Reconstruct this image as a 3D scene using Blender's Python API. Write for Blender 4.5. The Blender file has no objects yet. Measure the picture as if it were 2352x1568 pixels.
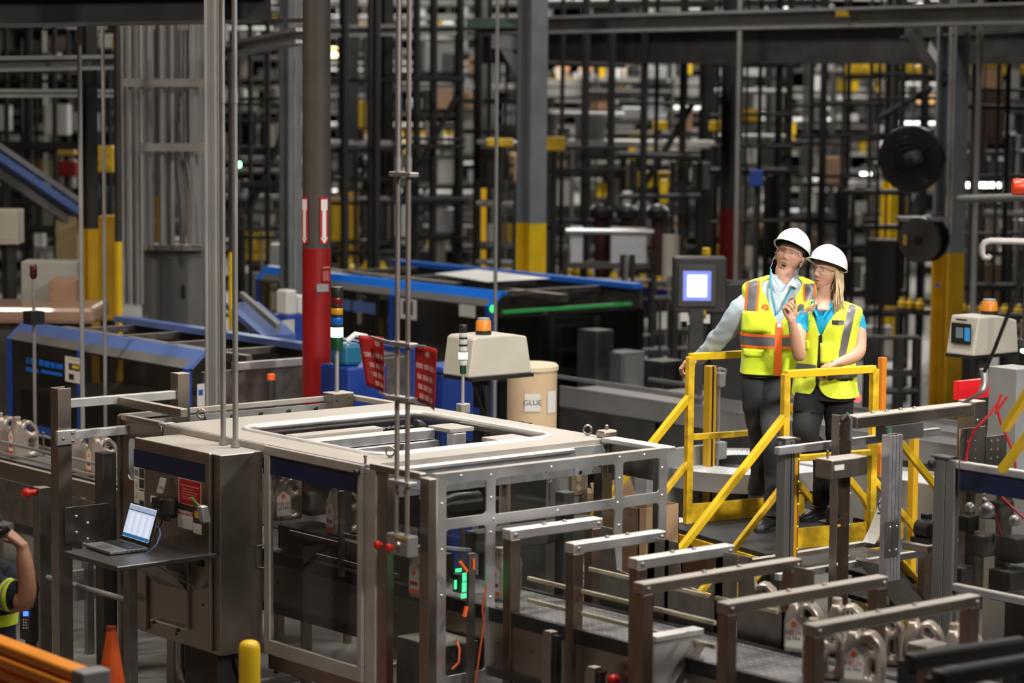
import bpy, bmesh, math, random
import numpy as np
from mathutils import Vector, Matrix, noise

random.seed(7)
SC = bpy.context.scene
COL = SC.collection

# ------------------------------------------------------------------ camera (axes: X, Y follow the machine lines, Z up)
F_PX = 5978.2
PITCH, YAW, ROLL = (math.radians(a) for a in (5.878, 39.678, 0.483))
CAM = Vector((0.0, 0.0, 3.85))
FW = Vector((math.sin(YAW) * math.cos(PITCH), math.cos(YAW) * math.cos(PITCH), -math.sin(PITCH)))
_r = Vector((math.cos(YAW), -math.sin(YAW), 0)); _u = _r.cross(FW)
RT = _r * math.cos(ROLL) + _u * math.sin(ROLL)
UP = -_r * math.sin(ROLL) + _u * math.cos(ROLL)
cam_d = bpy.data.cameras.new('camera'); cam = bpy.data.objects.new('camera', cam_d); COL.objects.link(cam)
cam.matrix_world = Matrix((RT, UP, -FW)).transposed().to_4x4(); cam.location = CAM
cam_d.sensor_width = 36.0; cam_d.lens = F_PX * 36.0 / 2352.0
cam_d.clip_start = 0.2; cam_d.clip_end = 300
cam_d.dof.use_dof = True; cam_d.dof.focus_distance = 16.1; cam_d.dof.aperture_fstop = 1.55
SC.camera = cam

# ------------------------------------------------------------------ world, lamps, exposure
w = bpy.data.worlds.new('hall'); SC.world = w; w.use_nodes = True
w.node_tree.nodes['Background'].inputs[0].default_value = (0.62, 0.66, 0.74, 1)
w.node_tree.nodes['Background'].inputs[1].default_value = 0.012
SC.view_settings.view_transform = 'Standard'; SC.view_settings.look = 'None'
SC.view_settings.gamma = 1.0; SC.view_settings.use_curve_mapping = False
SC.view_settings.exposure = 0.0

def lamp(name, loc, target, power, size, col=(1.0, 0.95, 0.88), spread=180):
    d = bpy.data.lights.new(name, 'AREA'); d.energy = power; d.shape = 'DISK'; d.size = size; d.color = col
    d.spread = math.radians(spread)
    o = bpy.data.objects.new(name, d); COL.objects.link(o); o.location = loc
    o.rotation_euler = (Vector(target) - Vector(loc)).to_track_quat('-Z', 'Y').to_euler()
    return o
# high bay lamps, a key spot, and unseen fills added for effect
lamp('bay_and_fill_lamp', (6.0, -2.5, 8.5), (11.75, 11.2, 1.95), 78, 1.4, spread=34)  # unseen key spot aimed at the two people
lamp('bay_and_fill_lamp', (15.5, 3.5, 7.8), (10.2, 11.0, 1.0), 240, 1.2, spread=120)  # added out of view for the sheen on the front panel
lamp('bay_and_fill_lamp', (9.8, 12.2, 8.6), (9.6, 12.2, 1.0), 125, 1.2, spread=110)
lamp('bay_and_fill_lamp', (12.0, 10.2, 8.8), (12.0, 10.6, 1.0), 120, 1.0, spread=90)
lamp('bay_and_fill_lamp', (16.5, 12.5, 8.5), (15.6, 13.5, 0.0), 130, 1.0)
lamp('bay_and_fill_lamp', (11.5, 18.6, 8.5), (11.5, 18.5, 0.0), 105, 1.0)
lamp('bay_and_fill_lamp', (17.5, 20.0, 8.5), (17.5, 19.5, 0.0), 330, 1.2)
lamp('bay_and_fill_lamp', (25.0, 18.0, 8.5), (25.0, 18.0, 0.0), 200, 1.2)
lamp('bay_and_fill_lamp', (24.0, 26.0, 8.2), (24.5, 26.5, 0.0), 620, 1.5)
lamp('bay_and_fill_lamp', (6.3, 9.2, 7.6), (6.5, 11.0, 0.8), 75, 0.8, spread=110)  # added out of view to brighten the bottom left foreground
lamp('bay_and_fill_lamp', (32.0, 27.0, 8.5), (32.0, 27.0, 0.0), 1100, 1.5)
lamp('bay_and_fill_lamp', (28.0, 40.0, 8.5), (28.0, 40.0, 0.0), 1600, 1.5)
lamp('bay_and_fill_lamp', (4.6, 19.0, 7.5), (1.5, 20.5, 2.0), 170, 1.2, (1.0, 0.80, 0.60))  # warm wash added to light the unseen brown wall for reflections
lamp('bay_and_fill_lamp', (5.2, 15.5, 7.2), (10.5, 17.2, 1.0), 95, 1.0, (1.0, 0.86, 0.70), spread=100)  # fill added to lift the dark front of the left blue machine
lamp('bay_and_fill_lamp', (42.0, 34.0, 8.5), (42.0, 34.0, 0.0), 1800, 1.5)

# ------------------------------------------------------------------ projection helpers (pixels of the 2352 x 1568 frame)
def ray(x, y): return RT * ((x - 1176) / F_PX) - UP * ((y - 784) / F_PX) + FW
def Pd(x, y, d): return CAM + ray(x, y) * d
def Px(x, y, X): v = ray(x, y); return CAM + v * ((X - CAM.x) / v.x)
def Py(x, y, Y): v = ray(x, y); return CAM + v * ((Y - CAM.y) / v.y)
def Pz(x, y, Z): v = ray(x, y); return CAM + v * ((Z - CAM.z) / v.z)
PXM = lambda d: F_PX / d                       # pixels per metre at depth d
CR = Vector((math.cos(YAW), -math.sin(YAW), 0))       # to the right of the picture
CF = Vector((-math.sin(YAW), -math.cos(YAW), 0))      # towards the camera
UZ = Vector((0, 0, 1))

# ------------------------------------------------------------------ materials
MATS = {}
def mat(name, col, rough=0.5, metal=0.0, noise_amt=0.0, noise_scale=8.0, bump=0.0, bump_scale=40.0, emit=None, estr=0.0,
        coat=0.0, spec=0.5, dust=None, stretch=None, sss=0.0, trans=0.0, sheen=0.0, alpha=1.0):
    if name in MATS: return MATS[name]
    m = bpy.data.materials.new(name); m.use_nodes = True; nt = m.node_tree; N = nt.nodes; L = nt.links
    b = N['Principled BSDF']
    b.inputs['Base Color'].default_value = (*col, 1); b.inputs['Roughness'].default_value = rough
    b.inputs['Metallic'].default_value = metal; b.inputs['Specular IOR Level'].default_value = spec
    b.inputs['Coat Weight'].default_value = coat
    if sss: b.inputs['Subsurface Weight'].default_value = sss; b.inputs['Subsurface Radius'].default_value = (0.012, 0.004, 0.002)
    if trans: b.inputs['Transmission Weight'].default_value = trans
    if sheen: b.inputs['Sheen Weight'].default_value = sheen
    if emit: b.inputs['Emission Color'].default_value = (*emit, 1); b.inputs['Emission Strength'].default_value = estr
    tc = None
    if noise_amt or bump or dust:
        tc = N.new('ShaderNodeTexCoord'); mp = N.new('ShaderNodeMapping'); L.new(tc.outputs['Object'], mp.inputs[0])
        if stretch: mp.inputs['Scale'].default_value = stretch
    if noise_amt:
        nz = N.new('ShaderNodeTexNoise'); nz.inputs['Scale'].default_value = noise_scale; nz.inputs['Detail'].default_value = 5
        L.new(mp.outputs[0], nz.inputs['Vector'])
        rp = N.new('ShaderNodeValToRGB'); L.new(nz.outputs['Fac'], rp.inputs[0])
        rp.color_ramp.elements[0].position = 0.3; rp.color_ramp.elements[1].position = 0.7
        rp.color_ramp.elements[0].color = (*[c * (1 - noise_amt) for c in col], 1)
        rp.color_ramp.elements[1].color = (*[min(1, c * (1 + noise_amt)) for c in col], 1)
        L.new(rp.outputs[0], b.inputs['Base Color'])
        mr = N.new('ShaderNodeMapRange'); L.new(nz.outputs['Fac'], mr.inputs[0])
        mr.inputs[3].default_value = max(0.05, rough - 0.12); mr.inputs[4].default_value = min(1, rough + 0.12)
        L.new(mr.outputs[0], b.inputs['Roughness'])
    if bump:
        n2 = N.new('ShaderNodeTexNoise'); n2.inputs['Scale'].default_value = bump_scale; n2.inputs['Detail'].default_value = 3
        L.new(mp.outputs[0], n2.inputs['Vector'])
        bp = N.new('ShaderNodeBump'); bp.inputs['Strength'].default_value = bump; bp.inputs['Distance'].default_value = 0.01
        L.new(n2.outputs['Fac'], bp.inputs['Height']); L.new(bp.outputs[0], b.inputs['Normal'])
    if dust:                                   # settled dust on faces that look up
        out = N['Material Output']; mx = N.new('ShaderNodeMixShader'); df = N.new('ShaderNodeBsdfDiffuse')
        df.inputs[0].default_value = (*dust, 1)
        g = N.new('ShaderNodeNewGeometry'); sx = N.new('ShaderNodeSeparateXYZ'); L.new(g.outputs['True Normal'], sx.inputs[0])
        r2 = N.new('ShaderNodeMapRange'); r2.inputs[1].default_value = 0.35; r2.inputs[2].default_value = 0.9
        r2.inputs[4].default_value = 0.85; L.new(sx.outputs[2], r2.inputs[0])
        L.new(r2.outputs[0], mx.inputs[0]); L.new(b.outputs[0], mx.inputs[1]); L.new(df.outputs[0], mx.inputs[2])
        L.new(mx.outputs[0], out.inputs[0])
    MATS[name] = m
    return m

def clear_pane(name, tint=(0.93, 0.945, 0.94), refl=0.03, rough=0.04):
    if name in MATS: return MATS[name]
    m = bpy.data.materials.new(name); m.use_nodes = True; N = m.node_tree.nodes; L = m.node_tree.links
    N.remove(N['Principled BSDF'])
    t = N.new('ShaderNodeBsdfTransparent'); t.inputs[0].default_value = (*tint, 1)
    g = N.new('ShaderNodeBsdfGlossy'); g.inputs['Roughness'].default_value = rough
    lw = N.new('ShaderNodeLayerWeight'); lw.inputs[0].default_value = 0.5
    pw = N.new('ShaderNodeMath'); pw.operation = 'POWER'; pw.inputs[1].default_value = 4.0; L.new(lw.outputs['Facing'], pw.inputs[0])
    ad = N.new('ShaderNodeMath'); ad.operation = 'MULTIPLY_ADD'; ad.inputs[1].default_value = 0.7; ad.inputs[2].default_value = refl; L.new(pw.outputs[0], ad.inputs[0])
    mx = N.new('ShaderNodeMixShader'); L.new(ad.outputs[0], mx.inputs[0]); L.new(t.outputs[0], mx.inputs[1]); L.new(g.outputs[0], mx.inputs[2])
    L.new(mx.outputs[0], N['Material Output'].inputs[0])
    MATS[name] = m
    return m

DUST = (0.44, 0.41, 0.375)
STEEL = mat('stainless', (0.35, 0.305, 0.27), 0.38, 1.0, 0.07, 3, 0.02, 90, dust=DUST)
STEELB = mat('stainless_bright', (0.78, 0.78, 0.79), 0.42, 1.0, 0.06, 4, 0.02, 90, dust=(0.55, 0.53, 0.5))
STEELD = mat('stainless_dark', (0.30, 0.28, 0.265), 0.40, 1.0, 0.2, 9, 0.05, 60, dust=(0.33, 0.30, 0.275))
LEGS = mat('leg_steel', (0.25, 0.185, 0.15), 0.40, 1.0, 0.10, 4, 0.02, 60, dust=(0.33, 0.30, 0.275))
ALU = mat('aluminium', (0.66, 0.67, 0.72), 0.38, 0.9, 0.05, 20, dust=(0.54, 0.53, 0.5))
GALV = mat('galvanised', (0.46, 0.45, 0.445), 0.45, 0.8, 0.10, 3)
GALVD = mat('galvanised_dull', (0.27, 0.265, 0.26), 0.6, 0.3, 0.12, 3)
PLATE = mat('dusty_plate', (0.42, 0.385, 0.345), 0.6, 0.4, 0.10, 5, dust=(0.42, 0.39, 0.355))
YEL = mat('yellow_paint', (0.80, 0.52, 0.012), 0.42, 0, 0.10, 6, 0.06, 30)
YELW = mat('yellow_worn', (0.74, 0.46, 0.015), 0.5, 0, 0.28, 18, 0.1, 40)
YELD = mat('amber_paint', (0.60, 0.34, 0.012), 0.5, 0, 0.12, 4)
ORG = mat('orange_paint', (0.93, 0.31, 0.012), 0.42, 0, 0.06, 5)
ORGC = mat('cone_orange', (0.72, 0.10, 0.012), 0.55, 0, 0.2, 6)
NAVY = mat('navy_band', (0.006, 0.012, 0.05), 0.35)
BLUE = mat('machine_blue', (0.022, 0.07, 0.36), 0.38, 0, 0.06, 5)
BLUEL = mat('machine_blue_faded', (0.10, 0.165, 0.42), 0.42, 0, 0.08, 5)
BLUEB = mat('bright_blue', (0.012, 0.16, 0.72), 0.35)
BINB = mat('bin_blue', (0.01, 0.04, 0.25), 0.4)
BLK = mat('black_plastic', (0.012, 0.012, 0.013), 0.4)
RUB = mat('black_rubber', (0.016, 0.016, 0.017), 0.75, 0, 0.3, 30)
DKS = mat('dark_steel', (0.045, 0.044, 0.043), 0.55, 0.3, 0.2, 5)
DKM = mat('dark_machine', (0.075, 0.073, 0.071), 0.5, 0.4, 0.25, 4)
GRYM = mat('grey_machine', (0.26, 0.265, 0.27), 0.5, 0.1, 0.12, 4)
GRYP = mat('grey_column_paint', (0.20, 0.215, 0.235), 0.5, 0, 0.10, 5)
BRNC = mat('brown_column', (0.055, 0.045, 0.038), 0.55, 0, 0.12, 5)
GRNB = mat('green_steel', (0.17, 0.27, 0.22), 0.5, 0, 0.1, 5)
BEIGE = mat('beige_enclosure', (0.50, 0.47, 0.40), 0.55, 0, 0.06, 5)
RED = mat('red_paint', (0.24, 0.004, 0.006), 0.4, 0, 0.1, 5)
REDS = mat('red_sign', (0.40, 0.01, 0.012), 0.5)
REDB = mat('red_button', (0.62, 0.02, 0.012), 0.35)
WHT = mat('white_plastic', (0.72, 0.72, 0.71), 0.45)
PAPER = mat('paper', (0.62, 0.61, 0.58), 0.7)
INK = mat('ink', (0.03, 0.03, 0.03), 0.6)
CARD = mat('cardboard', (0.34, 0.21, 0.125), 0.8, 0, 0.1, 8)
DRUM = mat('fibre_drum', (0.55, 0.40, 0.25), 0.7, 0, 0.08, 5)
JUG = mat('champagne_jug', (0.47, 0.41, 0.355), 0.34, 0.55, 0.05, 10)
BELT = mat('belt_grey', (0.17, 0.16, 0.165), 0.5, 0.2, 0.1, 20)
GLASS = clear_pane('guard_pane')
GLASSD = clear_pane('tinted_pane', (0.80, 0.79, 0.775), 0.05, 0.08)
SMOKE = clear_pane('smoked_hood', (0.55, 0.53, 0.50), 0.10, 0.22)
SKIN = mat('skin_light', (0.56, 0.31, 0.225), 0.5, 0, 0.06, 40, sss=0.12)
SKIN2 = mat('skin_warm', (0.58, 0.325, 0.235), 0.48, 0, 0.05, 40, sss=0.12)
SKIN3 = mat('skin_tan', (0.40, 0.19, 0.12), 0.5, 0, 0.08, 40, sss=0.1)
HIVIS = mat('hi_vis_yellow', (0.70, 0.86, 0.022), 0.75, 0, 0.05, 12, 0.25, 26, sheen=0.2)
HIVIS2 = mat('hi_vis_lemon', (0.74, 0.87, 0.04), 0.75, 0, 0.05, 12, 0.25, 26, sheen=0.2)
REFL = mat('reflective_tape', (0.15, 0.15, 0.16), 0.4, 0.3, 0.05, 30)
HVOR = mat('hi_vis_orange', (0.95, 0.14, 0.012), 0.7)
SHIRT = mat('pale_blue_shirt', (0.44, 0.53, 0.60), 0.8, 0, 0.04, 20, 0.3, 18)
TEAL = mat('teal_polo', (0.0, 0.32, 0.55), 0.8, 0, 0.05, 20, 0.2, 20)
TROU = mat('charcoal_trousers', (0.040, 0.043, 0.052), 0.8, 0, 0.15, 14, 0.3, 14)
BLKP = mat('black_trousers', (0.010, 0.011, 0.014), 0.85, 0, 0.1, 14)
NAVYC = mat('navy_workshirt', (0.010, 0.013, 0.028), 0.85, 0, 0.2, 14, 0.2, 20)
HAT = mat('white_helmet', (0.80, 0.80, 0.79), 0.28, coat=0.4)
HAIRB = mat('blond_hair', (0.46, 0.34, 0.19), 0.45, 0, 0.3, 60, stretch=(6, 6, 0.6))
HAIRD = mat('grey_brown_hair', (0.13, 0.10, 0.075), 0.6, 0, 0.3, 60)
CONC = mat('concrete', (0.15, 0.145, 0.135), 0.55, 0, 0.30, 1.3, 0.08, 14)
def glow(name, col, s): return mat(name, tuple(c * 0.8 for c in col), 0.4, emit=col, estr=s)
G_GREEN = glow('lit_green', (0.25, 1.0, 0.42), 9)
G_WHITE = glow('lit_tube', (1.0, 0.97, 0.92), 14)
G_PALE = glow('lit_pale', (1.0, 0.97, 0.92), 1.6)
G_WARM = glow('lit_warm', (1.0, 0.72, 0.38), 7)
G_SCR = glow('lit_screen', (0.55, 0.64, 0.80), 0.75)
G_HMI = glow('lit_hmi', (0.80, 0.82, 1.0), 2.2)
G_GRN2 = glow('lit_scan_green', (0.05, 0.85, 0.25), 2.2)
G_REDL = glow('lit_red', (1.0, 0.02, 0.02), 8)

# ------------------------------------------------------------------ mesh building
def V(*a): return Vector(a)
class MB:
    def __init__(s): s.v = []; s.f = []
    def add(s, vs, fs):
        n = len(s.v); s.v += [tuple(p) for p in vs]; s.f += [tuple(i + n for i in f) for f in fs]; return s
    def box(s, x0, x1, y0, y1, z0, z1):
        return s.add([(x0, y0, z0), (x1, y0, z0), (x1, y1, z0), (x0, y1, z0), (x0, y0, z1), (x1, y0, z1), (x1, y1, z1), (x0, y1, z1)],
                     [(0, 3, 2, 1), (4, 5, 6, 7), (0, 1, 5, 4), (1, 2, 6, 5), (2, 3, 7, 6), (3, 0, 4, 7)])
    def cbox(s, c, sx, sy, sz): return s.box(c[0] - sx / 2, c[0] + sx / 2, c[1] - sy / 2, c[1] + sy / 2, c[2] - sz / 2, c[2] + sz / 2)
    def obox(s, c, ux, uy, uz, sx, sy, sz):
        c = Vector(c); ux = Vector(ux) * sx / 2; uy = Vector(uy) * sy / 2; uz = Vector(uz) * sz / 2
        vs = [c + ux * i + uy * j + uz * k for k in (-1, 1) for i, j in ((-1, -1), (1, -1), (1, 1), (-1, 1))]
        return s.add(vs, [(0, 3, 2, 1), (4, 5, 6, 7), (0, 1, 5, 4), (1, 2, 6, 5), (2, 3, 7, 6), (3, 0, 4, 7)])
    def bar(s, p0, p1, w, h, up=UZ):
        p0 = Vector(p0); p1 = Vector(p1); d = p1 - p0; L = d.length; d = d / L
        if abs(d.dot(up)) > 0.99: up = Vector((1, 0, 0))
        sd = d.cross(up).normalized(); u = sd.cross(d)
        return s.obox((p0 + p1) / 2, d, sd, u, L, w, h)
    def cyl(s, p0, p1, r, r1=None, n=14, caps=True):
        p0 = Vector(p0); p1 = Vector(p1); r1 = r if r1 is None else r1
        d = (p1 - p0).normalized(); a = d.orthogonal().normalized(); b = d.cross(a)
        vs = []
        for p, q in ((p0, r), (p1, r1)):
            vs += [p + (a * math.cos(t) + b * math.sin(t)) * q for t in (2 * math.pi * i / n for i in range(n))]
        fs = [(i, (i + 1) % n, n + (i + 1) % n, n + i) for i in range(n)]
        if caps: fs += [tuple(range(n - 1, -1, -1)), tuple(range(n, 2 * n))]
        return s.add(vs, fs)
    def tube(s, pts, r, n=8, closed=False):
        pts = [Vector(p) for p in pts]; m = len(pts); vs = []
        rr = r if isinstance(r, (list, tuple)) else [r] * m
        t0 = (pts[1] - pts[0]).normalized(); a = t0.orthogonal().normalized()
        for i, p in enumerate(pts):
            t = (pts[min(i + 1, m - 1)] - pts[max(i - 1, 0)])
            if closed: t = pts[(i + 1) % m] - pts[i - 1]
            t.normalize(); a = (a - t * a.dot(t)).normalized(); b = t.cross(a)
            vs += [p + (a * math.cos(2 * math.pi * k / n) + b * math.sin(2 * math.pi * k / n)) * rr[i] for k in range(n)]
        fs = []
        for i in range(m if closed else m - 1):
            j = (i + 1) % m
            fs += [(i * n + k, i * n + (k + 1) % n, j * n + (k + 1) % n, j * n + k) for k in range(n)]
        if not closed: fs += [tuple(range(n - 1, -1, -1)), tuple(range((m - 1) * n, m * n))]
        return s.add(vs, fs)
    def sph(s, c, rx, ry=None, rz=None, n=14, m=9, R=None):
        ry = rx if ry is None else ry; rz = rx if rz is None else rz; c = Vector(c)
        vs = []; fs = []
        for i in range(m + 1):
            th = math.pi * i / m
            for k in range(n):
                ph = 2 * math.pi * k / n
                p = Vector((rx * math.sin(th) * math.cos(ph), ry * math.sin(th) * math.sin(ph), rz * math.cos(th)))
                vs.append(c + (R @ p if R else p))
        for i in range(m): fs += [(i * n + k, (i + 1) * n + k, (i + 1) * n + (k + 1) % n, i * n + (k + 1) % n) for k in range(n)]
        return s.add(vs, fs)
    def lathe(s, c, prof, n=24, ax=None):
        c = Vector(c); ax = UZ if ax is None else Vector(ax).normalized(); a = ax.orthogonal().normalized(); b = ax.cross(a)
        if ax == UZ: a, b = Vector((1, 0, 0)), Vector((0, 1, 0))
        vs = []; m = len(prof)
        for r, z in prof: vs += [c + ax * z + (a * math.cos(2 * math.pi * k / n) + b * math.sin(2 * math.pi * k / n)) * max(r, 1e-5) for k in range(n)]
        fs = []
        for i in range(m - 1): fs += [(i * n + k, i * n + (k + 1) % n, (i + 1) * n + (k + 1) % n, (i + 1) * n + k) for k in range(n)]
        fs += [tuple(range(n - 1, -1, -1)), tuple(range((m - 1) * n, m * n))]
        return s.add(vs, fs)
    def prism(s, poly, o, ux, uy, un, d):
        o = Vector(o); ux = Vector(ux); uy = Vector(uy); un = Vector(un); n = len(poly)
        vs = [o + ux * x + uy * y for x, y in poly] + [o + ux * x + uy * y + un * d for x, y in poly]
        fs = [tuple(range(n - 1, -1, -1)), tuple(range(n, 2 * n))] + [(i, (i + 1) % n, n + (i + 1) % n, n + i) for i in range(n)]
        return s.add(vs, fs)
    def grid(s, fn, nu, nv, cu=False):
        vs = [fn(i / (nu if cu else nu - 1), j / (nv - 1)) for j in range(nv) for i in range(nu)]
        fs = [(j * nu + i, j * nu + (i + 1) % nu, (j + 1) * nu + (i + 1) % nu, (j + 1) * nu + i) for j in range(nv - 1) for i in range(nu if cu else nu - 1)]
        return s.add(vs, fs)
    def mesh(s, name):
        me = bpy.data.meshes.new(name); me.from_pydata([tuple(p) for p in s.v], [], s.f); me.update()
        bm = bmesh.new(); bm.from_mesh(me); bmesh.ops.recalc_face_normals(bm, faces=bm.faces); bm.to_mesh(me); bm.free()
        return me
    def build(s, name, m, parent=None, smooth=None, bevel=0.0, seg=2, local=False):
        return link(name, s.mesh(name), m, parent, smooth, bevel, seg, local)

def link(name, me, m, parent=None, smooth=None, bevel=0.0, seg=2, local=False):
    me.materials.clear()
    for q in (m if isinstance(m, (list, tuple)) else [m]): me.materials.append(q)
    if smooth is not None:
        me.polygons.foreach_set('use_smooth', [True] * len(me.polygons))
        if smooth < 179: me.set_sharp_from_angle(angle=math.radians(smooth))
    o = bpy.data.objects.new(name, me); COL.objects.link(o)
    if bevel:
        md = o.modifiers.new('bevel', 'BEVEL'); md.width = bevel; md.segments = seg; md.limit_method = 'ANGLE'; md.angle_limit = math.radians(40)
    if parent is not None:
        o.parent = parent
        if not local: o.matrix_parent_inverse = wm(parent).inverted()
    return o
def wm(o):
    M = Matrix.LocRotScale(o.location, o.rotation_euler, o.scale)
    return (wm(o.parent) @ o.matrix_parent_inverse @ M) if o.parent else M

def tag(o, label, cat, group=None, kind=None):
    o['label'] = label; o['category'] = cat
    if group: o['group'] = group
    if kind: o['kind'] = kind
    return o
def thing(name, label, cat, loc=(0, 0, 0), group=None):
    o = bpy.data.objects.new(name, None); COL.objects.link(o); o.location = loc; o.empty_display_size = 0.1
    return tag(o, label, cat, group)
def struct(o, label=None):
    o['kind'] = 'structure'
    if label: o['label'] = label
    return o
def dup(root, loc, rotz=0.0, label=None, group=None, scale=None):
    r = root.copy(); COL.objects.link(r); r.location = loc; r.rotation_euler = (0, 0, rotz)
    if scale: r.scale = (scale,) * 3
    if label: r['label'] = label
    if group: r['group'] = group
    for ch in list(root.children):
        c = ch.copy(); COL.objects.link(c); c.parent = r
        for g in list(ch.children):
            d = g.copy(); COL.objects.link(d); d.parent = c
    return r

def rrect(x0, y0, x1, y1, r, n=5):
    pts = []
    for cx, cy, a in ((x1 - r, y1 - r, 0), (x0 + r, y1 - r, 90), (x0 + r, y0 + r, 180), (x1 - r, y0 + r, 270)):
        pts += [(cx + r * math.cos(math.radians(a + 90 * i / n)), cy + r * math.sin(math.radians(a + 90 * i / n))) for i in range(n + 1)]
    return pts
def circ(x, y, r, n=16): return [(x + r * math.cos(2 * math.pi * i / n), y + r * math.sin(2 * math.pi * i / n)) for i in range(n)]
def plate_mesh(loops, thick, bev=0.0, res=2):
    cu = bpy.data.curves.new('plate', 'CURVE'); cu.dimensions = '2D'; cu.fill_mode = 'BOTH'; cu.extrude = max(thick / 2 - bev, 1e-4)
    cu.bevel_depth = bev; cu.bevel_resolution = res
    if bev: cu.offset = -bev
    for lp in loops:
        sp = cu.splines.new('POLY'); sp.points.add(len(lp) - 1); sp.use_cyclic_u = True
        for i, (x, y) in enumerate(lp): sp.points[i].co = (x, y, 0, 1)
    o = bpy.data.objects.new('plate', cu); me = bpy.data.meshes.new_from_object(o)
    bpy.data.objects.remove(o); bpy.data.curves.remove(cu)
    return me
def plate(name, loops, thick, o, ux, uy, m, parent=None, bev=0.0, smooth=None, **k):
    me = plate_mesh(loops, thick, bev); ux = Vector(ux); uy = Vector(uy); un = ux.cross(uy)
    M = Matrix((ux, uy, un)).transposed().to_4x4(); M.translation = Vector(o); me.transform(M)
    return link(name, me, m, parent, smooth, **k)
FONT = None
def text_mesh(txt, size, thick=0.001, align='CENTER'):
    cu = bpy.data.curves.new('txt', 'FONT'); cu.body = txt; cu.size = size; cu.extrude = thick / 2; cu.align_x = align; cu.align_y = 'CENTER'
    cu.resolution_u = 3
    o = bpy.data.objects.new('txt', cu); me = bpy.data.meshes.new_from_object(o); bpy.data.objects.remove(o); bpy.data.curves.remove(cu)
    return me
def text(name, txt, size, o, ux, uy, m, parent=None, xs=1.0, align='CENTER', thick=0.001, local=False):
    me = text_mesh(txt, size, thick, align); ux = Vector(ux); uy = Vector(uy); un = ux.cross(uy)
    M = Matrix((ux * xs, uy, un)).transposed().to_4x4(); M.translation = Vector(o); me.transform(M)
    return link(name, me, m, parent, local=local)
EX, EY, EZ = V(1, 0, 0), V(0, 1, 0), V(0, 0, 1)
# reading direction on a face that looks to -X is -Y; on a face that looks to -Y it is +X
def bolts(pts, n, r, m, parent, name='bolt', h=0.004):
    for p in pts:
        p = Vector(p); b = MB().lathe(p, [(r, 0), (r, h * 0.5), (r * 0.6, h), (0.0001, h)], 8, n)
        b.build(name, m, parent, smooth=50)
# ================================================================== the hall
fl = MB().box(-6, 95, -6, 95, -0.2, 0).build('floor', CONC); struct(fl, 'worn grey concrete factory floor')
BRW = mat('brown_wall', (0.20, 0.105, 0.055), 0.7, 0, 0.35, 0.5)
struct(MB().box(1.5, 1.8, 9, 80, 0, 9).build('reflector_wall_left', BRW), 'unseen brown wall added at left for steel reflections')  # unseen wall added so the steel sides reflect brown
DKW = mat('dark_wall', (0.022, 0.022, 0.023), 0.8, 0, 0.3, 0.4)
struct(MB().box(-6, 95, 80, 80.3, 0, 9).build('wall_back', DKW), 'dark far wall of the factory hall')
struct(MB().box(80, 80.3, -6, 80, 0, 9).build('wall_right', DKW), 'dark far right wall of the factory hall')
struct(MB().box(-6, 95, -6, 95, 9, 9.2).build('ceiling', DKW), 'dark ceiling of the factory hall')

def boxX(name, tl, br, X, m, parent, t=0.003, bevel=0.0):
    a = Px(*tl, X); b = Px(*br, X)
    return MB().box(X - t, X, b.y, a.y, b.z, a.z).build(name, m, parent, bevel=bevel)
def boxY(name, tl, br, Y, m, parent, t=0.003, bevel=0.0):
    a = Py(*tl, Y); b = Py(*br, Y)
    return MB().box(a.x, b.x, Y - t, Y, b.z, a.z).build(name, m, parent, bevel=bevel)

# ================================================================== case packer enclosure
XL, XR, YF, YM, YB, ZT = 8.445, 10.26, 11.42, 13.50, 14.08, 1.70
enc = thing('case_packer', 'large stainless case packer with open framed top and clear guard doors', 'packing machine', (9.35, 12.3, 0))
opening = rrect(8.70, 11.66, 10.04, 13.10, 0.16, 8)
plate('top_plate', [[(XL + .012, YF), (XR, YF), (XR, YM), (XL + .012, YM)], opening], 0.045, (0, 0, ZT - .0225), EX, EY, PLATE, enc, smooth=35)
lip = MB().tube([(x, y, ZT - .012) for x, y in rrect(8.695, 11.655, 10.045, 13.105, 0.165, 8)], 0.028, 10, closed=True).build('opening_lip', STEELB, enc, smooth=60)
# corner posts, rails
for (x, y, n) in ((XL + .05, YM - .03, 'post'), (XR - .04, YM - .03, 'post'), (XR - .04, YF + .04, 'post')):
    MB().box(x - .04, x + .04, y - .04, y + .04, 0, ZT - .045).build(n, STEEL, enc, bevel=.004)
MB().box(XL, XL + .05, 11.345, 11.44, 0, ZT - .02).build('post', PLATE, enc, bevel=.004)
MB().box(XL + .012, XL + .06, 11.252, 11.343, 0, ZT - .03).build('post', STEEL, enc, bevel=.004)
MB().box(XL, XL + .03, 12.40, YM, ZT - .085, ZT - .002).build('top_rail', PLATE, enc, bevel=.01)
MB().box(XL + .01, XL + .05, 11.44, 12.40, .38, .47).build('bottom_rail', STEEL, enc, bevel=.004)
# front fascia of the main body (seen over the front bay)
MB().box(8.62, 10.16, YF - .012, YF, ZT - .20, ZT - .03).build('fascia', ALU, enc, bevel=.003)
MB().box(8.60, 9.93, YF - .04, YF - .012, ZT - .055, ZT - .035).build('fascia_flange', STEELB, enc, bevel=.003)
gus = MB().prism([(0, 0), (.26, 0), (.26, -.03), (.16, -.10), (.12, -.17), (0, -.17)], (9.95, YF - .012, ZT - .03), EX, EZ, -EY, .006).build('gusset', GRYM, enc)
bolts([(9.99, YF - .02, 1.52), (10.12, YF - .02, 1.61), (10.14, YF - .02, 1.55), (8.70, YF - .02, 1.53)], -EY, .012, BLK, enc)
bolts([(8.95 + .13 * i, YF - .014, 1.545 + .02 * (i % 2)) for i in range(8)], -EY, .005, NAVY, enc, 'rivet', .002)
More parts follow.
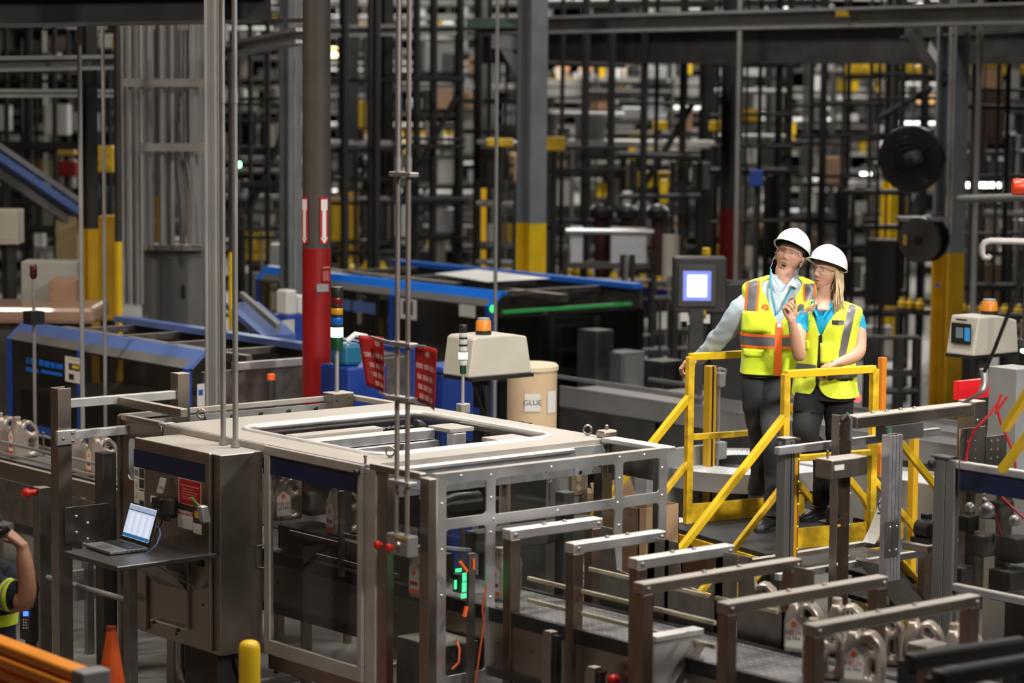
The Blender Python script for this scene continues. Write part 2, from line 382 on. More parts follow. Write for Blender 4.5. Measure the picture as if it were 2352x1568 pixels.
# ----- hinged guard door with navy band
dX = XL - .02
door = MB().box(dX, dX + .03, 11.445, 12.40, 1.645, 1.697); door.box(dX, dX + .03, 11.445, 12.40, .475, .56)
door.box(dX, dX + .03, 12.345, 12.40, .56, 1.645); door.box(dX, dX + .03, 11.445, 11.485, .56, 1.645)
dr = door.build('guard_door', PLATE, enc, bevel=.004)
MB().box(dX + .012, dX + .018, 11.485, 12.345, .56, 1.645).build('pane', GLASSD, dr)
MB().box(dX + .009, dX + .0115, 11.485, 12.345, 1.535, 1.645).build('navy_band', NAVY, dr)
text('number', '3', 0.062, Px(646, 1196, dX + .010), -EY, EZ, NAVY, dr)
for zz in (1.10, 1.0): pass
MB().tube([(dX, 12.40, 1.115), (dX - .035, 12.415, 1.11), (dX - .035, 12.415, .985), (dX, 12.40, .98)], .006, 6).build('handle', STEEL, dr, smooth=60)
MB().sph((dX - .012, 11.475, 1.655), .021, n=14, m=10).build('knob', BLK, dr, smooth=180)
MB().cyl((8.47, 11.47, 1.70), (8.47, 11.47, 1.735), .008).sph((8.47, 11.47, 1.74), .012).build('knob_stem', STEEL, enc, smooth=60)
# ----- side pane and corner post of the front bay
MB().box(8.452, 8.456, 10.95, 11.252, .42, 1.62).build('pane', GLASSD, enc)
MB().box(XL, XL + .06, 10.866, 10.945, 0, 1.69).build('corner_post', STEEL, enc, bevel=.004)
MB().box(XL, XL + .045, 10.945, 11.40, 1.675, 1.712).build('side_rim', STEEL, enc, bevel=.005)
MB().box(XL + .005, XL + .03, 10.945, 11.26, .30, .42).build('bottom_rail', STEEL, enc, bevel=.004)
# ----- front guard panel with rounded windows (faces -Y)
yP = 10.866
wins = [rrect(8.561, 1.463, 8.839, 1.652, .022), rrect(8.902, 1.455, 9.782, 1.655, .022), rrect(9.838, 1.460, 10.122, 1.660, .022),
        rrect(8.561, .60, 8.839, 1.405, .022), rrect(9.838, .60, 10.122, 1.398, .022)]
outer = [(8.50, .35), (8.839, .35), (8.839, .55), (8.90, .55), (8.90, .88), (8.902, .90), (8.902, 1.385), (8.917, 1.40), (9.767, 1.40), (9.782, 1.385),
         (9.782, .35), (10.18, .35), (10.18, 1.712), (8.50, 1.712)]
fp = plate('front_panel', [outer] + wins, .012, (0, yP, 0), EX, EZ, STEELB, enc)
MB().box(8.50, 10.18, yP, yP + .05, 1.695, 1.713).build('panel_rim', PLATE, fp, bevel=.006)
bolts([(x, yP - .006, z) for x, z in ((8.66, 1.69), (8.87, 1.675), (9.3, 1.68), (9.81, 1.69), (10.0, 1.688), (10.14, 1.60), (8.53, 1.55), (8.87, 1.55), (9.81, 1.57),
       (8.53, 1.30), (8.87, 1.36), (8.89, 1.43), (9.35, 1.43), (9.80, 1.43), (10.14, 1.44), (8.53, 1.05), (8.87, 1.0), (9.81, 1.30))], -EY, .009, STEELB, fp, 'screw', .006)
MB().box(8.55, 10.13, yP + .008, yP + .012, .58, 1.69).build('pane', GLASS, enc)
MB().box(10.15, XR, yP + .01, 11.40, 1.685, 1.712).build('side_rim', STEELB, enc, bevel=.005)
MB().box(10.13, 10.19, yP + .006, yP + .06, 0, 1.69).build('post', STEELD, enc, bevel=.003)
MB().box(XR - .05, XR - .03, yP + .05, 11.40, 1.50, 1.685).build('side_plate', STEELD, enc)
MB().box(10.17, 10.20, 11.0, 13.4, .5, .56).box(10.17, 10.20, 12.38, 12.46, .56, 1.62).build('rear_door_frame', ALU, enc)
MB().box(10.19, 10.195, 11.05, 13.4, .56, 1.62).build('pane', GLASSD, enc)
text('number', '2', .085, (10.184, 11.93, 1.44), EY, EZ, NAVY, enc)
MB().tube([(10.16, 11.86, 1.40), (10.13, 11.84, 1.39), (10.13, 11.84, 1.23), (10.16, 11.86, 1.22)], .006, 6).build('handle', STEELB, enc, smooth=60)
# ----- rear bay
rb = MB().box(XL + .05, XR, YB - .03, YB, 1.665, 1.70); rb.box(XL + .02, XL + .06, 13.60, YB, 1.665, 1.70); rb.box(XR - .05, XR, YM, YB, 1.665, 1.70)
rb.build('rear_rim', PLATE, enc, bevel=.005)
bwin = [rrect(8.75 + i * .40, 1.45, 9.06 + i * .40, 1.575, .03) for i in range(4)]
plate('rear_panel', [[(8.50, .5), (10.25, .5), (10.25, 1.655), (8.50, 1.655)]] + bwin, .01, (0, YB - .045, 0), EX, EZ, STEELB, enc)
plate('side_panel', [[(13.58, .6), (YB, .6), (YB, 1.675), (13.58, 1.675)], rrect(13.66, 1.30, 13.98, 1.56, .04)], .01, (XL + .03, 0, 0), EY, EZ, STEEL, enc)
MB().box(XL + .01, XL + .05, YB - .03, YB, 0, 1.69).build('post', STEEL, enc, bevel=.003)
MB().box(XR - .05, XR - .01, YB - .05, YB, 0, 1.68).build('post', STEEL, enc, bevel=.003)
MB().box(8.48, 8.57, 13.54, 13.62, 1.56, 1.69).build('corner_bracket', STEELB, enc, bevel=.004)
bolts([(8.85 + .22 * i, YB - .052, 1.625) for i in range(6)], -EY, .017, BLK, enc, 'rubber_stop', .008)
# ----- lifting eyes
def eye(x, y):
    e = MB(); e.tube([(x + .024 * math.cos(a) * .77, y - .024 * math.cos(a) * .64, ZT + .036 + .026 * math.sin(a)) for a in [i * math.pi / 9 for i in range(18)]], .007, 6, closed=True)
    e.cyl((x, y, ZT - .002), (x, y, ZT + .012), .013); e.build('lifting_eye', STEEL, enc, smooth=60)
eye(8.75, 13.56); eye(8.71, 11.56); eye(10.20, 11.58)
MB().box(10.19, 10.30, 11.42, 11.50, 1.70, 1.745).build('hinge_block', STEEL, enc, bevel=.012)
MB().cyl((10.245, 11.46, 1.745), (10.245, 11.46, 1.76), .011).sph((10.245, 11.46, 1.765), .012).build('hinge_nut', STEEL, enc, smooth=60)
MB().box(10.275, 10.30, 11.50, 13.45, 1.665, 1.69).build('cover_strip', PLATE, enc, bevel=.004)
for y in (12.30, 12.22): MB().box(10.265, 10.305, y, y + .05, 1.685, 1.70).build('clip', BLK, enc)
# ----- gantry inside the opening
g1 = MB().box(8.62, 9.80, 12.55, 12.66, 1.605, 1.665); g1.build('gantry_rail', ALU, enc, bevel=.004)
MB().box(8.80, 9.82, 12.53, 12.58, 1.515, 1.597).build('gantry_beam', ALU, enc, bevel=.003)
MB().box(8.84, 9.50, 12.68, 12.78, 1.61, 1.685).build('actuator_cover', PLATE, enc, bevel=.004)
MB().box(9.80, 9.99, 12.40, 12.62, 1.655, 1.68).build('end_cover', PLATE, enc, bevel=.003)
MB().box(9.82, 9.92, 12.39, 12.46, 1.57, 1.65).build('end_block', ALU, enc, bevel=.003)
MB().box(9.93, 9.95, 12.36, 12.56, 1.50, 1.60).cyl((9.935, 12.35, 1.55), (9.935, 12.36, 1.55), .036).build('drive_motor', BLK, enc)
MB().box(8.72, 9.78, 11.84, 12.0, 1.61, 1.655).build('gantry_rail', PLATE, enc, bevel=.004)
MB().box(8.72, 9.78, 11.83, 11.85, 1.57, 1.612).build('gantry_beam', ALU, enc)
MB().box(9.74, 9.98, 11.82, 12.02, 1.655, 1.68).build('end_cover', PLATE, enc, bevel=.003)
MB().box(9.78, 9.90, 11.80, 11.88, 1.57, 1.65).build('end_block', ALU, enc, bevel=.003)
for x in (8.92, 9.50):
    MB().prism([(-.035, 0), (.035, 0), (.025, -.04), (.012, -.09), (-.012, -.09), (-.025, -.04)], (x, 12.52, 1.60), EX, EZ, -EY, .006).build('bracket', STEEL, enc)
MB().box(9.18, 9.42, 12.43, 12.445, 1.50, 1.565).build('sensor_plate', ALU, enc)
MB().box(9.35, 9.95, 12.1, 12.7, 1.15, 1.40).build('pick_head', BLK, enc, bevel=.01)
MB().box(8.72, 10.0, 12.80, 12.84, 1.45, 1.60).box(8.72, 10.0, 13.03, 13.06, 1.45, 1.66).build('inner_wall', BLK, enc)
cc = MB()
for i in range(22):
    x = 9.28 + i * .03; cc.box(x, x + .022, 12.84, 12.90, 1.60, 1.64); cc.box(x + .004, x + .012, 12.835, 12.905, 1.638, 1.645)
cc.build('cable_chain', BLK, enc)
for i in range(16): MB().box(9.30 + i * .036, 9.312 + i * .036, 12.842, 12.90, 1.645, 1.650).build('chain_bar', GRYM, enc)
MB().tube([(10.0 - .10 + .10 * math.sin(a), 12.88, 1.54 + .10 * math.cos(a)) for a in [i * math.pi / 8 for i in range(9)]], .04, 8).build('chain_bend', BLK, enc, smooth=60)
oc = mat('orange_cable', (0.62, 0.10, 0.025), .5)
MB().tube([(8.66, 12.96, 1.58), (8.80, 12.95, 1.60), (8.95, 12.93, 1.625), (9.10, 12.91, 1.63), (9.28, 12.87, 1.625)], [.012, .014, .016, .018, .02], 8).build('orange_cable', oc, enc, smooth=60)
MB().tube([(8.66, 12.93, 1.57), (8.85, 12.92, 1.585), (9.28, 12.88, 1.605)], .016, 8).build('black_cable', BLK, enc, smooth=60)
for x in (8.98, 9.03, 9.13): MB().tube([(x, 12.93 + .027 * math.cos(a), 1.61 + .027 * math.sin(a)) for a in [i * math.pi / 5 for i in range(10)]], .005, 5, closed=True).build('cable_tie', BLK, enc)
# ----- machinery glimpsed through the panes
for bb_ in ((9.0, 9.9, 11.15, 11.25, 1.18, 1.30), (9.5, 9.58, 10.98, 11.06, .7, 1.5), (9.0, 9.06, 12.4, 12.5, .9, 1.6), (9.25, 9.75, 13.1, 13.2, 1.1, 1.5)): MB().box(*bb_).build('inner_machinery', DKM, enc, bevel=.006)
MB().tube([(8.62, 11.06, 1.50), (8.75, 11.04, 1.535), (8.86, 11.05, 1.53), (9.05, 11.2, 1.50)], .028, 8).build('inner_duct', BLK, enc, smooth=60)
MB().bar((8.60, 10.98, 1.29), (8.80, 10.95, 1.255), .018, .018).build('inner_rail', ALU, enc)
MB().prism([(0, 0), (.085, .09), (.13, .03), (0, -.01)], (8.56, 11.1, 1.55), EX, EZ, -EY, .05).build('paper_chute', WHT, enc)
for k, y in enumerate((11.55, 12.05)): MB().box(8.72, 8.735, y, y + .52, 1.18 - .06 * k, 1.205 - .06 * k).build('guide_rail', STEEL, enc)
MB().box(8.70, 8.73, 12.02, 12.05, .95, 1.45).build('guide_post', STEEL, enc)
MB().box(8.72, 8.735, 11.5, 12.3, 1.02, 1.045).build('guide_rail', STEEL, enc)
MB().box(8.56, 8.85, 10.93, 11.30, .40, .75).build('lower_cabinet', STEELD, enc, bevel=.006)

# signal tower (one green lamp lit)
def tower(root, p, segs, r, pole_r, pole_h):
    p = Vector(p); MB().cyl(p, p + UZ * pole_h, pole_r).build('pole', GALV, root, smooth=60); z = pole_h
    for h, m, n, k in segs:
        MB().lathe(p + UZ * z, [(r * k * .96, 0), (r * k, h * .06), (r * k, h * .94), (r * k * .96, h)], 20).build(n, m, root, smooth=50); z += h
GDK = mat('dark_green', (0.0, 0.05, 0.015), .35)
p = Vector((10.115, 14.02, 1.725))
st = thing('signal_tower', 'tall signal tower with red, amber, blue and lit green tiers on the packer', 'signal light', p)
tower(st, p, ((.085, GDK, 'base_tier', 1), (.065, G_GREEN, 'green_tier', 1.01), (.018, BLK, 'ring', 1), (.05, mat('blue_lens', (0.005, 0.09, 0.42), .25), 'blue_tier', .97), (.018, BLK, 'ring', 1),
                 (.045, mat('amber_lens', (0.50, 0.24, 0.01), .25), 'amber_tier', .97), (.018, BLK, 'ring', 1), (.05, mat('red_lens', (0.10, 0.006, 0.006), .25), 'red_tier', .97), (.07, BLK, 'cap', 1)), .041, .0145, .285)
MB().box(10.03, 10.20, 13.94, 14.07, 1.60, 1.727).build('bracket', STEEL, st, bevel=.006)
bolts([(10.06, 13.94, 1.68), (10.16, 13.94, 1.69)], -EY, .008, BLK, st, 'slot', .002)
p = Pz(1063, 937, 1.69)
st = thing('signal_tower', 'slim white-ringed signal tower with one lit green tier beside the beige terminal', 'signal light', p)
WL = mat('milky_lens', (0.55, 0.56, 0.55), .3)
tower(st, p, ((.055, GDK, 'base_tier', .8), (.034, WL, 'tier', .95), (.006, BLK, 'ring', 1), (.044, G_GREEN, 'green_tier', 1.12), (.006, BLK, 'ring', 1), (.034, WL, 'tier', .95), (.012, BLK, 'ring', 1), (.034, WL, 'tier', .95), (.012, BLK, 'ring', 1), (.03, WL, 'tier', .95), (.05, BLK, 'cap', .98)), .027, .011, .225)
MB().box(p.x - .035, p.x + .04, p.y - .03, p.y + .03, p.z - .03, p.z + .03).build('bracket', GALV, st, bevel=.004)
MB().cyl(p, (p.x, p.y, 0.0), .02).build('stand', GALV, st)

# ================================================================== control cabinet
CX, CY0, CY1, CZ0, CZ1 = 8.118, 12.435, 13.322, .487, 1.662
cab = thing('control_cabinet', 'stainless control cabinet with navy stripe, red notice and open flap, laptop shelf in front', 'cabinet', (8.28, 12.88, CZ0))
MB().box(CX + .03, XL - .004, CY0, CY1, CZ0, CZ1 - .004).build('body', STEEL, cab, bevel=.004)
fX = CX
door = MB().box(CX, CX + .027, 12.505, CY1 - .002, .50, CZ1 + .004).build('door', STEEL, cab, bevel=.008)
boxX('navy_band', (307.5, 1030), (471, 1108), fX, NAVY, door, .0015)
MB().lathe((fX, 12.86, 1.60), [(.009, 0), (.009, .003), (.0065, .003)], 14, -EX).build('lock', DKS, door)
boxX('safety_labels', (308, 1071), (332, 1162), fX, PAPER, door, .0015)
for i, (a, b, m) in enumerate((((320, 1076), (331, 1098), DKS), ((320, 1099), (331, 1122), DKS), ((309, 1077), (318, 1092), GRYM), ((320, 1075), (331, 1079), RED), ((320, 1123), (331, 1128), RED), ((320, 1148), (331, 1160), DKS), ((320, 1146), (331, 1149), YELD))):
    boxX('label_print', a, b, fX - .0016, m, door, .0006)
for (cx, cy) in ((313.5, 1112), (313.5, 1136)):
    a = Px(cx, cy, fX - .0017); MB().prism([(-.013, -.016), (.013, -.016), (0, .018)], a, -EY, EZ, -EX, .0006).build('warning_triangle', YELD, door)
rs = boxX('red_notice', (410.5, 1096), (462, 1166), fX, PAPER, door, .0015)
boxX('notice_ground', (411.5, 1097.5), (461, 1164.5), fX - .0015, REDS, door, .0008)
RPR = mat('notice_print', (0.55, 0.22, 0.20), .6)
for i, (x0, x1, y) in enumerate(((415, 457, 1112), (419, 446, 1120), (419, 453, 1126), (419, 450, 1132), (419, 452, 1138), (419, 448, 1143), (423, 444, 1156))):
    sl = .23
    a = Px(x0, y, fX - .0024); b = Px(x1, y + sl * (x1 - x0), fX - .0024)
    MB().box(fX - .0030, fX - .0024, b.y, a.y, a.z - .004, a.z + (.001 if i else .003)).build('print_line', RPR, door)
# outlet cover, outlet and plug
m_lid = mat('lid_grey', (0.36, 0.36, 0.35), .4)
lid = MB().obox(Px(371, 1115, fX - .045), EY, EZ * .95 + EX * .3, EX * .95 - EZ * .3, .058, .095, .014).build('outlet_lid', m_lid, cab, bevel=.004)
boxX('lid_label', (366, 1106), (378, 1118), fX - .062, PAPER, cab, .001)
ob = boxX('outlet_box', (363, 1140), (402, 1190), fX, BLK, cab, .045, .004)
boxX('outlet_face', (369, 1143), (384, 1166), fX - .046, mat('ivory', (0.38, 0.33, 0.22), .5), cab, .002)
boxX('outlet_flap', (385, 1142), (403, 1183), fX - .02, DKS, cab, .04, .008)
pl = Px(366, 1152, fX - .06); MB().obox(pl, EY, EZ, EX, .05, .028, .03).build('plug', BLK, cab, bevel=.006)
boxX('small_label', (346, 1137), (364, 1158), fX, PAPER, cab, .001)
# disconnect handle
boxX('warning_label', (408.5, 1169), (443, 1218), fX, PAPER, door, .001)
boxX('warning_head', (409, 1170), (443, 1186), fX - .0012, mat('warning_red', (0.42, 0.07, 0.05), .6), door, .0006)
text('warning_word', 'WARNING', .026, Px(427, 1177.5, fX - .002), -EY, EZ, PAPER, door, xs=1.0, thick=.0006)
boxX('paper_tag', (444, 1200), (463, 1228), fX, PAPER, door, .001)
boxX('amber_label', (447, 1172), (462, 1192), fX, YELD, door, .001)
hn = Px(468, 1180, fX - .05)
hd = MB().obox(hn, EY, (EZ * .9 - EX * .2).normalized(), EX, .05, .10, .05).build('disconnect', STEELB, door, bevel=.006)
MB().bar(hn + V(-.01, .005, .03), Px(436, 1144, fX - .07), .022, .014).build('lever_red', REDB, hd, bevel=.004)
MB().bar(hn + V(-.025, -.008, .035), Px(439, 1143, fX - .085), .010, .016).build('lever_green', mat('lever_green', (0.02, 0.22, 0.03), .4), hd, bevel=.003)
# lower hatch with open flap, handle, rod
hatch = MB(); a = Px(335, 1330, fX); b = Px(437, 1446, fX)
MB().box(fX - .022, fX, b.y, b.y + .028, b.z, 1.08).build('hatch_stile', STEEL, cab, bevel=.003); MB().box(fX - .022, fX, a.y - .03, a.y, a.z - .30, a.z + .16).build('hatch_stile', STEEL, cab, bevel=.003)
boxX('hatch_opening', (378, 1278), (428, 1320), fX, mat('hatch_inside', (0.10, 0.105, 0.11), .4), cab, .001)
MB().add([Px(310, 1300, fX - .20), Px(362, 1340, fX - .03), Px(430, 1357, fX - .02), Px(375, 1296, fX - .16)], [(0, 1, 2, 3)]).build('fold_flap', STEELD, cab)
flap = cab.children[-1]; sm = flap.modifiers.new('thick', 'SOLIDIFY'); sm.thickness = .008
hr = MB().bar(Px(347, 1423, fX - .025), Px(431, 1446, fX - .025), .010, .006); hr.build('hatch_rod', STEELB, cab)
for q in ((354, 1428), (409, 1447)): MB().obox(Px(q[0], q[1], fX - .03), EY, EZ, EX, .02, .02, .02).build('rod_clip', BLK, cab, bevel=.003)
for q in ((466, 1388), (405, 1455)): MB().lathe(Px(q[0], q[1], fX), [(.008, 0), (.008, .004), (.005, .004)], 12, -EX).build('lock', DKS, cab)
boxX('hinge_cover', (454, 1264), (467, 1302), fX, BLK, cab, .012, .003)
# shelf
SZ = 1.093
MB().box(7.455, CX, 12.425, 13.02, SZ - .028, SZ).build('laptop_shelf', mat('shelf_steel', (.16, .155, .15), .35, .9), cab, bevel=.005)
MB().bar((7.75, 12.60, SZ - .02), (8.10, 12.60, .86), .03, .006).build('shelf_brace', STEELD, cab)
# conduits from the cabinet top to the ceiling
for px, lab in ((513, 'left of the two shiny conduits rising from the control cabinet top'), (541, 'right of the two shiny conduits rising from the control cabinet top')):
    q = Pz(px, 1020 if px < 530 else 1026, CZ1)
    t = thing('conduit', lab, 'conduit', (q.x, q.y, CZ1), 'conduits on the control cabinet')
    MB().cyl(q, (q.x, q.y, 9), .0165).build('pipe', GALV, t, smooth=60)
    MB().cyl(q, q + V(0, 0, .05), .022).cyl(q + V(0, 0, .0), q + V(0, 0, .012), .027).build('hub', GALV, t, smooth=50)
    zc = Px(px, 225, q.x).z; MB().cyl((q.x, q.y, zc - .03), (q.x, q.y, zc + .03), .020).build('coupling', GALV, t, smooth=50)
# conduits below the cabinet
for k, (px, xo) in enumerate(((412, 0), (427, .04))):
    a = Px(px, 1470, 8.20 + xo)
    tag(MB().tube([a, a + V(0, 0, -.16), a + V(.01, -.01, -.22), a + V(.06, -.03, -.28), a + V(.15, -.08, -.30), a + V(1.1, -.22, -.30), a + V(1.5, -.22, -.30)], .022, 10).build('conduit', GALV, None, smooth=60),
        ('left' if k == 0 else 'right') + ' of the paired steel conduits bending away below the control cabinet', 'conduit', 'conduits below the control cabinet')
for k in range(3):
    a = Px(530 + 4 * k, 1494, 8.30)
    tag(MB().tube([a, a + V(.005, -.01, -.08), a + V(.03, -.03, -.16), a + V(.08, -.06, -.22), a + V(.15, -.09, -.32)], .006, 6).build('cable', BLK, None, smooth=60),
        ('left', 'middle', 'right')[k] + ' of three thin black cables drooping under the control cabinet behind the bollard', 'cable', 'cables under the control cabinet')
MB().box(8.20, 8.40, 12.55, 12.9, 0, .49).build('plinth', DKS, cab)

# ================================================================== laptop and its cables
LO = V(7.852, 12.885, SZ + .003); la = math.radians(-3); LY = V(-math.sin(la), math.cos(la), 0) * 1.0; LX = V(math.cos(la), math.sin(la), 0)
lp = thing('laptop', 'open grey laptop with lit screen on the steel shelf of the control cabinet', 'laptop', LO)
def lbox(x, y, z, sx, sy, sz): return MB().obox(LO + LX * x + LY * y + UZ * z, LX, LY, UZ, sx, sy, sz)
bx = lbox(-.125, 0, .010, .25, .335, .018).build('base', mat('laptop_grey', (0.19, 0.19, 0.20), .45, .5), lp, bevel=.004)
for i in range(5):
    for j in range(12): lbox(-.035 - .021 * i, -.143 + .026 * j, .0205, .017, .022, .003).build('key', BLK, bx)
lbox(-.195, .0, .0195, .07, .10, .001).build('touchpad', DKM, bx)
for j in range(4): lbox(-.05 - .03 * j, -.1678, .010, .014, .001, .006).build('port', BLK, bx)
hx = LO + UZ * .022; su = (LX * .30 + UZ * .95).normalized(); sn = (-LX * .95 + UZ * .30).normalized()
sc = MB().obox(hx + su * .112, LY, su, sn, .335, .225, .008).build('lid', BLK, lp, bevel=.003)
MB().obox(hx + su * .118 + sn * .0047, LY, su, sn, .315, .195, .0008).build('screen', G_SCR, sc)
MB().obox(hx + su * .198 + sn * .0056, LY, su, sn, .313, .022, .0006).build('menu_bar', glow('scr_menu', (.35, .45, .62), .6), sc)
MB().obox(hx + su * .182 + sn * .0056, LY, su, sn, .313, .007, .0006).build('tool_bar', glow('scr_tool', (.12, .16, .26), .4), sc)
MB().obox(hx + su * .033 + sn * .0056, LY, su, sn, .313, .020, .0006).build('task_bar', glow('scr_task', (.02, .14, .32), .7), sc)
for k in range(4): MB().obox(hx + su * .105 + sn * .0054 + LY * (-.11 + .07 * k), LY, su, sn, .035, .125, .0004).build('document_column', glow('scr_col', (.66, .72, .86), .8), sc)
tag(MB().tube([Px(357, 1208, 7.86), Px(366, 1212, 7.9), Px(368, 1228, 7.88), Px(360, 1250, 7.83), Px(345, 1264, 7.80), Px(335, 1271, 7.78)], .0035, 6).build('network_cable', mat('cable_blue', (.06, .17, .45), .45), None, smooth=60),
    'light blue network cable looping out of the laptop side', 'cable')
tag(MB().tube([Px(361, 1153, fX - .07), Px(345, 1165, fX - .10), Px(372, 1180, fX - .05), Px(371, 1200, fX - .06), Px(355, 1230, fX - .08), Px(362, 1258, fX - .08)], .004, 6).build('power_cable', BLK, None, smooth=60),
    'black power cable from the outlet box behind the laptop screen', 'cable')
tag(MB().obox(Px(378, 1186, fX - .06), EY, EZ, EX, .09, .045, .035).build('power_adapter', BLK, None, bevel=.006), 'black power adapter hanging below the open outlet box', 'adapter')

# ================================================================== emergency stop station on twin hanging conduits
e0 = Px(911, 1222, 8.36); e1 = Px(935, 1226, 8.36)
es = thing('emergency_stop_station', 'small grey push button box with red knobs hanging before the enclosure corner', 'control box', (8.36, 11.05, 1.33))
MB().box(8.325, 8.40, e1.y - .05, e0.y + .05, 1.27, 1.385).build('box', mat('box_grey', (.20, .19, .18), .5), es, bevel=.008)
for px, py in ((877, 1250), (903, 1256)):
    q = Px(px, py, 8.30); MB().lathe(q, [(.012, 0), (.012, .02), (.022, .024), (.024, .036), (.018, .044)], 16, -EX).build('stop_button', REDB, es, smooth=40)
q = Px(917, 1249, 8.325); MB().lathe(q, [(.014, 0), (.014, .01), (.009, .016)], 14, -EX).build('push_button', STEELB, es, smooth=40)
boxX('amber_plate', (909, 1231), (931, 1240), 8.324, YELD, es, .002)
for k, q in enumerate((e0, e1)):
    t = thing('conduit', ('left' if k == 0 else 'right') + ' of the twin rusty-edged conduits hanging down to the red button box', 'conduit', (8.36, q.y, 1.385), 'conduits down to the button box')
    MB().cyl((8.36, q.y, 1.385), (8.36, q.y, 9), .0135).build('pipe', mat('conduit_worn', (.47, .42, .40), .42, .8, .08, 3), t, smooth=60)
    z0 = Px(924, 400, 8.36).z; MB().cyl((8.36, q.y, z0), (8.36, q.y, z0 + .09), .0175).build('coupling', GALV, t, smooth=50)
for yy, nm in ((400, 'upper'), (790, 'middle'), (915, 'lower'), (1108, 'lowest')):
    z0 = Px(924, yy, 8.36).z
    c = MB().box(8.33, 8.39, e1.y - .05, e0.y + .045, z0 - .012, z0 + .012)
    tag(c.build('strut_clamp', GALV, None, bevel=.004), nm + ' strut clamp across the twin hanging conduits', 'clamp', 'clamps on the twin conduits')
# red banners
def banner(name, lab, tl, tr, bl, br, X, bow):
    P = [Px(*tl, X), Px(*tr, X), Px(*bl, X), Px(*br, X)]
    def fn(u, v): return (P[0].lerp(P[1], u)).lerp(P[2].lerp(P[3], u), v) + EX * (bow * math.sin(math.pi * u) - bow * .6 * v)
    t = thing(name, lab, 'sign', P[3], 'red banners on the twin conduits')
    for pz in (P[0].lerp(P[1], .5), P[2].lerp(P[3], .5)): MB().bar(V(8.362, 11.04 if tl[0] > 900 else 11.10, pz.z), pz - EX * .004, .012, .012).build('hanger_arm', GALV, t)
    b = MB().grid(fn, 12, 12).build('sheet', REDS, t, smooth=180); b.modifiers.new('thick', 'SOLIDIFY').thickness = .003
    BPR = mat('banner_print', (.60, .33, .30), .6)
    for j, (v, u0, u1) in enumerate(((.14, .38, .62), (.36, .06, .94), (.55, .10, .88), (.72, .14, .80), (.88, .2, .85))):
        s = 0.0; k = u0
        while k < u1:
            L = .16 + .1 * random.random(); a, c = k, min(k + L, u1); k = c + .05
            MB().grid(lambda uu, vv: fn(a + (c - a) * uu, v - .045 + .09 * vv) - EX * .004, 4, 3).build('print_block', BPR, t)
banner('warning_banner', 'curled red banner with faded white lines left of the twin conduits', (823, 770), (882, 777), (852, 885), (893, 916), 8.45, .05)
banner('warning_banner', 'flat red banner with faded white lines right of the twin conduits', (954, 790), (1004, 802), (956, 918), (1001, 942), 8.40, .015)
# ================================================================== jugs
def jug_proto(front=True):
    t = thing('oil_jug', 'champagne coloured oil jug', 'jug')
    out = [(-.085, 0), (.085, 0), (.098, .012), (.098, .165), (.094, .195), (.075, .225), (.045, .258), (.015, .266), (-.008, .255), (-.022, .243), (-.030, .262),
           (-.072, .262), (-.078, .24), (-.094, .20), (-.098, .165), (-.098, .012)]
    hole = [(.004, .205), (.046, .178), (.066, .188), (.055, .215), (.028, .236), (.008, .232)]
    grip = rrect(.022, .045, .062, .135, .018)
    me = plate_mesh([out, hole, grip], .105, .022, 3); M = Matrix((EX, EZ, -EY)).transposed().to_4x4(); me.transform(M)
    link('body', me, JUG, t, smooth=45, local=True)
    MB().lathe((-.051, 0, .255), [(.026, 0), (.026, .034), (.022, .038)], 18).build('cap', JUG, t, smooth=40, local=True)
    MB().box(-.0995, -.0985, -.038, .038, .03, .165).prism([(-.038, 0), (.038, 0), (0, .03)], (-.0985, 0, .165), EY, EZ, -EX, .001).build('side_label', PAPER, t, local=True)
    MB().lathe((-.0995, 0, .145), [(.014, 0), (.014, .001)], 16, -EX).build('emblem', HVOR, t, local=True)
    MB().box(-.1002, -.0995, -.03, .03, .075, .095).build('red_line', REDS, t, local=True)
    MB().box(-.1002, -.0995, -.038, .038, .03, .05).build('orange_line', HVOR, t, local=True)
    if not front: return t
    MB().box(-.085, .008, -.0535, -.0525, .035, .15).prism([(-.085, 0), (.008, 0), (-.04, .04)], (0, -.0525, .15), EX, EZ, -EY, .001).build('front_label', PAPER, t, local=True)
    MB().lathe((-.04, -.0535, .155), [(.016, 0), (.016, .001)], 16, -EY).build('emblem', HVOR, t, local=True)
    text('product_word', 'HELIX', .034, (-.04, -.0545, .11), EX, EZ, REDS, t, local=True)
    text('product_word', 'ULTRA', .026, (-.04, -.0545, .082), EX, EZ, INK, t, local=True)
    return t
JP = {}
def jug(loc, rot, label, group):
    fr = 'infeed' not in group
    if fr not in JP:
        j = JP[fr] = jug_proto(fr); j.location = loc; j.rotation_euler = (0, 0, rot); j['label'] = label; j['group'] = group; return j
    return dup(JP[fr], loc, rot, label, group)

# ================================================================== main conveyor through the packer and under the guard frames
cv = thing('belt_conveyor', 'long perforated grey belt conveyor running out of the packer under the guard frames', 'conveyor', (9.1, 10.5, 0))
BZ = .94
MB().box(8.90, 9.34, 7.0, 14.3, BZ - .02, BZ).build('belt', BELT, cv)
holes = MB()
for i in range(105):
    for j in range(9):
        x = 8.925 + j * .048; y = 7.6 + i * .058; holes.box(x, x + .007, y, y + .007, BZ, BZ + .0012)
h = holes.build('belt_holes', STEELB, cv); h['kind'] = 'stuff'
for x in (8.86, 9.34): MB().box(x, x + .04, 7.0, 14.3, BZ - .07, BZ + .008).build('belt_edge', BLK, cv, bevel=.004)
for x in (8.868, 9.36): MB().box(x, x + .012, 7.0, 14.3, .62, BZ - .07).build('side_plate', STEEL, cv)
for x in (8.85, 9.35): MB().box(x, x + .04, 7.0, 14.3, .57, .62).build('frame_rail', DKS, cv)
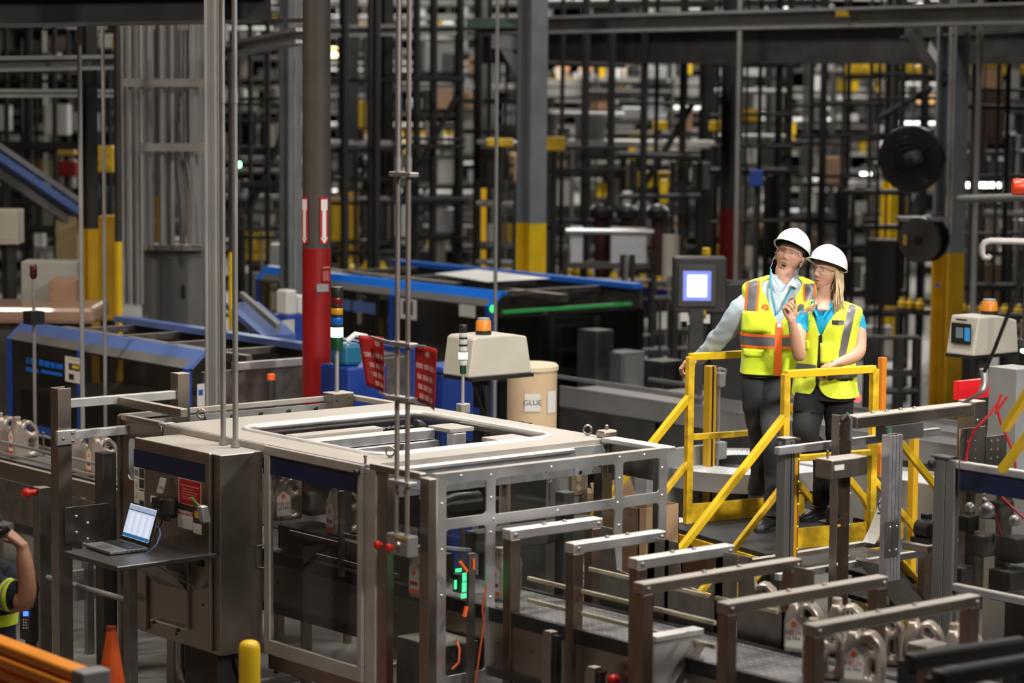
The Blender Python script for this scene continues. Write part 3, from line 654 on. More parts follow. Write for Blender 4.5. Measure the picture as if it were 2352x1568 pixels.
for y in (7.6, 8.6, 9.6, 10.6, 11.6, 12.6, 13.6):
    for x in (8.86, 9.35): MB().box(x, x + .05, y, y + .05, 0, .57).build('leg', STEELD, cv)
bolts([(8.866, 7.5 + .3 * i, .76) for i in range(20)], -EX, .008, DKS, cv, 'bolt', .003)
# wear strips / guide rails between the guard frames
for k, (z, x) in enumerate(((1.14, 8.92), (1.02, 8.92), (1.14, 9.36))):
    for j, (a, b) in enumerate(((9.66, 10.60), (9.15, 9.60))):
        tag(MB().bar((x, a, z), (x, b, z), .018, .022).build('guide_rail', mat('ivory_rail', (.40, .36, .26), .5), None, bevel=.003),
            ('upper', 'lower', 'far upper')[k] + ' pale plastic guide rail along the belt, ' + ('between first and second guard frames' if j == 0 else 'past the second guard frame'), 'guide rail', 'guide rails over the belt')
# steel side guards with a wide notch
for k, (y0, y1) in enumerate(((10.05, 10.60), (9.53, 10.08), (8.98, 9.52))):
    L = y1 - y0
    poly = [(0, .0), (L, 0), (L, .47), (L * .82, .47), (L * .76, .25), (L * .35, .22), (L * .26, .47), (0, .47)]
    o = MB().prism([(q[0], q[1]) for q in poly], (9.44, y0, .90), EY, EZ, EX, .006).build('side_guard', STEELD, None)
    tag(o, ('first', 'second', 'third')[k] + ' notched steel side guard beyond the belt, counted from the packer', 'guard plate', 'notched side guards')
# guard frames (inverted U)
RZ = 1.40
frames = ((8.85, 10.665), (8.853, 10.15), (8.826, 9.625), (8.415, 9.133), (8.405, 8.545), (8.375, 7.955))
ordw = ('first', 'second', 'third', 'fourth', 'fifth', 'sixth')
for k, (x0, y) in enumerate(frames):
    t = thing('belt_guard', ordw[k] + (' short' if k < 3 else ' long') + ' inverted U stainless guard frame over the belt, counted from the packer', 'guard frame', (x0, y, 0), 'guard frames over the belt')
    MB().box(x0, 9.515, y, y + .075, RZ - .055, RZ).build('crossbar', STEELB if k < 3 else STEEL, t, bevel=.006)
    for x in (x0 + .004, 9.44): MB().box(x, x + .07, y + .004, y + .071, 0, RZ - .055).build('leg', LEGS, t, bevel=.005)
    bolts([(x0 + .035, y - .001, RZ - .03), (9.485, y - .001, RZ - .03)], -EY, .012, STEEL, t, h=.008)
    bolts([(x0 + (9.515 - x0) * q, y + .035, RZ) for q in (.4, .62)], EZ, .013, STEEL, t, h=.012)
# clamps / posts in front of the conveyor
for k, (px, y0, lab) in enumerate(((1252, 1448, 'tall'), (1352, 1530, 'short'))):
    q = Px(px, y0, 8.72)
    t = thing('stub_post', lab + ' stainless bollard plate with slanted top right before the belt', 'post', (8.72, q.y, 0))
    MB().prism([(0, 0), (.075, 0), (.075, q.z), (.02, q.z), (0, q.z - .03)], (8.72, q.y + .03, 0), -EY, EZ, EX, .05).build('upright', STEEL, t, bevel=.004)
    MB().box(8.735, 8.77, q.y - .075, q.y - .045, .1, q.z - .02).build('rubber_strip', BLK, t)
tag(MB().sph(Pd(1410, 1560, 13.4), .035, .035, .03).build('mushroom_button', REDB, None, smooth=180), 'red mushroom knob at the bottom edge below the guard frames', 'button')
# grey transfer box at the fourth frame
q0 = Py(1504, 1460, 9.30); q1 = Py(1611, 1440, 9.30)
t = thing('transfer_box', 'pale steel transfer box with slanted brace between third and fourth guard frames', 'machine part', (q0.x, 9.3, .6))
MB().box(q0.x, q1.x, 9.30, 9.34, .78, q0.z - .03).build('side', mat('satin_steel', (.42, .40, .385), .5, .6), t, bevel=.006)
MB().box(q0.x - .01, q1.x, 9.28, 9.36, q0.z - .03, q0.z).build('rim', STEELB, t, bevel=.004)
MB().bar((q0.x + .05, 9.295, .70), (q1.x, 9.295, q0.z - .08), .01, .05).build('brace', STEEL, t)
MB().box(q0.x + .02, q1.x - .02, 9.31, 9.36, 0, .78).build('support', STEELD, t)
# jugs queueing at lower right
for k, (px, py, x, r) in enumerate(((1745, 1450, 9.20, -1.0), (1848, 1500, 9.24, -1.2), (1890, 1556, 9.12, -.9), (1985, 1572, 9.26, -1.1), (1500, 1345, 9.69, .3), (1330, 1265, 9.69, .0))):
    q = Pz(px, py, BZ + .002) if k < 4 else V(x, Px(px, py, x).y, .902)
    jug(q, r, ('champagne oil jug behind the fourth guard frame on the belt', 'champagne oil jug under the fifth guard frame, left of the belt queue', 'champagne oil jug leaning out beside the sixth guard frame leg',
               'champagne oil jug just right of the sixth guard frame leg', 'champagne oil jug seen between third and fourth guard frames', 'champagne oil jug behind the notch of the first side guard')[k], 'jugs leaving the packer')
# second belt carrying the far jugs
b2 = thing('side_conveyor', 'narrow dark conveyor behind the notched side guards carrying jugs', 'conveyor', (9.68, 9.6, 0))
MB().box(9.54, 9.84, 7.6, 10.6, .86, .90).build('belt', BELT, b2)
for y in (7.8, 9.0, 10.3): MB().box(9.6, 9.66, y, y + .05, 0, .86).build('leg', STEELD, b2)
bmesh_jugs = [(9.69, 8.2 + .26 * i) for i in range(4)]
for i, (x, y) in enumerate(bmesh_jugs): jug((x, y, .905), -1.0, ('first', 'second', 'third', 'fourth')[i] + ' jug in the row on the narrow side conveyor', 'jugs on the side conveyor')
# jugs inside the packer
for k, (px, py, x, z) in enumerate(((655, 1200, 9.06, .942), (788, 1225, 9.06, .945), (980, 1215, 8.78, .945), (1160, 1300, 9.10, .942))):
    q = Px(px, py, x); jug((x, q.y, 1.10 if k < 2 else .945), .12 * (k - 1), ('champagne oil jug behind the left edge of the guard door pane', 'champagne oil jug deep inside behind the guard door pane',
        'champagne oil jug behind the red button box', 'champagne oil jug inside the packer by the first guard frame leg')[k], 'jugs inside the packer')
MB().box(8.94, 9.2, 11.6, 13.0, .95, 1.095).build('jug_carrier', DKM, cv)

# sensors inside: orange levers, green laser patch, hoses
sp = thing('sensor_bracket', 'upright sensor bracket with orange clamp levers behind the front panel window', 'bracket', (8.80, 10.80, .5))
q = Py(1082, 1270, 10.80)
MB().box(q.x - .022, q.x + .022, 10.79, 10.81, 0, q.z).build('plate', STEELD, sp)
MB().bar(Py(1057, 1290, 10.77), Py(1073, 1312, 10.77), .014, .014).build('lever', HVOR, sp)
MB().bar(Py(1072, 1392, 10.77), Py(1066, 1416, 10.77), .016, .016).build('lever', HVOR, sp)
MB().obox(Py(1088, 1295, 10.785), EX, EY, EZ, .012, .004, .06).build('orange_tag', HVOR, sp)
tag(MB().tube([Py(1118, 1345, 10.8), Py(1113, 1365, 10.8), Py(1108, 1400, 10.8), Py(1112, 1430, 10.8), Py(1104, 1480, 10.8), Py(1096, 1540, 10.8), Py(1090, 1568, 10.8)], .006, 6).build('orange_hose', oc, None, smooth=60),
    'thin orange hose running down beside the front panel leg', 'hose')
tag(MB().tube([Py(1048, 1470, 10.9), Py(1056, 1490, 10.8), Py(1054, 1520, 10.8), Py(1038, 1537, 10.8)], .007, 6).build('orange_hose', oc, None, smooth=60), 'short orange hose loop at the foot of the front panel', 'hose')
gl = thing('laser_scanner', 'small laser scanner throwing a green light patch inside the packer', 'sensor', (8.80, 11.0, 1.0))
MB().box(8.74, 8.80, 10.97, 11.03, 1.02, 1.12).build('housing', BLK, gl, bevel=.005)
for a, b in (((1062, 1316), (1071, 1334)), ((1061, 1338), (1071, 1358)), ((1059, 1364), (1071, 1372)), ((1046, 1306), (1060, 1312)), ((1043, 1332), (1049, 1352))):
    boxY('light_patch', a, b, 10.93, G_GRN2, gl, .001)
tag(MB().box(8.55, 8.95, 10.40, 10.75, 0, .14).build('floor_mat', mat('pale_mat', (.32, .33, .34), .6, 0, .1, 6), None, bevel=.01), 'pale grey plastic-covered block on the floor before the front panel', 'block')
# grey box with socket, cartons behind the packer
t = thing('junction_cabinet', 'pale grey electrical box with double socket seen through the long front window', 'electrical box', (10.6, 12.0, .4))
q = Pd(1278, 1130, 16.4)
MB().box(q.x - .13, q.x + .22, q.y - .05, q.y + .30, .4, q.z + .16).build('body', GRYM, t, bevel=.006)
MB().box(q.x + .06, q.x + .18, q.y - .075, q.y - .05, q.z - .02, q.z + .12).build('socket_plate', mat('tan_plate', (.24, .18, .13), .5), t, bevel=.004)
MB().box(q.x - .06, q.x + .12, q.y - .04, q.y + .1, q.z + .16, q.z + .19).build('white_carton', WHT, t)
for k in (0, 1):
    MB().lathe((q.x + .12, q.y - .076, q.z + .025 + .06 * k), [(.02, 0), (.02, .002)], 14, -EY).build('socket', mat('sock', (.45, .36, .26), .5), t)
MB().box(q.x - .1, q.x + .2, q.y, q.y + .25, 0, .4).build('stand', DKS, t)
def carton(c, sx, sy, sz, rz, label, group=None, open_top=False):
    t = thing('carton', label, 'box', c, group); t.rotation_euler = (0, 0, rz)
    w = .006; b = MB().box(-sx / 2, sx / 2, -sy / 2, -sy / 2 + w, 0, sz).box(-sx / 2, sx / 2, sy / 2 - w, sy / 2, 0, sz).box(-sx / 2, -sx / 2 + w, -sy / 2, sy / 2, 0, sz).box(sx / 2 - w, sx / 2, -sy / 2, sy / 2, 0, sz).box(-sx / 2, sx / 2, -sy / 2, sy / 2, 0, w)
    b.build('walls', CARD, t, local=True)
    if open_top:
        MB().obox((0, sy / 2 + .03, sz + .05), EX, (EY * .5 + EZ).normalized(), EX.cross((EY * .5 + EZ).normalized()), sx, .12, .005).build('flap', CARD, t, local=True)
    else:
        MB().box(-sx / 2, sx / 2, -sy / 2, sy / 2, sz, sz + .005).build('flap', CARD, t, local=True)
    MB().box(-.03, .03, -sy / 2 - .001, -sy / 2, sz * .1, sz * .98).build('tape', mat('tape', (.40, .29, .19), .4), t, local=True)
    return t
q = Pd(1464, 1160, 16.2); carton((q.x, q.y, .62), .34, .40, q.z - .62 + .02, 0, 'open brown carton behind the right windows of the front panel', open_top=True)
q = Pd(1464, 1260, 15.9); carton((q.x, q.y, 0.0), .5, .40, .60, 0, 'printed brown carton under the open one behind the front panel')
q = Pd(1332, 1140, 17.0); carton((q.x, q.y, .9), .18, .3, q.z - .86, 0, 'narrow brown carton standing behind the pale grey electrical box')
tag(MB().box(q.x - .2, q.x + .25, q.y - .2, q.y + .25, 0, .895).build('carton_stand', DKS, None), 'dark stand under the narrow carton behind the packer', 'stand')
q = Pd(1570, 1230, 16.9); carton((q.x, q.y, 0.0), .5, .5, q.z - .02, 0, 'brown carton standing beside the yellow stairs')

# ================================================================== yellow crossover platform
dl = math.radians(-10.5); PA = V(math.cos(dl), math.sin(dl), 0); PB = V(-math.sin(dl), math.cos(dl), 0); PO = V(11.17, 10.89, 0)
def pp(a, b, z): return PO + PA * a + PB * b + UZ * z
plat = thing('crossover_platform', 'yellow crossover platform with handrails and stairs under the two people in hard hats', 'platform', PO)
BW, AL = 1.05, .66
def pbar(name, p0, p1, w=.042, h=.042, m=YEL, bev=.004, up=PB): return MB().bar(p0, p1, w, h, up).build(name, m, plat, bevel=bev)
for b, nm in ((0, 0), (BW, 1)):
    for a in (0, AL): pbar('post', pp(a, b, .98), pp(a, b, 2.07), .045, .045, YELW)
    pbar('top_rail', pp(0, b, 2.07), pp(AL + .001, b, 2.07), .045, .045)
    pbar('mid_rail', pp(0, b, 1.555), pp(AL, b, 1.555), .038, .04, YELW)
    pbar('toe_board', pp(0.02, b, 1.06), pp(AL + .25, b, 1.06), .006, .13, YELW, 0, up=UZ)
    for s, a0 in ((-1, 0), (1, AL)):
        e = .74
        p = [pp(a0, b, 1.82), pp(a0 + s * e, b, 1.82 - e * 1.03), pp(a0 + s * (e + .035), b, 1.82 - e * 1.03 - .07), pp(a0 + s * (e + .04), b, .35)]
        pbar('stair_rail', p[0], p[1]); pbar('stair_rail', p[1], p[2]); pbar('stair_rail', p[2], p[3])
        pbar('stair_mid_rail', pp(a0, b, 1.40), pp(a0 + s * e * 1.02, b, 1.40 - e * 1.05), .036, .036, YELW)
        pbar('stringer', pp(a0 + s * .12, b, .96), pp(a0 + s * 1.08, b, .0), .012, .15, YELW, 0)
for b in (0, BW):
    for a in (-.08, AL + .2): pbar('support_leg', pp(a, b, 0), pp(a, b, .9), .05, .05, DKS)
MB().obox(pp(.33, BW / 2, .985), PA, PB, UZ, .98, BW + .1, .03).build('deck_mat', RUB, plat, bevel=.003)
MB().obox(pp(.33, BW / 2, .945), PA, PB, UZ, 1.0, BW + .12, .05).build('deck_frame', YELW, plat, bevel=.004)
for s, a0 in ((-1, -.14), (1, AL + .14)):
    for k in range(3):
        MB().obox(pp(a0 + s * (.14 + .26 * k), BW / 2, .72 - .24 * k), PA, PB, UZ, .24, BW, .03).build('tread', RUB, plat, bevel=.003)
        MB().obox(pp(a0 + s * (.14 + .26 * k + .12), BW / 2, .715 - .24 * k), PA, PB, UZ, .015, BW, .045).build('tread_nosing', YELW, plat)

# ================================================================== right machine: light curtain, steel post, beam, guard door
q = Pd(1812, 1008, 14.9)
lc = thing('light_curtain', 'grey light curtain post with orange-yellow strip before the crossover platform', 'light curtain', (q.x, q.y, 0))
MB().box(q.x - .055, q.x + .025, q.y - .03, q.y + .04, 0, q.z).build('profile', mat('profile_grey', (.20, .20, .20), .45, .6), lc, bevel=.004)
MB().box(q.x - .012, q.x - .004, q.y - .031, q.y - .02, 0, q.z - .01).build('profile_groove', BLK, lc)
MB().box(q.x + .028, q.x + .062, q.y - .03, q.y + .03, .45, q.z - .06).build('sensor_bar', mat('curtain_amber', (.72, .33, .01), .4), lc, bevel=.004)
MB().box(q.x + .050, q.x + .054, q.y - .0325, q.y - .03, .47, q.z - .07).build('lens_slot', BLK, lc)
for i in range(9): MB().box(q.x + .050, q.x + .054, q.y - .034, q.y - .0325, q.z - .12 - .13 * i, q.z - .112 - .13 * i).build('lamp_dot', glow('dot_green', (.4, 1, .1), 3), lc)
MB().box(q.x - .06, q.x + .03, q.y - .035, q.y + .045, q.z, q.z + .012).build('top_plate', STEEL, lc, bevel=.003)
MB().box(q.x + .022, q.x + .068, q.y - .036, q.y + .036, q.z - .06, q.z + .004).build('end_cap', BLK, lc, bevel=.006)
MB().lathe((q.x - .06, q.y, q.z - .04), [(.03, 0), (.035, .02), (.02, .035)], 14, -EX).build('knob', BLK, lc, smooth=40)
q = Pd(1912, 955, 14.8); spx, spy, spz = q.x, q.y, q.z
sp = thing('steel_post', 'perforated stainless channel post right of the light curtain', 'post', (spx, spy, 0))
pl = plate('web', [[(0, 0), (.10, 0), (.10, spz), (0, spz)]] + [circ(.055, spz - .13, .012), circ(.04, spz - .16, .008), rrect(.025, spz - .60, .09, spz - .575, .012), rrect(.045, spz - .645, .09, spz - .63, .006), circ(.06, spz - .86, .014), circ(.035, spz - .82, .006)],
           .006, (spx, spy, 0), EX, EZ, LEGS, sp)
MB().box(spx - .003, spx + .003, spy - .055, spy + .003, 0, spz + .01).box(spx + .097, spx + .103, spy - .055, spy + .003, 0, spz).build('flange', STEEL, sp, bevel=.002)
bolts([(spx + .1, spy - .057, spz - .09 - .18 * i) for i in range(9)] + [(spx + .05, spy - .005, spz - .05)], -EY, .009, STEELB, sp, h=.006)
bm_ = thing('cross_beam', 'dusty stainless cross beam bolted to the perforated post', 'beam', (spx + .1, spy - .05, spz - .08))
MB().box(spx + .105, spx + 1.13, spy - .09, spy + .02, spz - .075, spz - .003).build('beam', STEEL, bm_, bevel=.01)
bolts([(spx + .30 + .12 * i, spy - .03, spz - .003) for i in range(4)], EZ, .012, STEEL, bm_, h=.012)
MB().box(spx + 1.10, spx + 1.21, spy - .11, spy + .02, spz - .55, spz + .01).build('end_plate', STEEL, bm_, bevel=.006)
bolts([(spx + 1.13 + .05 * (i % 2), spy - .112, spz - .1 - .06 * i) for i in range(6)], -EY, .008, STEELB, bm_, h=.005)
MB().box(spx + .34, spx + .66, spy - .105, spy - .02, spz - .16, spz - .076).build('hanger', DKM, bm_, bevel=.004)
MB().box(spx + .355, spx + .385, spy - .107, spy - .1, spz - .15, spz - .085).build('green_tag', mat('tag_green', (.06, .16, .07), .4), bm_)
MB().box(spx - .32, spx + 1.05, spy + .10, spy + .14, spz - .21, spz - .165).build('lower_rail', ALU, bm_, bevel=.003)
MB().tube([(spx + .05, spy - .03, spz - .02), (spx + .06, spy - .06, spz + .015), (spx + .085, spy - .065, spz - .02), (spx + .09, spy - .06, spz - .14)], .010, 8).build('cable_loop', mat('loop_grey', (.10, .10, .11), .4), bm_, smooth=60)
bxm = thing('sensor_box', 'hooded stainless sensor box on the perforated post', 'sensor box', (spx - .05, spy - .07, spz - .4))
MB().box(spx - .20, spx + .10, spy - .19, spy - .06, spz - .325, spz - .215).build('housing', STEEL, bxm, bevel=.008)
MB().box(spx - .18, spx - .175, spy - .196, spy - .19, spz - .27, spz - .245).box(spx - .178, spx - .10, spy - .193, spy - .1905, spz - .275, spz - .245).build('label', PAPER, bxm)
MB().cyl((spx - .16, spy - .12, spz - .215), (spx - .16, spy - .12, spz - .17), .008).build('stud', STEEL, bxm)
q = Pd(2050, 1010, 14.7)
al = thing('aluminium_post', 'grooved aluminium profile post hanging under the cross beam', 'post', (q.x, q.y, .9))
for i in range(4): MB().box(q.x - .055 + .029 * i, q.x - .032 + .029 * i, q.y - .03, q.y + .03, Py(2050, 1330, q.y).z, q.z + .03).build('rib', ALU, al)
MB().box(q.x - .05, q.x + .05, q.y - .02, q.y + .02, Py(2050, 1330, q.y).z, q.z + .03).build('core', BLK, al)
for i in (-1, 1): MB().box(q.x - .025 + .03 * i - .028, q.x - .025 + .03 * i + .028 - .006, q.y - .042, q.y - .031, Py(2050, 1275, q.y).z, Py(2050, 1190, q.y).z).build('splice_plate', DKM, al, bevel=.008)
bolts([(q.x - .052 + .055 * i, q.y - .044, zz) for i in (0, 1) for zz in (Py(2050, 1205, q.y).z, Py(2050, 1258, q.y).z)], -EY, .008, STEELB, al, h=.005)
y9 = spy + .04
fr = thing('discharge_table', 'low stainless discharge table with curved chute between platform and guard door', 'machine part', (10.9, y9, .6))
a = Py(1790, 1318, y9); b = Py(2190, 1255, y9)
MB().box(a.x, b.x, y9, y9 + .04, a.z - .04, a.z).build('front_rail', ALU, fr, bevel=.004)
MB().box(a.x + .05, b.x - .45, y9 + .05, y9 + .34, a.z - .02, a.z - .005).build("tray", DKM, fr)
MB().box(a.x + .03, b.x - .42, y9 + .32, y9 + .37, a.z - .03, a.z + .02).build('rear_rail', STEEL, fr)
for x in (a.x + .1, b.x - .2): MB().box(x, x + .05, y9 + .05, y9 + .1, 0, a.z - .04).build('leg', STEELD, fr)
c = Py(2010, 1230, y9 + .1)
MB().grid(lambda u, v: V(c.x + .16 * u, c.y + .10 * v, c.z - .05 + .16 * (1 - math.cos(u * 1.3)) + .16 * u), 10, 4).build('chute', STEELB, fr, smooth=180)
text('number', '2', .105, Py(2021, 1168, y9 + .02), -EX, EZ, NAVY, fr); text('number', '1', .085, Py(2063, 1150, y9 + .3), -EX, EZ, NAVY, fr)
MB().box(Py(1995, 1200, y9 + .025).x, Py(2035, 1200, y9 + .025).x, y9 + .024, y9 + .028, a.z, a.z + .42).build('pane', GLASS, fr)
# chute down to the right under the table
q0 = Pd(2010, 1290, 15.0); q1 = Pd(2150, 1450, 15.4)
tag(MB().bar(q0, q1, .30, .02).build('slide_plate', STEELD, None), 'dark steel slide plate sloping down under the discharge table', 'chute')
# guard door at the right edge
gx = 11.2
gd = thing('guard_frame_door', 'grey guard door with navy stripe and clear pane at the right edge', 'guard door', (gx, 9.1, 0))
pg = mat('profile_grey', (.20, .20, .20), .45, .6)
MB().box(gx, gx + .06, 9.655, 9.735, 0, 1.70).build('post', pg, gd, bevel=.004)
MB().box(gx, gx + .05, 9.585, 9.65, .30, 1.70).build('stile', pg, gd, bevel=.004)
MB().box(gx, gx + .05, 8.3, 9.585, 1.655, 1.70).build('top_rail', ALU, gd, bevel=.01)
MB().box(gx, gx + .05, 8.3, 9.585, .955, 1.0).build('mid_rail', ALU, gd, bevel=.01)
MB().box(gx + .02, gx + .025, 8.3, 9.585, 1.0, 1.655).build('pane', GLASSD, gd)
MB().box(gx + .016, gx + .019, 8.3, 9.585, 1.54, 1.655).build('navy_band', NAVY, gd)
MB().box(gx + .02, gx + .025, 8.3, 9.585, .30, .955).build('pane', GLASSD, gd)
MB().box(gx - .01, gx + .07, 9.62, 9.75, 1.70, 1.715).build('post_cap', DKM, gd, bevel=.004)
MB().lathe((gx - .01, 9.735, 1.665), [(.02, 0), (.026, .02), (.015, .03)], 14, -EX).build('knob', BLK, gd, smooth=40)
# machinery behind that pane
mm = thing('filler_module', 'dark filling module with clear bowls behind the right guard door pane', 'machine', (11.7, 8.9, 0))
for i, (px, py, s, m) in enumerate(((2225, 1200, .10, BLK), (2300, 1170, .12, BLK), (2260, 1250, .14, DKM), (2335, 1260, .16, BLK), (2210, 1320, .12, DKM), (2320, 1340, .2, DKM))):
    q = Pd(px, py, 14.9); MB().cbox(q, s, s * .8, s * .9).build('block', m, mm, bevel=.01)
for i, (px, py, r) in enumerate(((2266, 1172, .045), (2228, 1165, .028), (2330, 1195, .03), (2260, 1150, .02))):
    q = Pd(px, py, 14.75); MB().lathe(q, [(r * .6, -r), (r, -r * .6), (r, r * .5), (r * .5, r)], 16).build('bowl', ALU, mm, smooth=50)
MB().box(11.45, 12.1, 8.5, 9.4, 0, .95).build('base', DKM, mm)
for px in (2215, 2300): q = Pd(px, 1300, 15); MB().box(q.x, q.x + .08, q.y, q.y + .05, .9, 1.6).build('column', STEELD, mm)
# plates with holes above the door
for k, (tl, br, nm) in enumerate((((2205, 985), (2262, 1062), 'left'), ((2262, 1003), (2310, 1062), 'right'))):
    Y = 9.55; a = Py(*tl, Y); b = Py(*br, Y)
    tag(plate('drilled_plate', [[(0, 0), (b.x - a.x, 0), (b.x - a.x, a.z - b.z + .15), (0, a.z - b.z + .15)]] + [circ((b.x - a.x) * f, .19 + .05 * i, .008) for f in (.3, .6) for i in range(3)], .006, (a.x, Y, b.z - .15), EX, EZ, STEEL, None),
        nm + ' drilled stainless plate behind the red hoses', 'plate', 'drilled plates')
rh = mat('red_hose', (.42, .012, .018), .3)
for k, pts in enumerate((((2300, 905), (2292, 925), (2270, 955), (2240, 985), (2228, 1010), (2222, 1040), (2218, 1060)), ((2300, 905), (2290, 935), (2300, 975), (2316, 1010), (2330, 1045), (2333, 1075)), ((2313, 910), (2300, 930), (2285, 950)),
                         ((2258, 1140), (2280, 1165), (2290, 1200), (2300, 1230)), ((2300, 1140), (2325, 1165), (2352, 1190)))):
    tag(MB().tube([Pd(x, y, 14.6 if k < 3 else 14.85) for x, y in pts], .0075, 7).build('red_hose', rh, None, smooth=60),
        ('red air hose curving down to the left above the right guard door', 'red air hose curving down to the right above the guard door', 'short red air hose joining the upper pair', 'red air hose behind the guard door pane beside the clear bowl', 'red air hose crossing the guard door pane at the picture edge')[k], 'hose', 'red air hoses')
q = Pd(2128, 1215, 15.2)
mo = thing('gear_motor', 'black gear motor on the rail left of the guard door post', 'motor', q)
MB().lathe(q, [(.045, -.06), (.06, -.05), (.06, .05), (.04, .06)], 18, EY).build('housing', BLK, mo, smooth=40); MB().cbox(q + V(.01, 0, -.06), .14, .14, .03).build('foot', BLK, mo)
MB().cbox(q + V(.02, .02, .07), .05, .05, .04).build('terminal_box', BLK, mo, bevel=.006)
MB().box(q.x - .10, q.x + .25, q.y - .1, q.y + .1, q.z - .12, q.z - .076).build('bracket_rail', STEEL, mo, bevel=.006)
MB().box(q.x + .05, q.x + .1, q.y, q.y + .05, 0, q.z - .12).build('bracket_leg', STEELD, mo)
MB().box(q.x - .05, q.x, q.y - .104, q.y - .101, q.z - .11, q.z - .09).build('label', PAPER, mo)

for k, (p0, p1, d) in enumerate((((2085, 1520), (2352, 1480), 11.0), ((2150, 1560), (2380, 1520), 10.4))):
    a = Pd(*p0, d); b = Pd(*p1, d + .35); t = thing('black_guard_bar', ('upper', 'lower')[k] + ' black padded bar in the bottom right corner', 'guard bar', a, 'black bars at bottom right')
    MB().bar(a, b, .07, .075).build('pad', BLK, t, bevel=.015); MB().box(a.x, a.x + .06, a.y, a.y + .06, 0, a.z).build('support', DKS, t); MB().box(b.x - .06, b.x, b.y, b.y + .06, 0, b.z).build('support', DKS, t)
q = Pd(2130, 1500, 12.2); t = thing('clamp_block', 'grey drive block with drilled face left of the black padded bars', 'machine part', (q.x, q.y, 0))
MB().cbox(q, .16, .14, .11).build('block', STEEL, t, bevel=.02); MB().box(q.x - .05, q.x + .05, q.y - .05, q.y + .05, 0, q.z - .055).build('stand', LEGS, t); bolts([(q.x - .03, q.y - .071, q.z + .01), (q.x + .01, q.y - .071, q.z + .01)], -EY, .012, BLK, t)
# ================================================================== people
def proj(p):
    q = Vector(p) - CAM; d = q.dot(FW); return 1176 + F_PX * q.dot(RT) / d, 784 - F_PX * q.dot(UP) / d
def crom(P, t):
    n = len(P) - 1; x = min(max(t, 0), 1) * n; i = min(int(x), n - 1); u = x - i
    a, b, c, d = P[max(i - 1, 0)], P[i], P[i + 1], P[min(i + 2, n)]
    return 0.5 * ((2 * b) + (c - a) * u + (2 * a - 5 * b + 4 * c - d) * u * u + (3 * b - a - 3 * c + d) * u ** 3)
class Torso:
    def __init__(s, rings, yaw, n=2.5, fold=.004, seed=0.0):
        s.c = [Pd(x, y, d) for x, y, d, a, b in rings]; s.a = [r[3] for r in rings]; s.b = [r[4] for r in rings]
        s.py = [r[1] for r in rings]; s.n = n; s.fold = fold; s.seed = seed
        cy, sy = math.cos(yaw), math.sin(yaw)
        s.L = CR * cy + CF * sy; s.Fr = CF * cy - CR * sy
    def t_of_y(s, y):
        n = len(s.py) - 1
        for i in range(n):
            if (s.py[i] - y) * (s.py[i + 1] - y) <= 0: return (i + (s.py[i] - y) / (s.py[i] - s.py[i + 1])) / n
        return 0.0 if y > s.py[0] else 1.0
    def p(s, t, ph, off=0.0):
        c = crom(s.c, t); a = crom(s.a, t) + off; b = crom(s.b, t) + off
        co, si = math.cos(ph), math.sin(ph); e = 2 / s.n
        q = c + s.L * (a * math.copysign(abs(co) ** e, co)) + s.Fr * (b * math.copysign(abs(si) ** e, si))
        if s.fold:
            f = noise.noise(Vector((ph * 2.2, t * 5, s.seed))) + .6 * noise.noise(Vector((ph * 4.5 + t * 7, t * 9 - ph * 2, s.seed + 5)))
            q += (s.L * co + s.Fr * si) * (f * s.fold)
        return q
    def phi(s, px, t):
        lo, hi = 0.02, math.pi - .02                     # x falls as phi grows
        for _ in range(26):
            m = (lo + hi) / 2
            if proj(s.p(t, m))[0] > px: lo = m
            else: hi = m
        return (lo + hi) / 2
    def strip(s, x0, x1, y0, y1, off, nx=6, ny=14):          # patch between picture columns x0(y), x1(y) and rows y0..y1
        f0 = x0 if callable(x0) else (lambda y: x0); f1 = x1 if callable(x1) else (lambda y: x1)
        def fn(u, v):
            y = y0 + (y1 - y0) * v; t = s.t_of_y(y); pa = s.phi(f0(y), t); pb = s.phi(f1(y), t)
            return s.p(t, pa + (pb - pa) * u, off)
        return MB().grid(fn, nx, ny)
    def band(s, ya, yb, off, p0=0.0, p1=2 * math.pi, n=72):
        ta, tb = s.t_of_y(ya), s.t_of_y(yb)
        return MB().grid(lambda u, v: s.p(ta + (tb - ta) * v, p0 + (p1 - p0) * u, off), n, 5)
def lin(y0, x0, y1, x1): return lambda y: x0 + (x1 - x0) * (y - y0) / (y1 - y0)
def vest_mesh(T, off, tv, tn, hmax, tb=0.0, hb=0.0, n=60, m=70, bulge=0.0):
    def gap(t):
        h = .012
        if t > tv: h += hmax * ((t - tv) / (tn - tv)) ** .9
        if t < tb: h += hb * (1 - math.sqrt(max(0, 1 - (1 - t / tb) ** 2)))
        return h
    b = MB()
    for sgn in (1, -1):
        def fn(u, v):
            t = tn * v; h = gap(t); ph = math.pi / 2 + sgn * (h + (math.pi - h) * u)
            return T.p(t, ph, off + bulge * math.sin(math.pi * min(1, t / .25)) * 0)
        b.grid(fn, n, m)
    return b
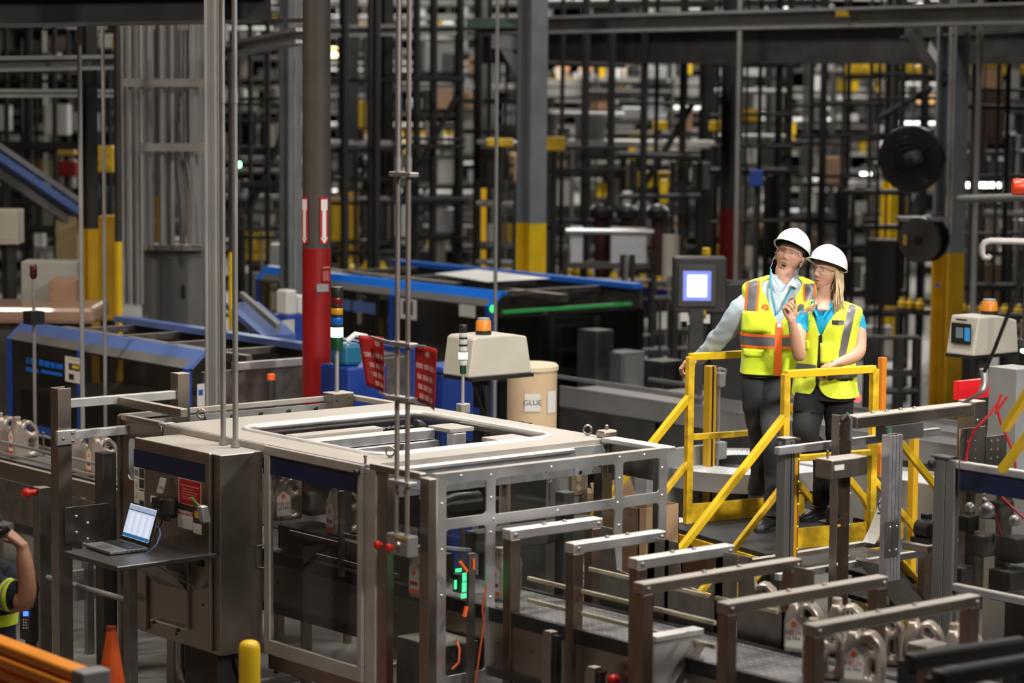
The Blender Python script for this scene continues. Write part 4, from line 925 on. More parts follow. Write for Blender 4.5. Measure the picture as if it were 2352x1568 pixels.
def loft(path, n=22, fold=0.0, seed=0.0, cap=True, squash=None, k=40):
    """path: list of (point, radius); smooth tube through them"""
    P = [Vector(p) for p, r in path]; R = [r for p, r in path]; b = MB(); pts = []; a = None
    vs = []
    for j in range(k + 1):
        t = j / k; c = crom(P, t); tg = (crom(P, min(1, t + .01)) - crom(P, max(0, t - .01))).normalized()
        if a is None: a = tg.orthogonal().normalized()
        a = (a - tg * a.dot(tg)).normalized(); bb = tg.cross(a); r = crom(R, t)
        for i in range(n):
            an = 2 * math.pi * i / n; d = a * math.cos(an) + bb * math.sin(an)
            f = 0
            if fold:
                f = fold * (noise.noise(Vector((math.cos(an) * 1.2, math.sin(an) * 1.2, t * 9 + seed))) + .7 * noise.noise(Vector((math.cos(an) * 2 + t * 6, math.sin(an) * 2, t * 16 + seed + 3))))
            q = c + d * (r + f)
            if squash: q = q - squash[0] * (d.dot(squash[0]) * r * squash[1])
            vs.append(q)
    fs = [(j * n + i, j * n + (i + 1) % n, (j + 1) * n + (i + 1) % n, (j + 1) * n + i) for j in range(k) for i in range(n)]
    if cap: fs += [tuple(range(n - 1, -1, -1)), tuple(range(k * n, (k + 1) * n))]
    return b.add(vs, fs)
def remesh(mb, voxel, smooth_it=4):
    me = mb.mesh('tmp'); o = bpy.data.objects.new('tmp', me); COL.objects.link(o)
    r = o.modifiers.new('r', 'REMESH'); r.mode = 'VOXEL'; r.voxel_size = voxel; r.use_smooth_shade = True
    if smooth_it: s = o.modifiers.new('s', 'SMOOTH'); s.iterations = smooth_it; s.factor = .5
    dg = bpy.context.evaluated_depsgraph_get(); out = bpy.data.meshes.new_from_object(o.evaluated_get(dg))
    bpy.data.objects.remove(o); bpy.data.meshes.remove(me)
    vs = [v.co.copy() for v in out.vertices]; fs = [tuple(p.vertices) for p in out.polygons]; bpy.data.meshes.remove(out)
    return MB().add(vs, fs)
def hand(W, D, N, S, k, curls, thumb, spread=.05):
    W = Vector(W); D = Vector(D).normalized(); N = (Vector(N) - D * Vector(N).dot(D)).normalized()
    S = D.cross(N) if D.cross(N).dot(Vector(S)) > 0 else N.cross(D)
    b = MB(); offs = (.031, .0105, -.0105, -.030); lens = ((.043, .026, .021), (.047, .030, .023), (.044, .028, .022), (.034, .021, .019)); base = (.088, .090, .086, .078)
    for i in range(4):
        B = W + (D * base[i] + S * offs[i]) * k
        b.tube([W - D * .02 * k + S * offs[i] * .6 * k, W + (D * .03 + S * offs[i] * .75) * k, W + (D * .06 + S * offs[i] * .95) * k, B], [.018 * k, .017 * k, .015 * k, .0125 * k], 10)
        b.sph(B, .0125 * k, n=10, m=8); p = B; ang = 0; d0 = (D + S * (offs[i] * spread * 30)).normalized(); pts = [B]; 
        for j in range(3):
            ang += math.radians(curls[i][j]); dd = d0 * math.cos(ang) + N * math.sin(ang); q = p + dd * lens[i][j] * k
            b.tube([p, p.lerp(q, .5), q], [(.0105, .0095, .0085)[j] * k, (.0100, .0088, .0082)[j] * k, (.0098, .0085, .0066)[j] * k], 10)
            b.sph(q, (.0098, .0085, .0066)[j] * k, n=10, m=8); p = q
    p = W + (S * .026 + D * .012 + N * .006) * k; rad = (.017, .0125, .0105, .008); L = (.042, .034, .028)
    for j in range(3):
        d = (D * thumb[j][0] + S * thumb[j][1] + N * thumb[j][2]).normalized(); q = p + d * L[j] * k
        b.tube([p, p.lerp(q, .5), q], [rad[j] * k, (rad[j] + rad[j + 1]) / 2 * k, rad[j + 1] * k], 10); b.sph(q, rad[j + 1] * k, n=10, m=8); p = q
    return b
def sst(a, b, x): t = min(1, max(0, (x - a) / (b - a))); return t * t * (3 - 2 * t)
def head_mb(fem=False, mouth_open=0.0, n=150, m=110):
    w, d = (.071, .094) if fem else (.0775, .098)
    g = lambda x, z, cx, cz, rx, rz: math.exp(-((x - cx) / rx) ** 2 - ((z - cz) / rz) ** 2)
    def fn(u, v):
        ph = 2 * math.pi * u; th = math.pi * (.0008 + .9984 * v); pz = math.cos(th); s = math.sin(th)
        x = w * s * math.cos(ph); y = d * s * math.sin(ph); z = .118 * pz
        lo = sst(.02, -.118, z); fr = sst(-.01, .05, y)
        x *= 1 - (.30 if fem else .22) * lo ** 1.4; 
        y = y * (1 - .42 * lo) if y < 0 else y * (1 - .05 * lo + .0)
        if z < -.06 and y > 0: y += .010 * sst(-.06, -.11, z)
        if y > 0: y *= 1 - .10 * (abs(x) / w) ** 2.5
        ax = abs(x)
        if fr > 0:
            q = 0
            zz = z
            ridge = sst(.014, -.036, zz) * (1 - sst(-.038, -.050, zz))
            q += (.004 * g(x, z, 0, .006, .010, .014)) + ridge * (.023 if not fem else .021) * math.exp(-(x / (.0085 + .003 * sst(0, -.03, zz))) ** 2)
            q += .008 * g(ax, z, .0135, -.041, .0075, .0075)
            q -= .013 * g(ax, z, .031, .002, .017, .011)
            q += (.0065 if not fem else .003) * g(ax, z, .029, .0205, .022, .0065)
            q += .005 * g(ax, z, .046, -.026, .020, .018)
            q -= .004 * g(ax, z, .040, -.066, .016, .018)
            q += .0055 * g(x, z, 0, -.0655 + .003 * mouth_open, .020, .0048)
            q += .0065 * g(x, z, 0, -.083 - .010 * mouth_open, .017, .0060)
            q -= (.004 + .012 * mouth_open) * g(x, z, 0, -.0735 - .004 * mouth_open, .019, .0026 + .0065 * mouth_open)
            q -= .0045 * g(x, z, 0, -.0945 - .008 * mouth_open, .020, .006)
            q += .0075 * g(x, z, 0, -.107, .020, .012)
            y += q * fr
        return V(x, y, z)
    b = MB().grid(fn, n, m, cu=True)
    for sx in (-1, 1):                                            # ears
        R = Matrix.Rotation(math.radians(14 * sx), 3, 'Z') @ Matrix.Rotation(math.radians(-10), 3, 'X')
        b.sph((sx * (w + .003), -.012, -.012), .007, .019, .032, 14, 12, R)
        b.tube([V(sx * (w + .008), -.012 - .018 * math.cos(a), -.012 + .030 * math.sin(a)) for a in [math.pi * (.0 + i / 9) * 1.35 - 1.1 for i in range(10)]], .0045, 7)
    return b
_hs = {}
def ysurf(fem, x, z, mo):
    k = (fem, mo)
    if k not in _hs: a = np.array(head_mb(fem, mo).v[:150 * 110]); _hs[k] = a[a[:, 1] > 0.01]
    a = _hs[k]; d = (a[:, 0] - x) ** 2 + (a[:, 2] - z) ** 2; i = np.argsort(d)[:4]; return float(a[i, 1].mean())
def xform(mb, O, Rm, k=1.0):
    mb.v = [tuple(O + Rm @ (Vector(p) * k)) for p in mb.v]; return mb
def frame(yaw_left, pitch_up, roll_cw, face=0.0):
    """head axes: columns = person's local x (picture right), y (forward), z (up)"""
    f = CF * math.cos(yaw_left) - CR * math.sin(yaw_left); f = f * math.cos(pitch_up) + UZ * math.sin(pitch_up)
    r = (-f).cross(UZ).normalized(); 
    if r.dot(CR) < 0: r = -r
    u = f.cross(r) if f.cross(r).z > 0 else r.cross(f)
    c, s = math.cos(roll_cw), math.sin(roll_cw)
    r2 = r * c - u * s; u2 = u * c + r * s
    return Matrix((r2, f, u2)).transposed()

def headgear(root, O, Rm, fem, k):
    """helmet, glasses, eyes, brows, mouth: parts of the person"""
    T = lambda mb: xform(mb, O, Rm, k)
    hc = V(0, -.010, .050)
    def dome(sc):
        def fn(u, v):
            ph = 2 * math.pi * u; th = math.pi / 2 * (1 - v) ; e = .92
            x = .112 * math.cos(ph) * math.sin(th) ** e; y = .137 * math.sin(ph) * math.sin(th) ** e; z = .122 * math.cos(th)
            rg = .0045 * math.exp(-(x / .017) ** 2) * sst(-.10, -.02, y) * sst(.05, .07, z)
            return hc + V(x * sc, y * sc, z * sc + rg + .10 * y)
        return MB().grid(lambda u, v: fn(u, v * .999), 64, 26, cu=True)
    he = T(dome(1.0)).build('helmet', HAT, root, smooth=60)
    T(dome(.965)).build('helmet_lining', BLK, he, smooth=180)
    def brim(u, v):
        ph = 2 * math.pi * u; fwd = max(0, math.sin(ph)) ** 2.2
        wd = .010 + .046 * fwd
        x = (.112 + wd * v * (.55 if abs(math.cos(ph)) > .1 else 1)) * math.cos(ph); y = (.137 + wd * v) * math.sin(ph)
        return hc + V(x, y, .004 - v * (.008 + .010 * fwd) + .10 * y)
    bo = T(MB().grid(brim, 72, 6, cu=True)).build('brim', HAT, he, smooth=180); bo.modifiers.new('t', 'SOLIDIFY').thickness = .0035
    T(MB().grid(lambda u, v: hc + V(.086 * math.cos(2 * math.pi * u), .002 + .100 * math.sin(2 * math.pi * u), -.010 + .10 * .1 * math.sin(2 * math.pi * u) + .024 * v), 40, 3, cu=True)).build('headband', BLK, he, smooth=180).modifiers.new('t', 'SOLIDIFY').thickness = .004
    # eyes
    EW = mat('eye_white', (.62, .60, .57), .25); EI = mat('iris', (.06, .045, .03), .2); LIP = mat('lip_f', (.46, .09, .09), .4) if fem else mat('lip_m', (.40, .18, .14), .5)
    mo = .25 if fem else 1.0
    ys = lambda x, z: ysurf(fem, x, z, mo)
    yE = ys(.031, .002) - .0095
    for sx in (-1, 1):
        ey = T(MB().sph((sx * .031, yE, .002), .0125, n=16, m=12)).build('eye', EW, root, smooth=180)
        gz = V(sx * .031 - (.002 if not fem else .003), yE + .0113, .0042)
        T(MB().lathe(gz, [(.0054, 0), (.0052, .0012), (.002, .0016)], 14, (0, 1, .12))).build('iris', EI, ey)
        lidm = (SKIN2 if fem else SKIN)
        for nm, z0, z1 in (('upper_eyelid', .0058, .0134), ('lower_eyelid', -.0134, -.0048)):
            def lid(u, v):
                z = z0 + (z1 - z0) * v; r = math.sqrt(max(1e-8, .0136 ** 2 - z * z)); a = math.pi * (.08 + .84 * u)
                return V(sx * .031 + r * math.cos(a) * 1.12, yE + r * math.sin(a), .002 + z)
            T(MB().grid(lid, 14, 6)).build(nm, lidm, ey, smooth=180)
        T(MB().tube([V(sx * (.013 + .034 * t), ys(.013 + .034 * t, .0185 + .006 * math.sin(t * 2.2)) + .0002, .0185 + .006 * math.sin(t * 2.2)) for t in [i / 7 for i in range(8)]], [.0012] + [.0024] * 5 + [.0018, .0008], 6)).build('eyebrow', mat('brow_f', (.22, .15, .09), .7) if fem else mat('brow_m', (.13, .09, .06), .7), root, smooth=180)
        T(MB().tube([V(sx * (.019 + .025 * t), yE + .0118 - .009 * abs(t - .45), .0072 + .0015 * math.sin(t * 3.1)) for t in [i / 6 for i in range(7)]], .0009, 5)).build('eyelash', INK, ey)
    def lipstrip(z0, hgt, wid, up, nm, m, lift):
        def fn(u, v):
            x = -wid + 2 * wid * u; e = (1 - (x / wid) ** 2); z = z0 + hgt * e * (v - (0 if up else 1)) + .0015 * (x / wid) ** 2
            return V(x, ys(x, z) + lift * math.sin(math.pi * v) * e + .0006, z)
        T(MB().grid(fn, 16, 6)).build(nm, m, root, smooth=180)
    if fem:
        lipstrip(-.0715, .0065, .021, True, 'lip', LIP, .0015); lipstrip(-.0775, .0075, .019, False, 'lip', LIP, .002)
        lipstrip(-.0775, .0060, .018, True, 'teeth', mat('teeth', (.70, .67, .62), .3), -.001)
    else:
        md_ = mat('mouth_dark', (.018, .006, .005), .6)
        lipstrip(-.0705, .0055, .022, True, 'lip', LIP, .0015); lipstrip(-.0880, .0065, .019, False, 'lip', LIP, .002)
        lipstrip(-.0885, .0180, .0195, True, 'mouth', md_, .0005); lipstrip(-.0705, .0035, .014, False, 'teeth', mat('teeth', (.70, .67, .62), .3), .002)
    # glasses
    LENS = clear_pane('spectacle_lens', (.93, .93, .92), .02, .05)
    gl = T(MB().grid(lambda u, v: V(-.069 + .138 * u, .1115 - 9.5 * (abs(-.069 + .138 * u) ** 2) - .004 * v, .022 - .038 * v + .012 * math.exp(-((u - .5) / .08) ** 2) * max(0, v - .5)), 40, 10)).build('safety_glasses', LENS, root, smooth=180)
    FRM = mat('clear_frame', (.70, .70, .68), .2)
    T(MB().tube([V(-.069 + .138 * u, .1120 - 9.5 * (abs(-.069 + .138 * u) ** 2), .022) for u in [i / 24 for i in range(25)]], .0014, 6)).build('brow_bar', FRM, gl, smooth=180)
    T(MB().tube([V(-.069 + .138 * u, .1078 - 9.5 * (abs(-.069 + .138 * u) ** 2), -.016 + .017 * math.exp(-((u - .5) / .09) ** 2)) for u in [i / 24 for i in range(25)]], .0008, 5)).build('lower_rim', FRM, gl, smooth=180)
    for sx in (-1, 1):
        T(MB().tube([V(sx * .069, .066, .014), V(sx * .078, .03, .010), V(sx * (.080 if not fem else .077), -.012, .012)], [.0030, .0026, .0018], 6)).build('temple', mat('amber_temple', (.42, .36, .05), .3) if fem else FRM, gl, smooth=60)
    # ear plug with cord
    for sx in (-1, 1):
        pg = T(MB().sph((sx * .082, .002, -.014), .006)).build('ear_plug', mat('plug_blue', (.02, .03, .20), .5), root, smooth=180)
        T(MB().tube([V(sx * .084, .003, -.016), V(sx * .088, .006, -.045), V(sx * .084, .010, -.080), V(sx * .086, .012, -.115)], .0016, 6)).build('cord', WHT, pg, smooth=60)

def boot(root, ankle, toe_dir, zf, m=BLK, k=1.0):
    a = Vector(ankle); t = Vector(toe_dir).normalized(); s = t.cross(UZ)
    b = MB()
    def ring(u, v):
        x = -.085 + .30 * u; h = .060 + .060 * math.exp(-((x) / .06) ** 2) if x < .06 else .030 + .045 * (1 - ((x - .06) / .16) ** 2)
        wd = (.036 + .012 * sst(0, .12, x)) * (1 - (.75 * sst(.165, .218, x))) * (1 - .5 * sst(-.06, -.088, x)); an = 2 * math.pi * v
        return V(a.x, a.y, zf) + t * x * k + s * (wd * math.cos(an) * k) + UZ * (max(.0, .5 * h * (1 + math.sin(an))) * k)
    b.add([ring(i / 17, j / 16) for i in range(18) for j in range(16)], [(i * 16 + j, i * 16 + (j + 1) % 16, (i + 1) * 16 + (j + 1) % 16, (i + 1) * 16 + j) for i in range(17) for j in range(16)] + [tuple(range(16)), tuple(range(17 * 16, 18 * 16))])
    b.cyl(V(a.x, a.y, zf + .05), a + UZ * .02, .047 * k, .05 * k, 16)
    o = remesh(b, .006, 5).build('boot', m, root, smooth=180)
    so = MB().prism([(-.088, -.032), (-.05, -.042), (.10, -.050), (.19, -.036), (.222, 0), (.19, .036), (.10, .050), (-.05, .042), (-.088, .032)], V(a.x, a.y, zf + .001), t * k, s * k, UZ, .024).build('sole', RUB, o, bevel=.003)
    for i in range(4): MB().tube([V(a.x, a.y, zf) + t * (.05 + .022 * i) * k + s * .022 * q + UZ * (.105 - .015 * i) * k for q in (-1, 0, 1)], .003, 5).build('lace', DKS, o)
    return o

# ------------------------------------------------------------------ man
DZ = 1.0
man = thing('person', 'taller person in orange-trimmed yellow vest and pale blue shirt, mouth open', 'person', pp(.35, .55, DZ), 'people in white hard hats')
Tm = Torso([(1784, 856, 16.42, .222, .150), (1784, 812, 16.42, .214, .150), (1786, 760, 16.43, .220, .152), (1788, 715, 16.45, .226, .146), (1791, 683, 16.47, .230, .128), (1792, 660, 16.48, .231, .108), (1795, 646, 16.48, .195, .092), (1800, 636, 16.49, .118, .080), (1803, 627, 16.49, .070, .070)], math.radians(3), 2.6, .006, 1.0)
Tm.p_shirt = None
# shirt: torso under the vest, sleeves, collar
b = MB().grid(lambda u, v: Tm.p(.15 + .80 * v, 2 * math.pi * u, -.006), 60, 40, cu=True); sh = b.build('shirt', SHIRT, man, smooth=180)
b = MB().tube([Tm.p(.78, math.pi / 2 + .001 * i, .002) for i in range(2)], .001)
slv = loft([(Pd(1740, 690, 16.47), .060), (Pd(1717, 702, 16.47), .082), (Pd(1695, 724, 16.49), .080), (Pd(1669, 757, 16.56), .066), (Pd(1646, 782, 16.64), .062), (Pd(1626, 803, 16.70), .050), (Pd(1610, 818, 16.74), .043), (Pd(1606, 822, 16.75), .043)], 30, .011, 2.0, True, None, 60)
slv.build('sleeve', SHIRT, sh, smooth=180)
loft([(Pd(1845, 690, 16.5), .060), (Pd(1864, 702, 16.52), .078), (Pd(1880, 740, 16.55), .070), (Pd(1885, 790, 16.6), .062), (Pd(1872, 830, 16.5), .05)], 24, .008, 5.0).build('sleeve', SHIRT, sh, smooth=180)
cf = loft([(Pd(1617, 812, 16.72), .0455), (Pd(1605, 823, 16.755), .0455)], 24, 0, 0, False, None, 4); cf.build('cuff', SHIRT, sh, smooth=180).modifiers.new('t', 'SOLIDIFY').thickness = .004
def collar(T, m, root, pts, nm):
    P = [Pd(x, y, d) for x, y, d in pts]; MB().add(P, [tuple(range(len(P)))]).build(nm, m, root).modifiers.new('t', 'SOLIDIFY').thickness = .005
collar(Tm, SHIRT, sh, ((1769, 622, 16.42), (1773, 634, 16.37), (1775, 652, 16.32), (1794, 669, 16.295), (1782, 645, 16.33), (1775, 628, 16.38)), 'collar')
collar(Tm, SHIRT, sh, ((1826, 642, 16.40), (1833, 661, 16.34), (1814, 654, 16.31), (1797, 670, 16.295), (1813, 646, 16.34), (1822, 636, 16.40)), 'collar')
Tm.strip(lin(670, 1795.2, 740, 1788), lin(670, 1796.4, 740, 1789.2), 672, 738, -.003, 2, 8).build('placket', mat('shirt_seam', (.42, .50, .56), .8), sh)
# vest
tn = .905
vm = vest_mesh(Tm, .010, Tm.t_of_y(737), tn, .72, n=60, m=80); vs_ = vm.build('vest', HIVIS, man, smooth=180); vs_.modifiers.new('t', 'SOLIDIFY').thickness = .004
for x0, x1, m in ((lin(645, 1720.5, 712, 1714.5), lin(645, 1725, 712, 1719.5), HVOR), (lin(645, 1725, 712, 1719.5), lin(645, 1744, 712, 1738.5), REFL), (lin(645, 1744, 712, 1738.5), lin(645, 1749, 712, 1743.5), HVOR)):
    Tm.strip(x0, x1, 643, 711, .016, 5, 14).build('shoulder_stripe', m, vs_, smooth=180)
for x0, x1, m in ((1841, 1845, HVOR), (1845, 1864, REFL), (1864, 1868, HVOR)):
    Tm.strip(lin(648, x0, 712, x0 + 2), lin(648, x1, 712, x1 + 2), 648, 716, .016, 5, 14).build('shoulder_stripe', m, vs_, smooth=180)
for ya, yb, m in ((763, 769, HVOR), (769, 789, REFL), (789, 794, HVOR)):
    Tm.band(ya, yb, .0165).build('waist_stripe', m, vs_, smooth=180)
zp = Tm.band(855, 736, .019, math.pi / 2 + .045, math.pi / 2 - .045, 4).build('zipper', HVOR, vs_, smooth=180)
Tm.band(746, 737, .024, math.pi / 2 + .022, math.pi / 2 - .022, 3).build('zipper_pull', STEELB, vs_)
Tm.strip(lin(712, 1709, 760, 1709), lin(712, 1771, 760, 1773), 712, 760, .014, 14, 8).build('chest_pocket', HIVIS, vs_, smooth=180).modifiers.new('t', 'SOLIDIFY').thickness = .003
Tm.strip(1714, lin(798, 1757, 815, 1752), 797, 814, .017, 10, 4).build('pocket_flap', HIVIS, vs_, smooth=180).modifiers.new('t', 'SOLIDIFY').thickness = .003
# scallop emblem on the chest
te = Tm.t_of_y(702); pe = Tm.phi(1759.5, te); eo = Tm.p(te, pe, .019); en = (Tm.p(te, pe, .05) - Tm.p(te, pe, 0)).normalized(); eu = UZ - en * UZ.dot(en); eu.normalize(); er = eu.cross(en)
if er.dot(CR) < 0: er = -er
sh_out = [(-.008, -.020), (.008, -.020)] + [(.0245 * math.cos(a) * (1 + .03 * math.cos(a * 16)), -.006 + .0245 * math.sin(a) * (1 + .03 * math.cos(a * 16))) for a in [math.radians(-28 + 236 * i / 40) for i in range(41)]]
em = MB().prism(sh_out, eo, er, eu, en, .001).build('scallop_emblem', HVOR, vs_)
for i in range(7):
    a = math.radians(20 + 140 * i / 6); a0 = math.radians(60 + 60 * i / 6)
    p0 = eo + er * (.006 * math.cos(a0)) + eu * (-.016) + en * .0012; 
    for da in (-6, 6):
        pass
    p1 = eo + er * (.0205 * math.cos(a)) + eu * (-.006 + .0215 * math.sin(a)) + en * .0012
    MB().bar(p0, p1, .0042, .0006, en).build('emblem_rib', mat('emblem_yellow', (.90, .50, .12), .6), em)
# lanyard
LAN = mat('lanyard_teal', (.03, .28, .40), .6)
for pts in (((1771, 618, 16.44), (1770, 640, 16.37), (1772, 670, 16.30), (1777, 700, 16.268), (1782, 723, 16.255)), ((1824, 640, 16.42), (1822, 654, 16.36), (1808, 685, 16.285), (1795, 708, 16.262), (1782, 724, 16.255))):
    P = [Pd(*q) for q in pts]
    MB().grid(lambda u, v: crom(P, v) + CR * (.012 * (u - .5) * (1.0 if pts[0][0] < 1800 else 1.5)) + UZ * ((u - .5) * (.002 if pts[0][0] < 1800 else .010)), 2, 16).build('lanyard', LAN, man, smooth=180).modifiers.new('t', 'SOLIDIFY').thickness = .002
# body: head, neck, hand
Om = Pd(1813, 588, 16.50); Rm = frame(math.radians(16), math.radians(19), math.radians(15)); km = 1.03
hb = xform(head_mb(False, 1.0), Om, Rm, km)
nk = loft([(Om + Rm @ V(0, -.02, -.03), .058), (Om + Rm @ V(0, -.012, -.09), .060), (Pd(1803, 634, 16.47), .063), (Pd(1802, 655, 16.47), .085)], 28, 0, 0, True, None, 20)
nk.add(*(lambda c: (c.v, c.f))(MB().grid(lambda u, v: Tm.p(.66 + .30 * v, 2 * math.pi * u, -.012), 40, 14, cu=True)))
hw = Pd(1603, 824, 16.755)
hn_ = hand(hw, -CR * .9 - UZ * .28 + CF * .12, -UZ, CF, 1.02, ((38, 55, 40), (34, 52, 40), (34, 50, 40), (36, 50, 40)), ((.75, .60, .25), (.45, .25, .95), (.1, -.1, 1.0)))
hn_.add(*(lambda c: (c.v, c.f))(loft([(Pd(1622, 808, 16.71), .030), (hw, .029), (hw - CR * .03 - UZ * .01, .026)], 16, 0, 0, True, None, 8)))
hr_ = remesh(hn_, .0032, 3)
hb.add(nk.v, nk.f); hb.add(hr_.v, hr_.f); hb.build('body', SKIN, man, smooth=180)
# hair below the helmet
hq = head_mb(False, 0)
keep = [f for f in hq.f[:150 * 109] if all(hq.v[i][2] > -.036 and (hq.v[i][1] < -.004) and not (hq.v[i][2] < -.01 and hq.v[i][1] > -.03) for i in f)]
hq.v = [tuple(Vector(p) * 1.03) for p in hq.v]; hq.f = keep; xform(hq, Om, Rm, km).build('hair', HAIRD, man, smooth=180)
headgear(man, Om, Rm, False, km)
# trousers and boots
f1 = Pz(1742, 1176, DZ); f2 = Pz(1778, 1213, DZ)
tro = MB().grid(lambda u, v: Tm.p(.0, 2 * math.pi * u, -.018) * 1.0 + UZ * (-.02 + .10 * v), 40, 4, cu=True)
l1 = loft([(Pd(1742, 858, 16.45), .108), (Pd(1741, 900, 16.47), .104), (Pd(1744, 950, 16.52), .094), (Pd(1749, 1005, 16.58), .082), (Pd(1752, 1070, 16.68), .074), (f1 + UZ * .16, .070), (f1 + UZ * .085, .074)], 30, .010, 3.0, True, None, 60)
l2 = loft([(Pd(1785, 858, 16.42), .105), (Pd(1780, 900, 16.40), .098), (Pd(1778, 960, 16.38), .088), (Pd(1779, 1020, 16.33), .078), (f2 + UZ * .35, .070), (f2 + UZ * .16, .066), (f2 + UZ * .085, .070)], 30, .010, 7.0, True, None, 60)
tro.add(l1.v, l1.f); tro.add(l2.v, l2.f); tr = tro.build('trousers', TROU, man, smooth=180)
Tm.band(857, 848, -.012).build('belt', BLK, tr)
boot(man, f1 + UZ * .10, CF * .8 - CR * .35, DZ); boot(man, f2 + UZ * .10, CF * .75 - CR * .55, DZ)

# ------------------------------------------------------------------ woman
wom = thing('person', 'shorter person with long blond hair in lemon vest over teal polo', 'person', pp(.55, .22, DZ), 'people in white hard hats')
Tw = Torso([(1895, 908, 16.12, .200, .140), (1895, 880, 16.12, .190, .135), (1898, 835, 16.12, .172, .122), (1901, 785, 16.12, .174, .124), (1904, 745, 16.12, .183, .134), (1906, 720, 16.13, .196, .120), (1906, 705, 16.14, .190, .098), (1902, 695, 16.15, .135, .080), (1897, 686, 16.16, .070, .064), (1894, 675, 16.16, .054, .057)], math.radians(26), 2.4, .005, 9.0)
po = MB().grid(lambda u, v: Tw.p(.1 + .80 * v, 2 * math.pi * u, -.005), 60, 40, cu=True).build('polo_shirt', TEAL, wom, smooth=180)
loft([(Pd(1948, 722, 16.13), .045), (Pd(1962, 728, 16.12), .056), (Pd(1968, 744, 16.11), .057), (Pd(1971, 760, 16.10), .055)], 26, .006, 3.5, True, None, 24).build('sleeve', TEAL, po, smooth=180)
loft([(Pd(1864, 722, 16.14), .040), (Pd(1850, 728, 16.11), .050), (Pd(1842, 744, 16.07), .050), (Pd(1838, 760, 16.05), .050)], 26, .006, 4.5, True, None, 24).build('sleeve', TEAL, po, smooth=180)
collar(Tw, TEAL, po, ((1862, 693, 16.10), (1868, 690, 16.07), (1876, 702, 16.03), (1883, 735, 15.985), (1874, 722, 15.995), (1864, 705, 16.04)), 'collar')
collar(Tw, TEAL, po, ((1912, 693, 16.10), (1917, 700, 16.05), (1908, 708, 16.02), (1887, 735, 15.985), (1896, 712, 16.02), (1907, 694, 16.07)), 'collar')
vw = vest_mesh(Tw, .010, Tw.t_of_y(768), .87, .62, Tw.t_of_y(866), .55, n=60, m=80).build('vest', HIVIS2, wom, smooth=180); vw.modifiers.new('t', 'SOLIDIFY').thickness = .004
Tw.strip(lin(696, 1947, 816, 1923), lin(696, 1964, 816, 1938), 696, 816, .015, 6, 26).build('stripe', REFL, vw, smooth=180)
Tw.strip(lin(696, 1838, 770, 1834), lin(696, 1853, 770, 1838), 700, 770, .015, 6, 16).build('stripe', REFL, vw, smooth=180)
ta = (Tw.t_of_y(849), Tw.t_of_y(835))
for ya, yb, p0, p1 in ((833, 850, math.pi / 2 + .06, math.pi * 1.5), (842, 860, -math.pi / 2, math.pi / 2 - .06)):
    Tw.band(ya, yb, .0150, p0, p1, 40).build('waist_stripe', REFL, vw, smooth=180)
Tw.band(872, 767, .0155, math.pi / 2 + .03, math.pi / 2 - .03, 3).build('zipper', BLK, vw)
Tw.strip(1838, 1855, 727, 735, .017, 4, 3).build('hook_patch', BLK, vw); Tw.strip(1911, 1937, lambda: 0, 0, 0) if False else None
Tw.strip(1911, 1936.5, 731, 740, .017, 5, 3).build('hook_patch', BLK, vw); Tw.strip(1880, 1895, 829, 835, .019, 4, 3).build('hook_patch', BLK, vw)
Tw.strip(1842, 1863, 779, 800, .017, 5, 5).build('pocket_flap', HIVIS2, vw, smooth=180).modifiers.new('t', 'SOLIDIFY').thickness = .004
Tw.strip(1886, 1925, 783, 828, .014, 10, 8).build('pocket', HIVIS2, vw, smooth=180).modifiers.new('t', 'SOLIDIFY').thickness = .003
Ow = Pd(1897, 625, 16.16); Rw = frame(math.radians(44), math.radians(15), math.radians(3)); kw = .985
hb = xform(head_mb(True, 0.25), Ow, Rw, kw)
nk = loft([(Ow + Rw @ V(0, -.025, -.03), .050), (Ow + Rw @ V(0, -.02, -.09), .050), (Pd(1894, 676, 16.15), .050), (Pd(1892, 694, 16.14), .066), (Pd(1890, 722, 16.12), .10)], 28, 0, 0, True, None, 22)
nk.add(*(lambda c: (c.v, c.f))(MB().grid(lambda u, v: Tw.p(.45 + .45 * v, 2 * math.pi * u, -.012), 40, 16, cu=True)))
ar = loft([(Pd(1960, 722, 16.12), .048), (Pd(1971, 760, 16.09), .049), (Pd(1974, 790, 16.06), .043), (Pd(1971, 808, 16.03), .043), (Pd(1955, 820, 16.00), .040), (Pd(1935, 829, 15.97), .030), (Pd(1922, 833, 15.955), .026), (Pd(1913, 836, 15.95), .026)], 24, 0, 0, True, None, 50)
hl = hand(Pd(1921, 833, 15.955), -CR * .82 - UZ * .30 + CF * .25, -UZ * .9 - CF * .3 * 0, -CF, .93, ((30, 42, 18), (32, 44, 18), (34, 44, 18), (36, 44, 18)), ((.8, .5, .2), (.9, .2, .3), (.9, 0, .4)), .04)
al_ = loft([(Pd(1845, 725, 16.12), .046), (Pd(1835, 765, 16.03), .045), (Pd(1835, 800, 15.95), .040), (Pd(1836, 815, 15.92), .040), (Pd(1832, 800, 15.88), .039), (Pd(1825, 765, 15.84), .032), (Pd(1819, 738, 15.82), .0255), (Pd(1817, 729, 15.815), .025)], 24, 0, 0, True, None, 60)
hq2 = hand(Pd(1817, 730, 15.815), UZ * .88 - CR * .42 + CF * .05, CR * .45 + CF * .55 + UZ * .2, UZ * .5 + CR * .6 - CF * .2, .93, ((50, 30, 15), (75, 70, 30), (80, 75, 40), (85, 75, 40)), ((.75, .55, .3), (.9, .15, .45), (.9, -.05, .5)), .02)
for q in (hl, al_, hq2): ar.add(q.v, q.f)
rm_ = remesh(ar, .0032, 3)
hb.add(nk.v, nk.f); hb.add(rm_.v, rm_.f); hb.build('body', SKIN2, wom, smooth=180)
headgear(wom, Ow, Rw, True, kw)
hair = MB(); random.seed(11)
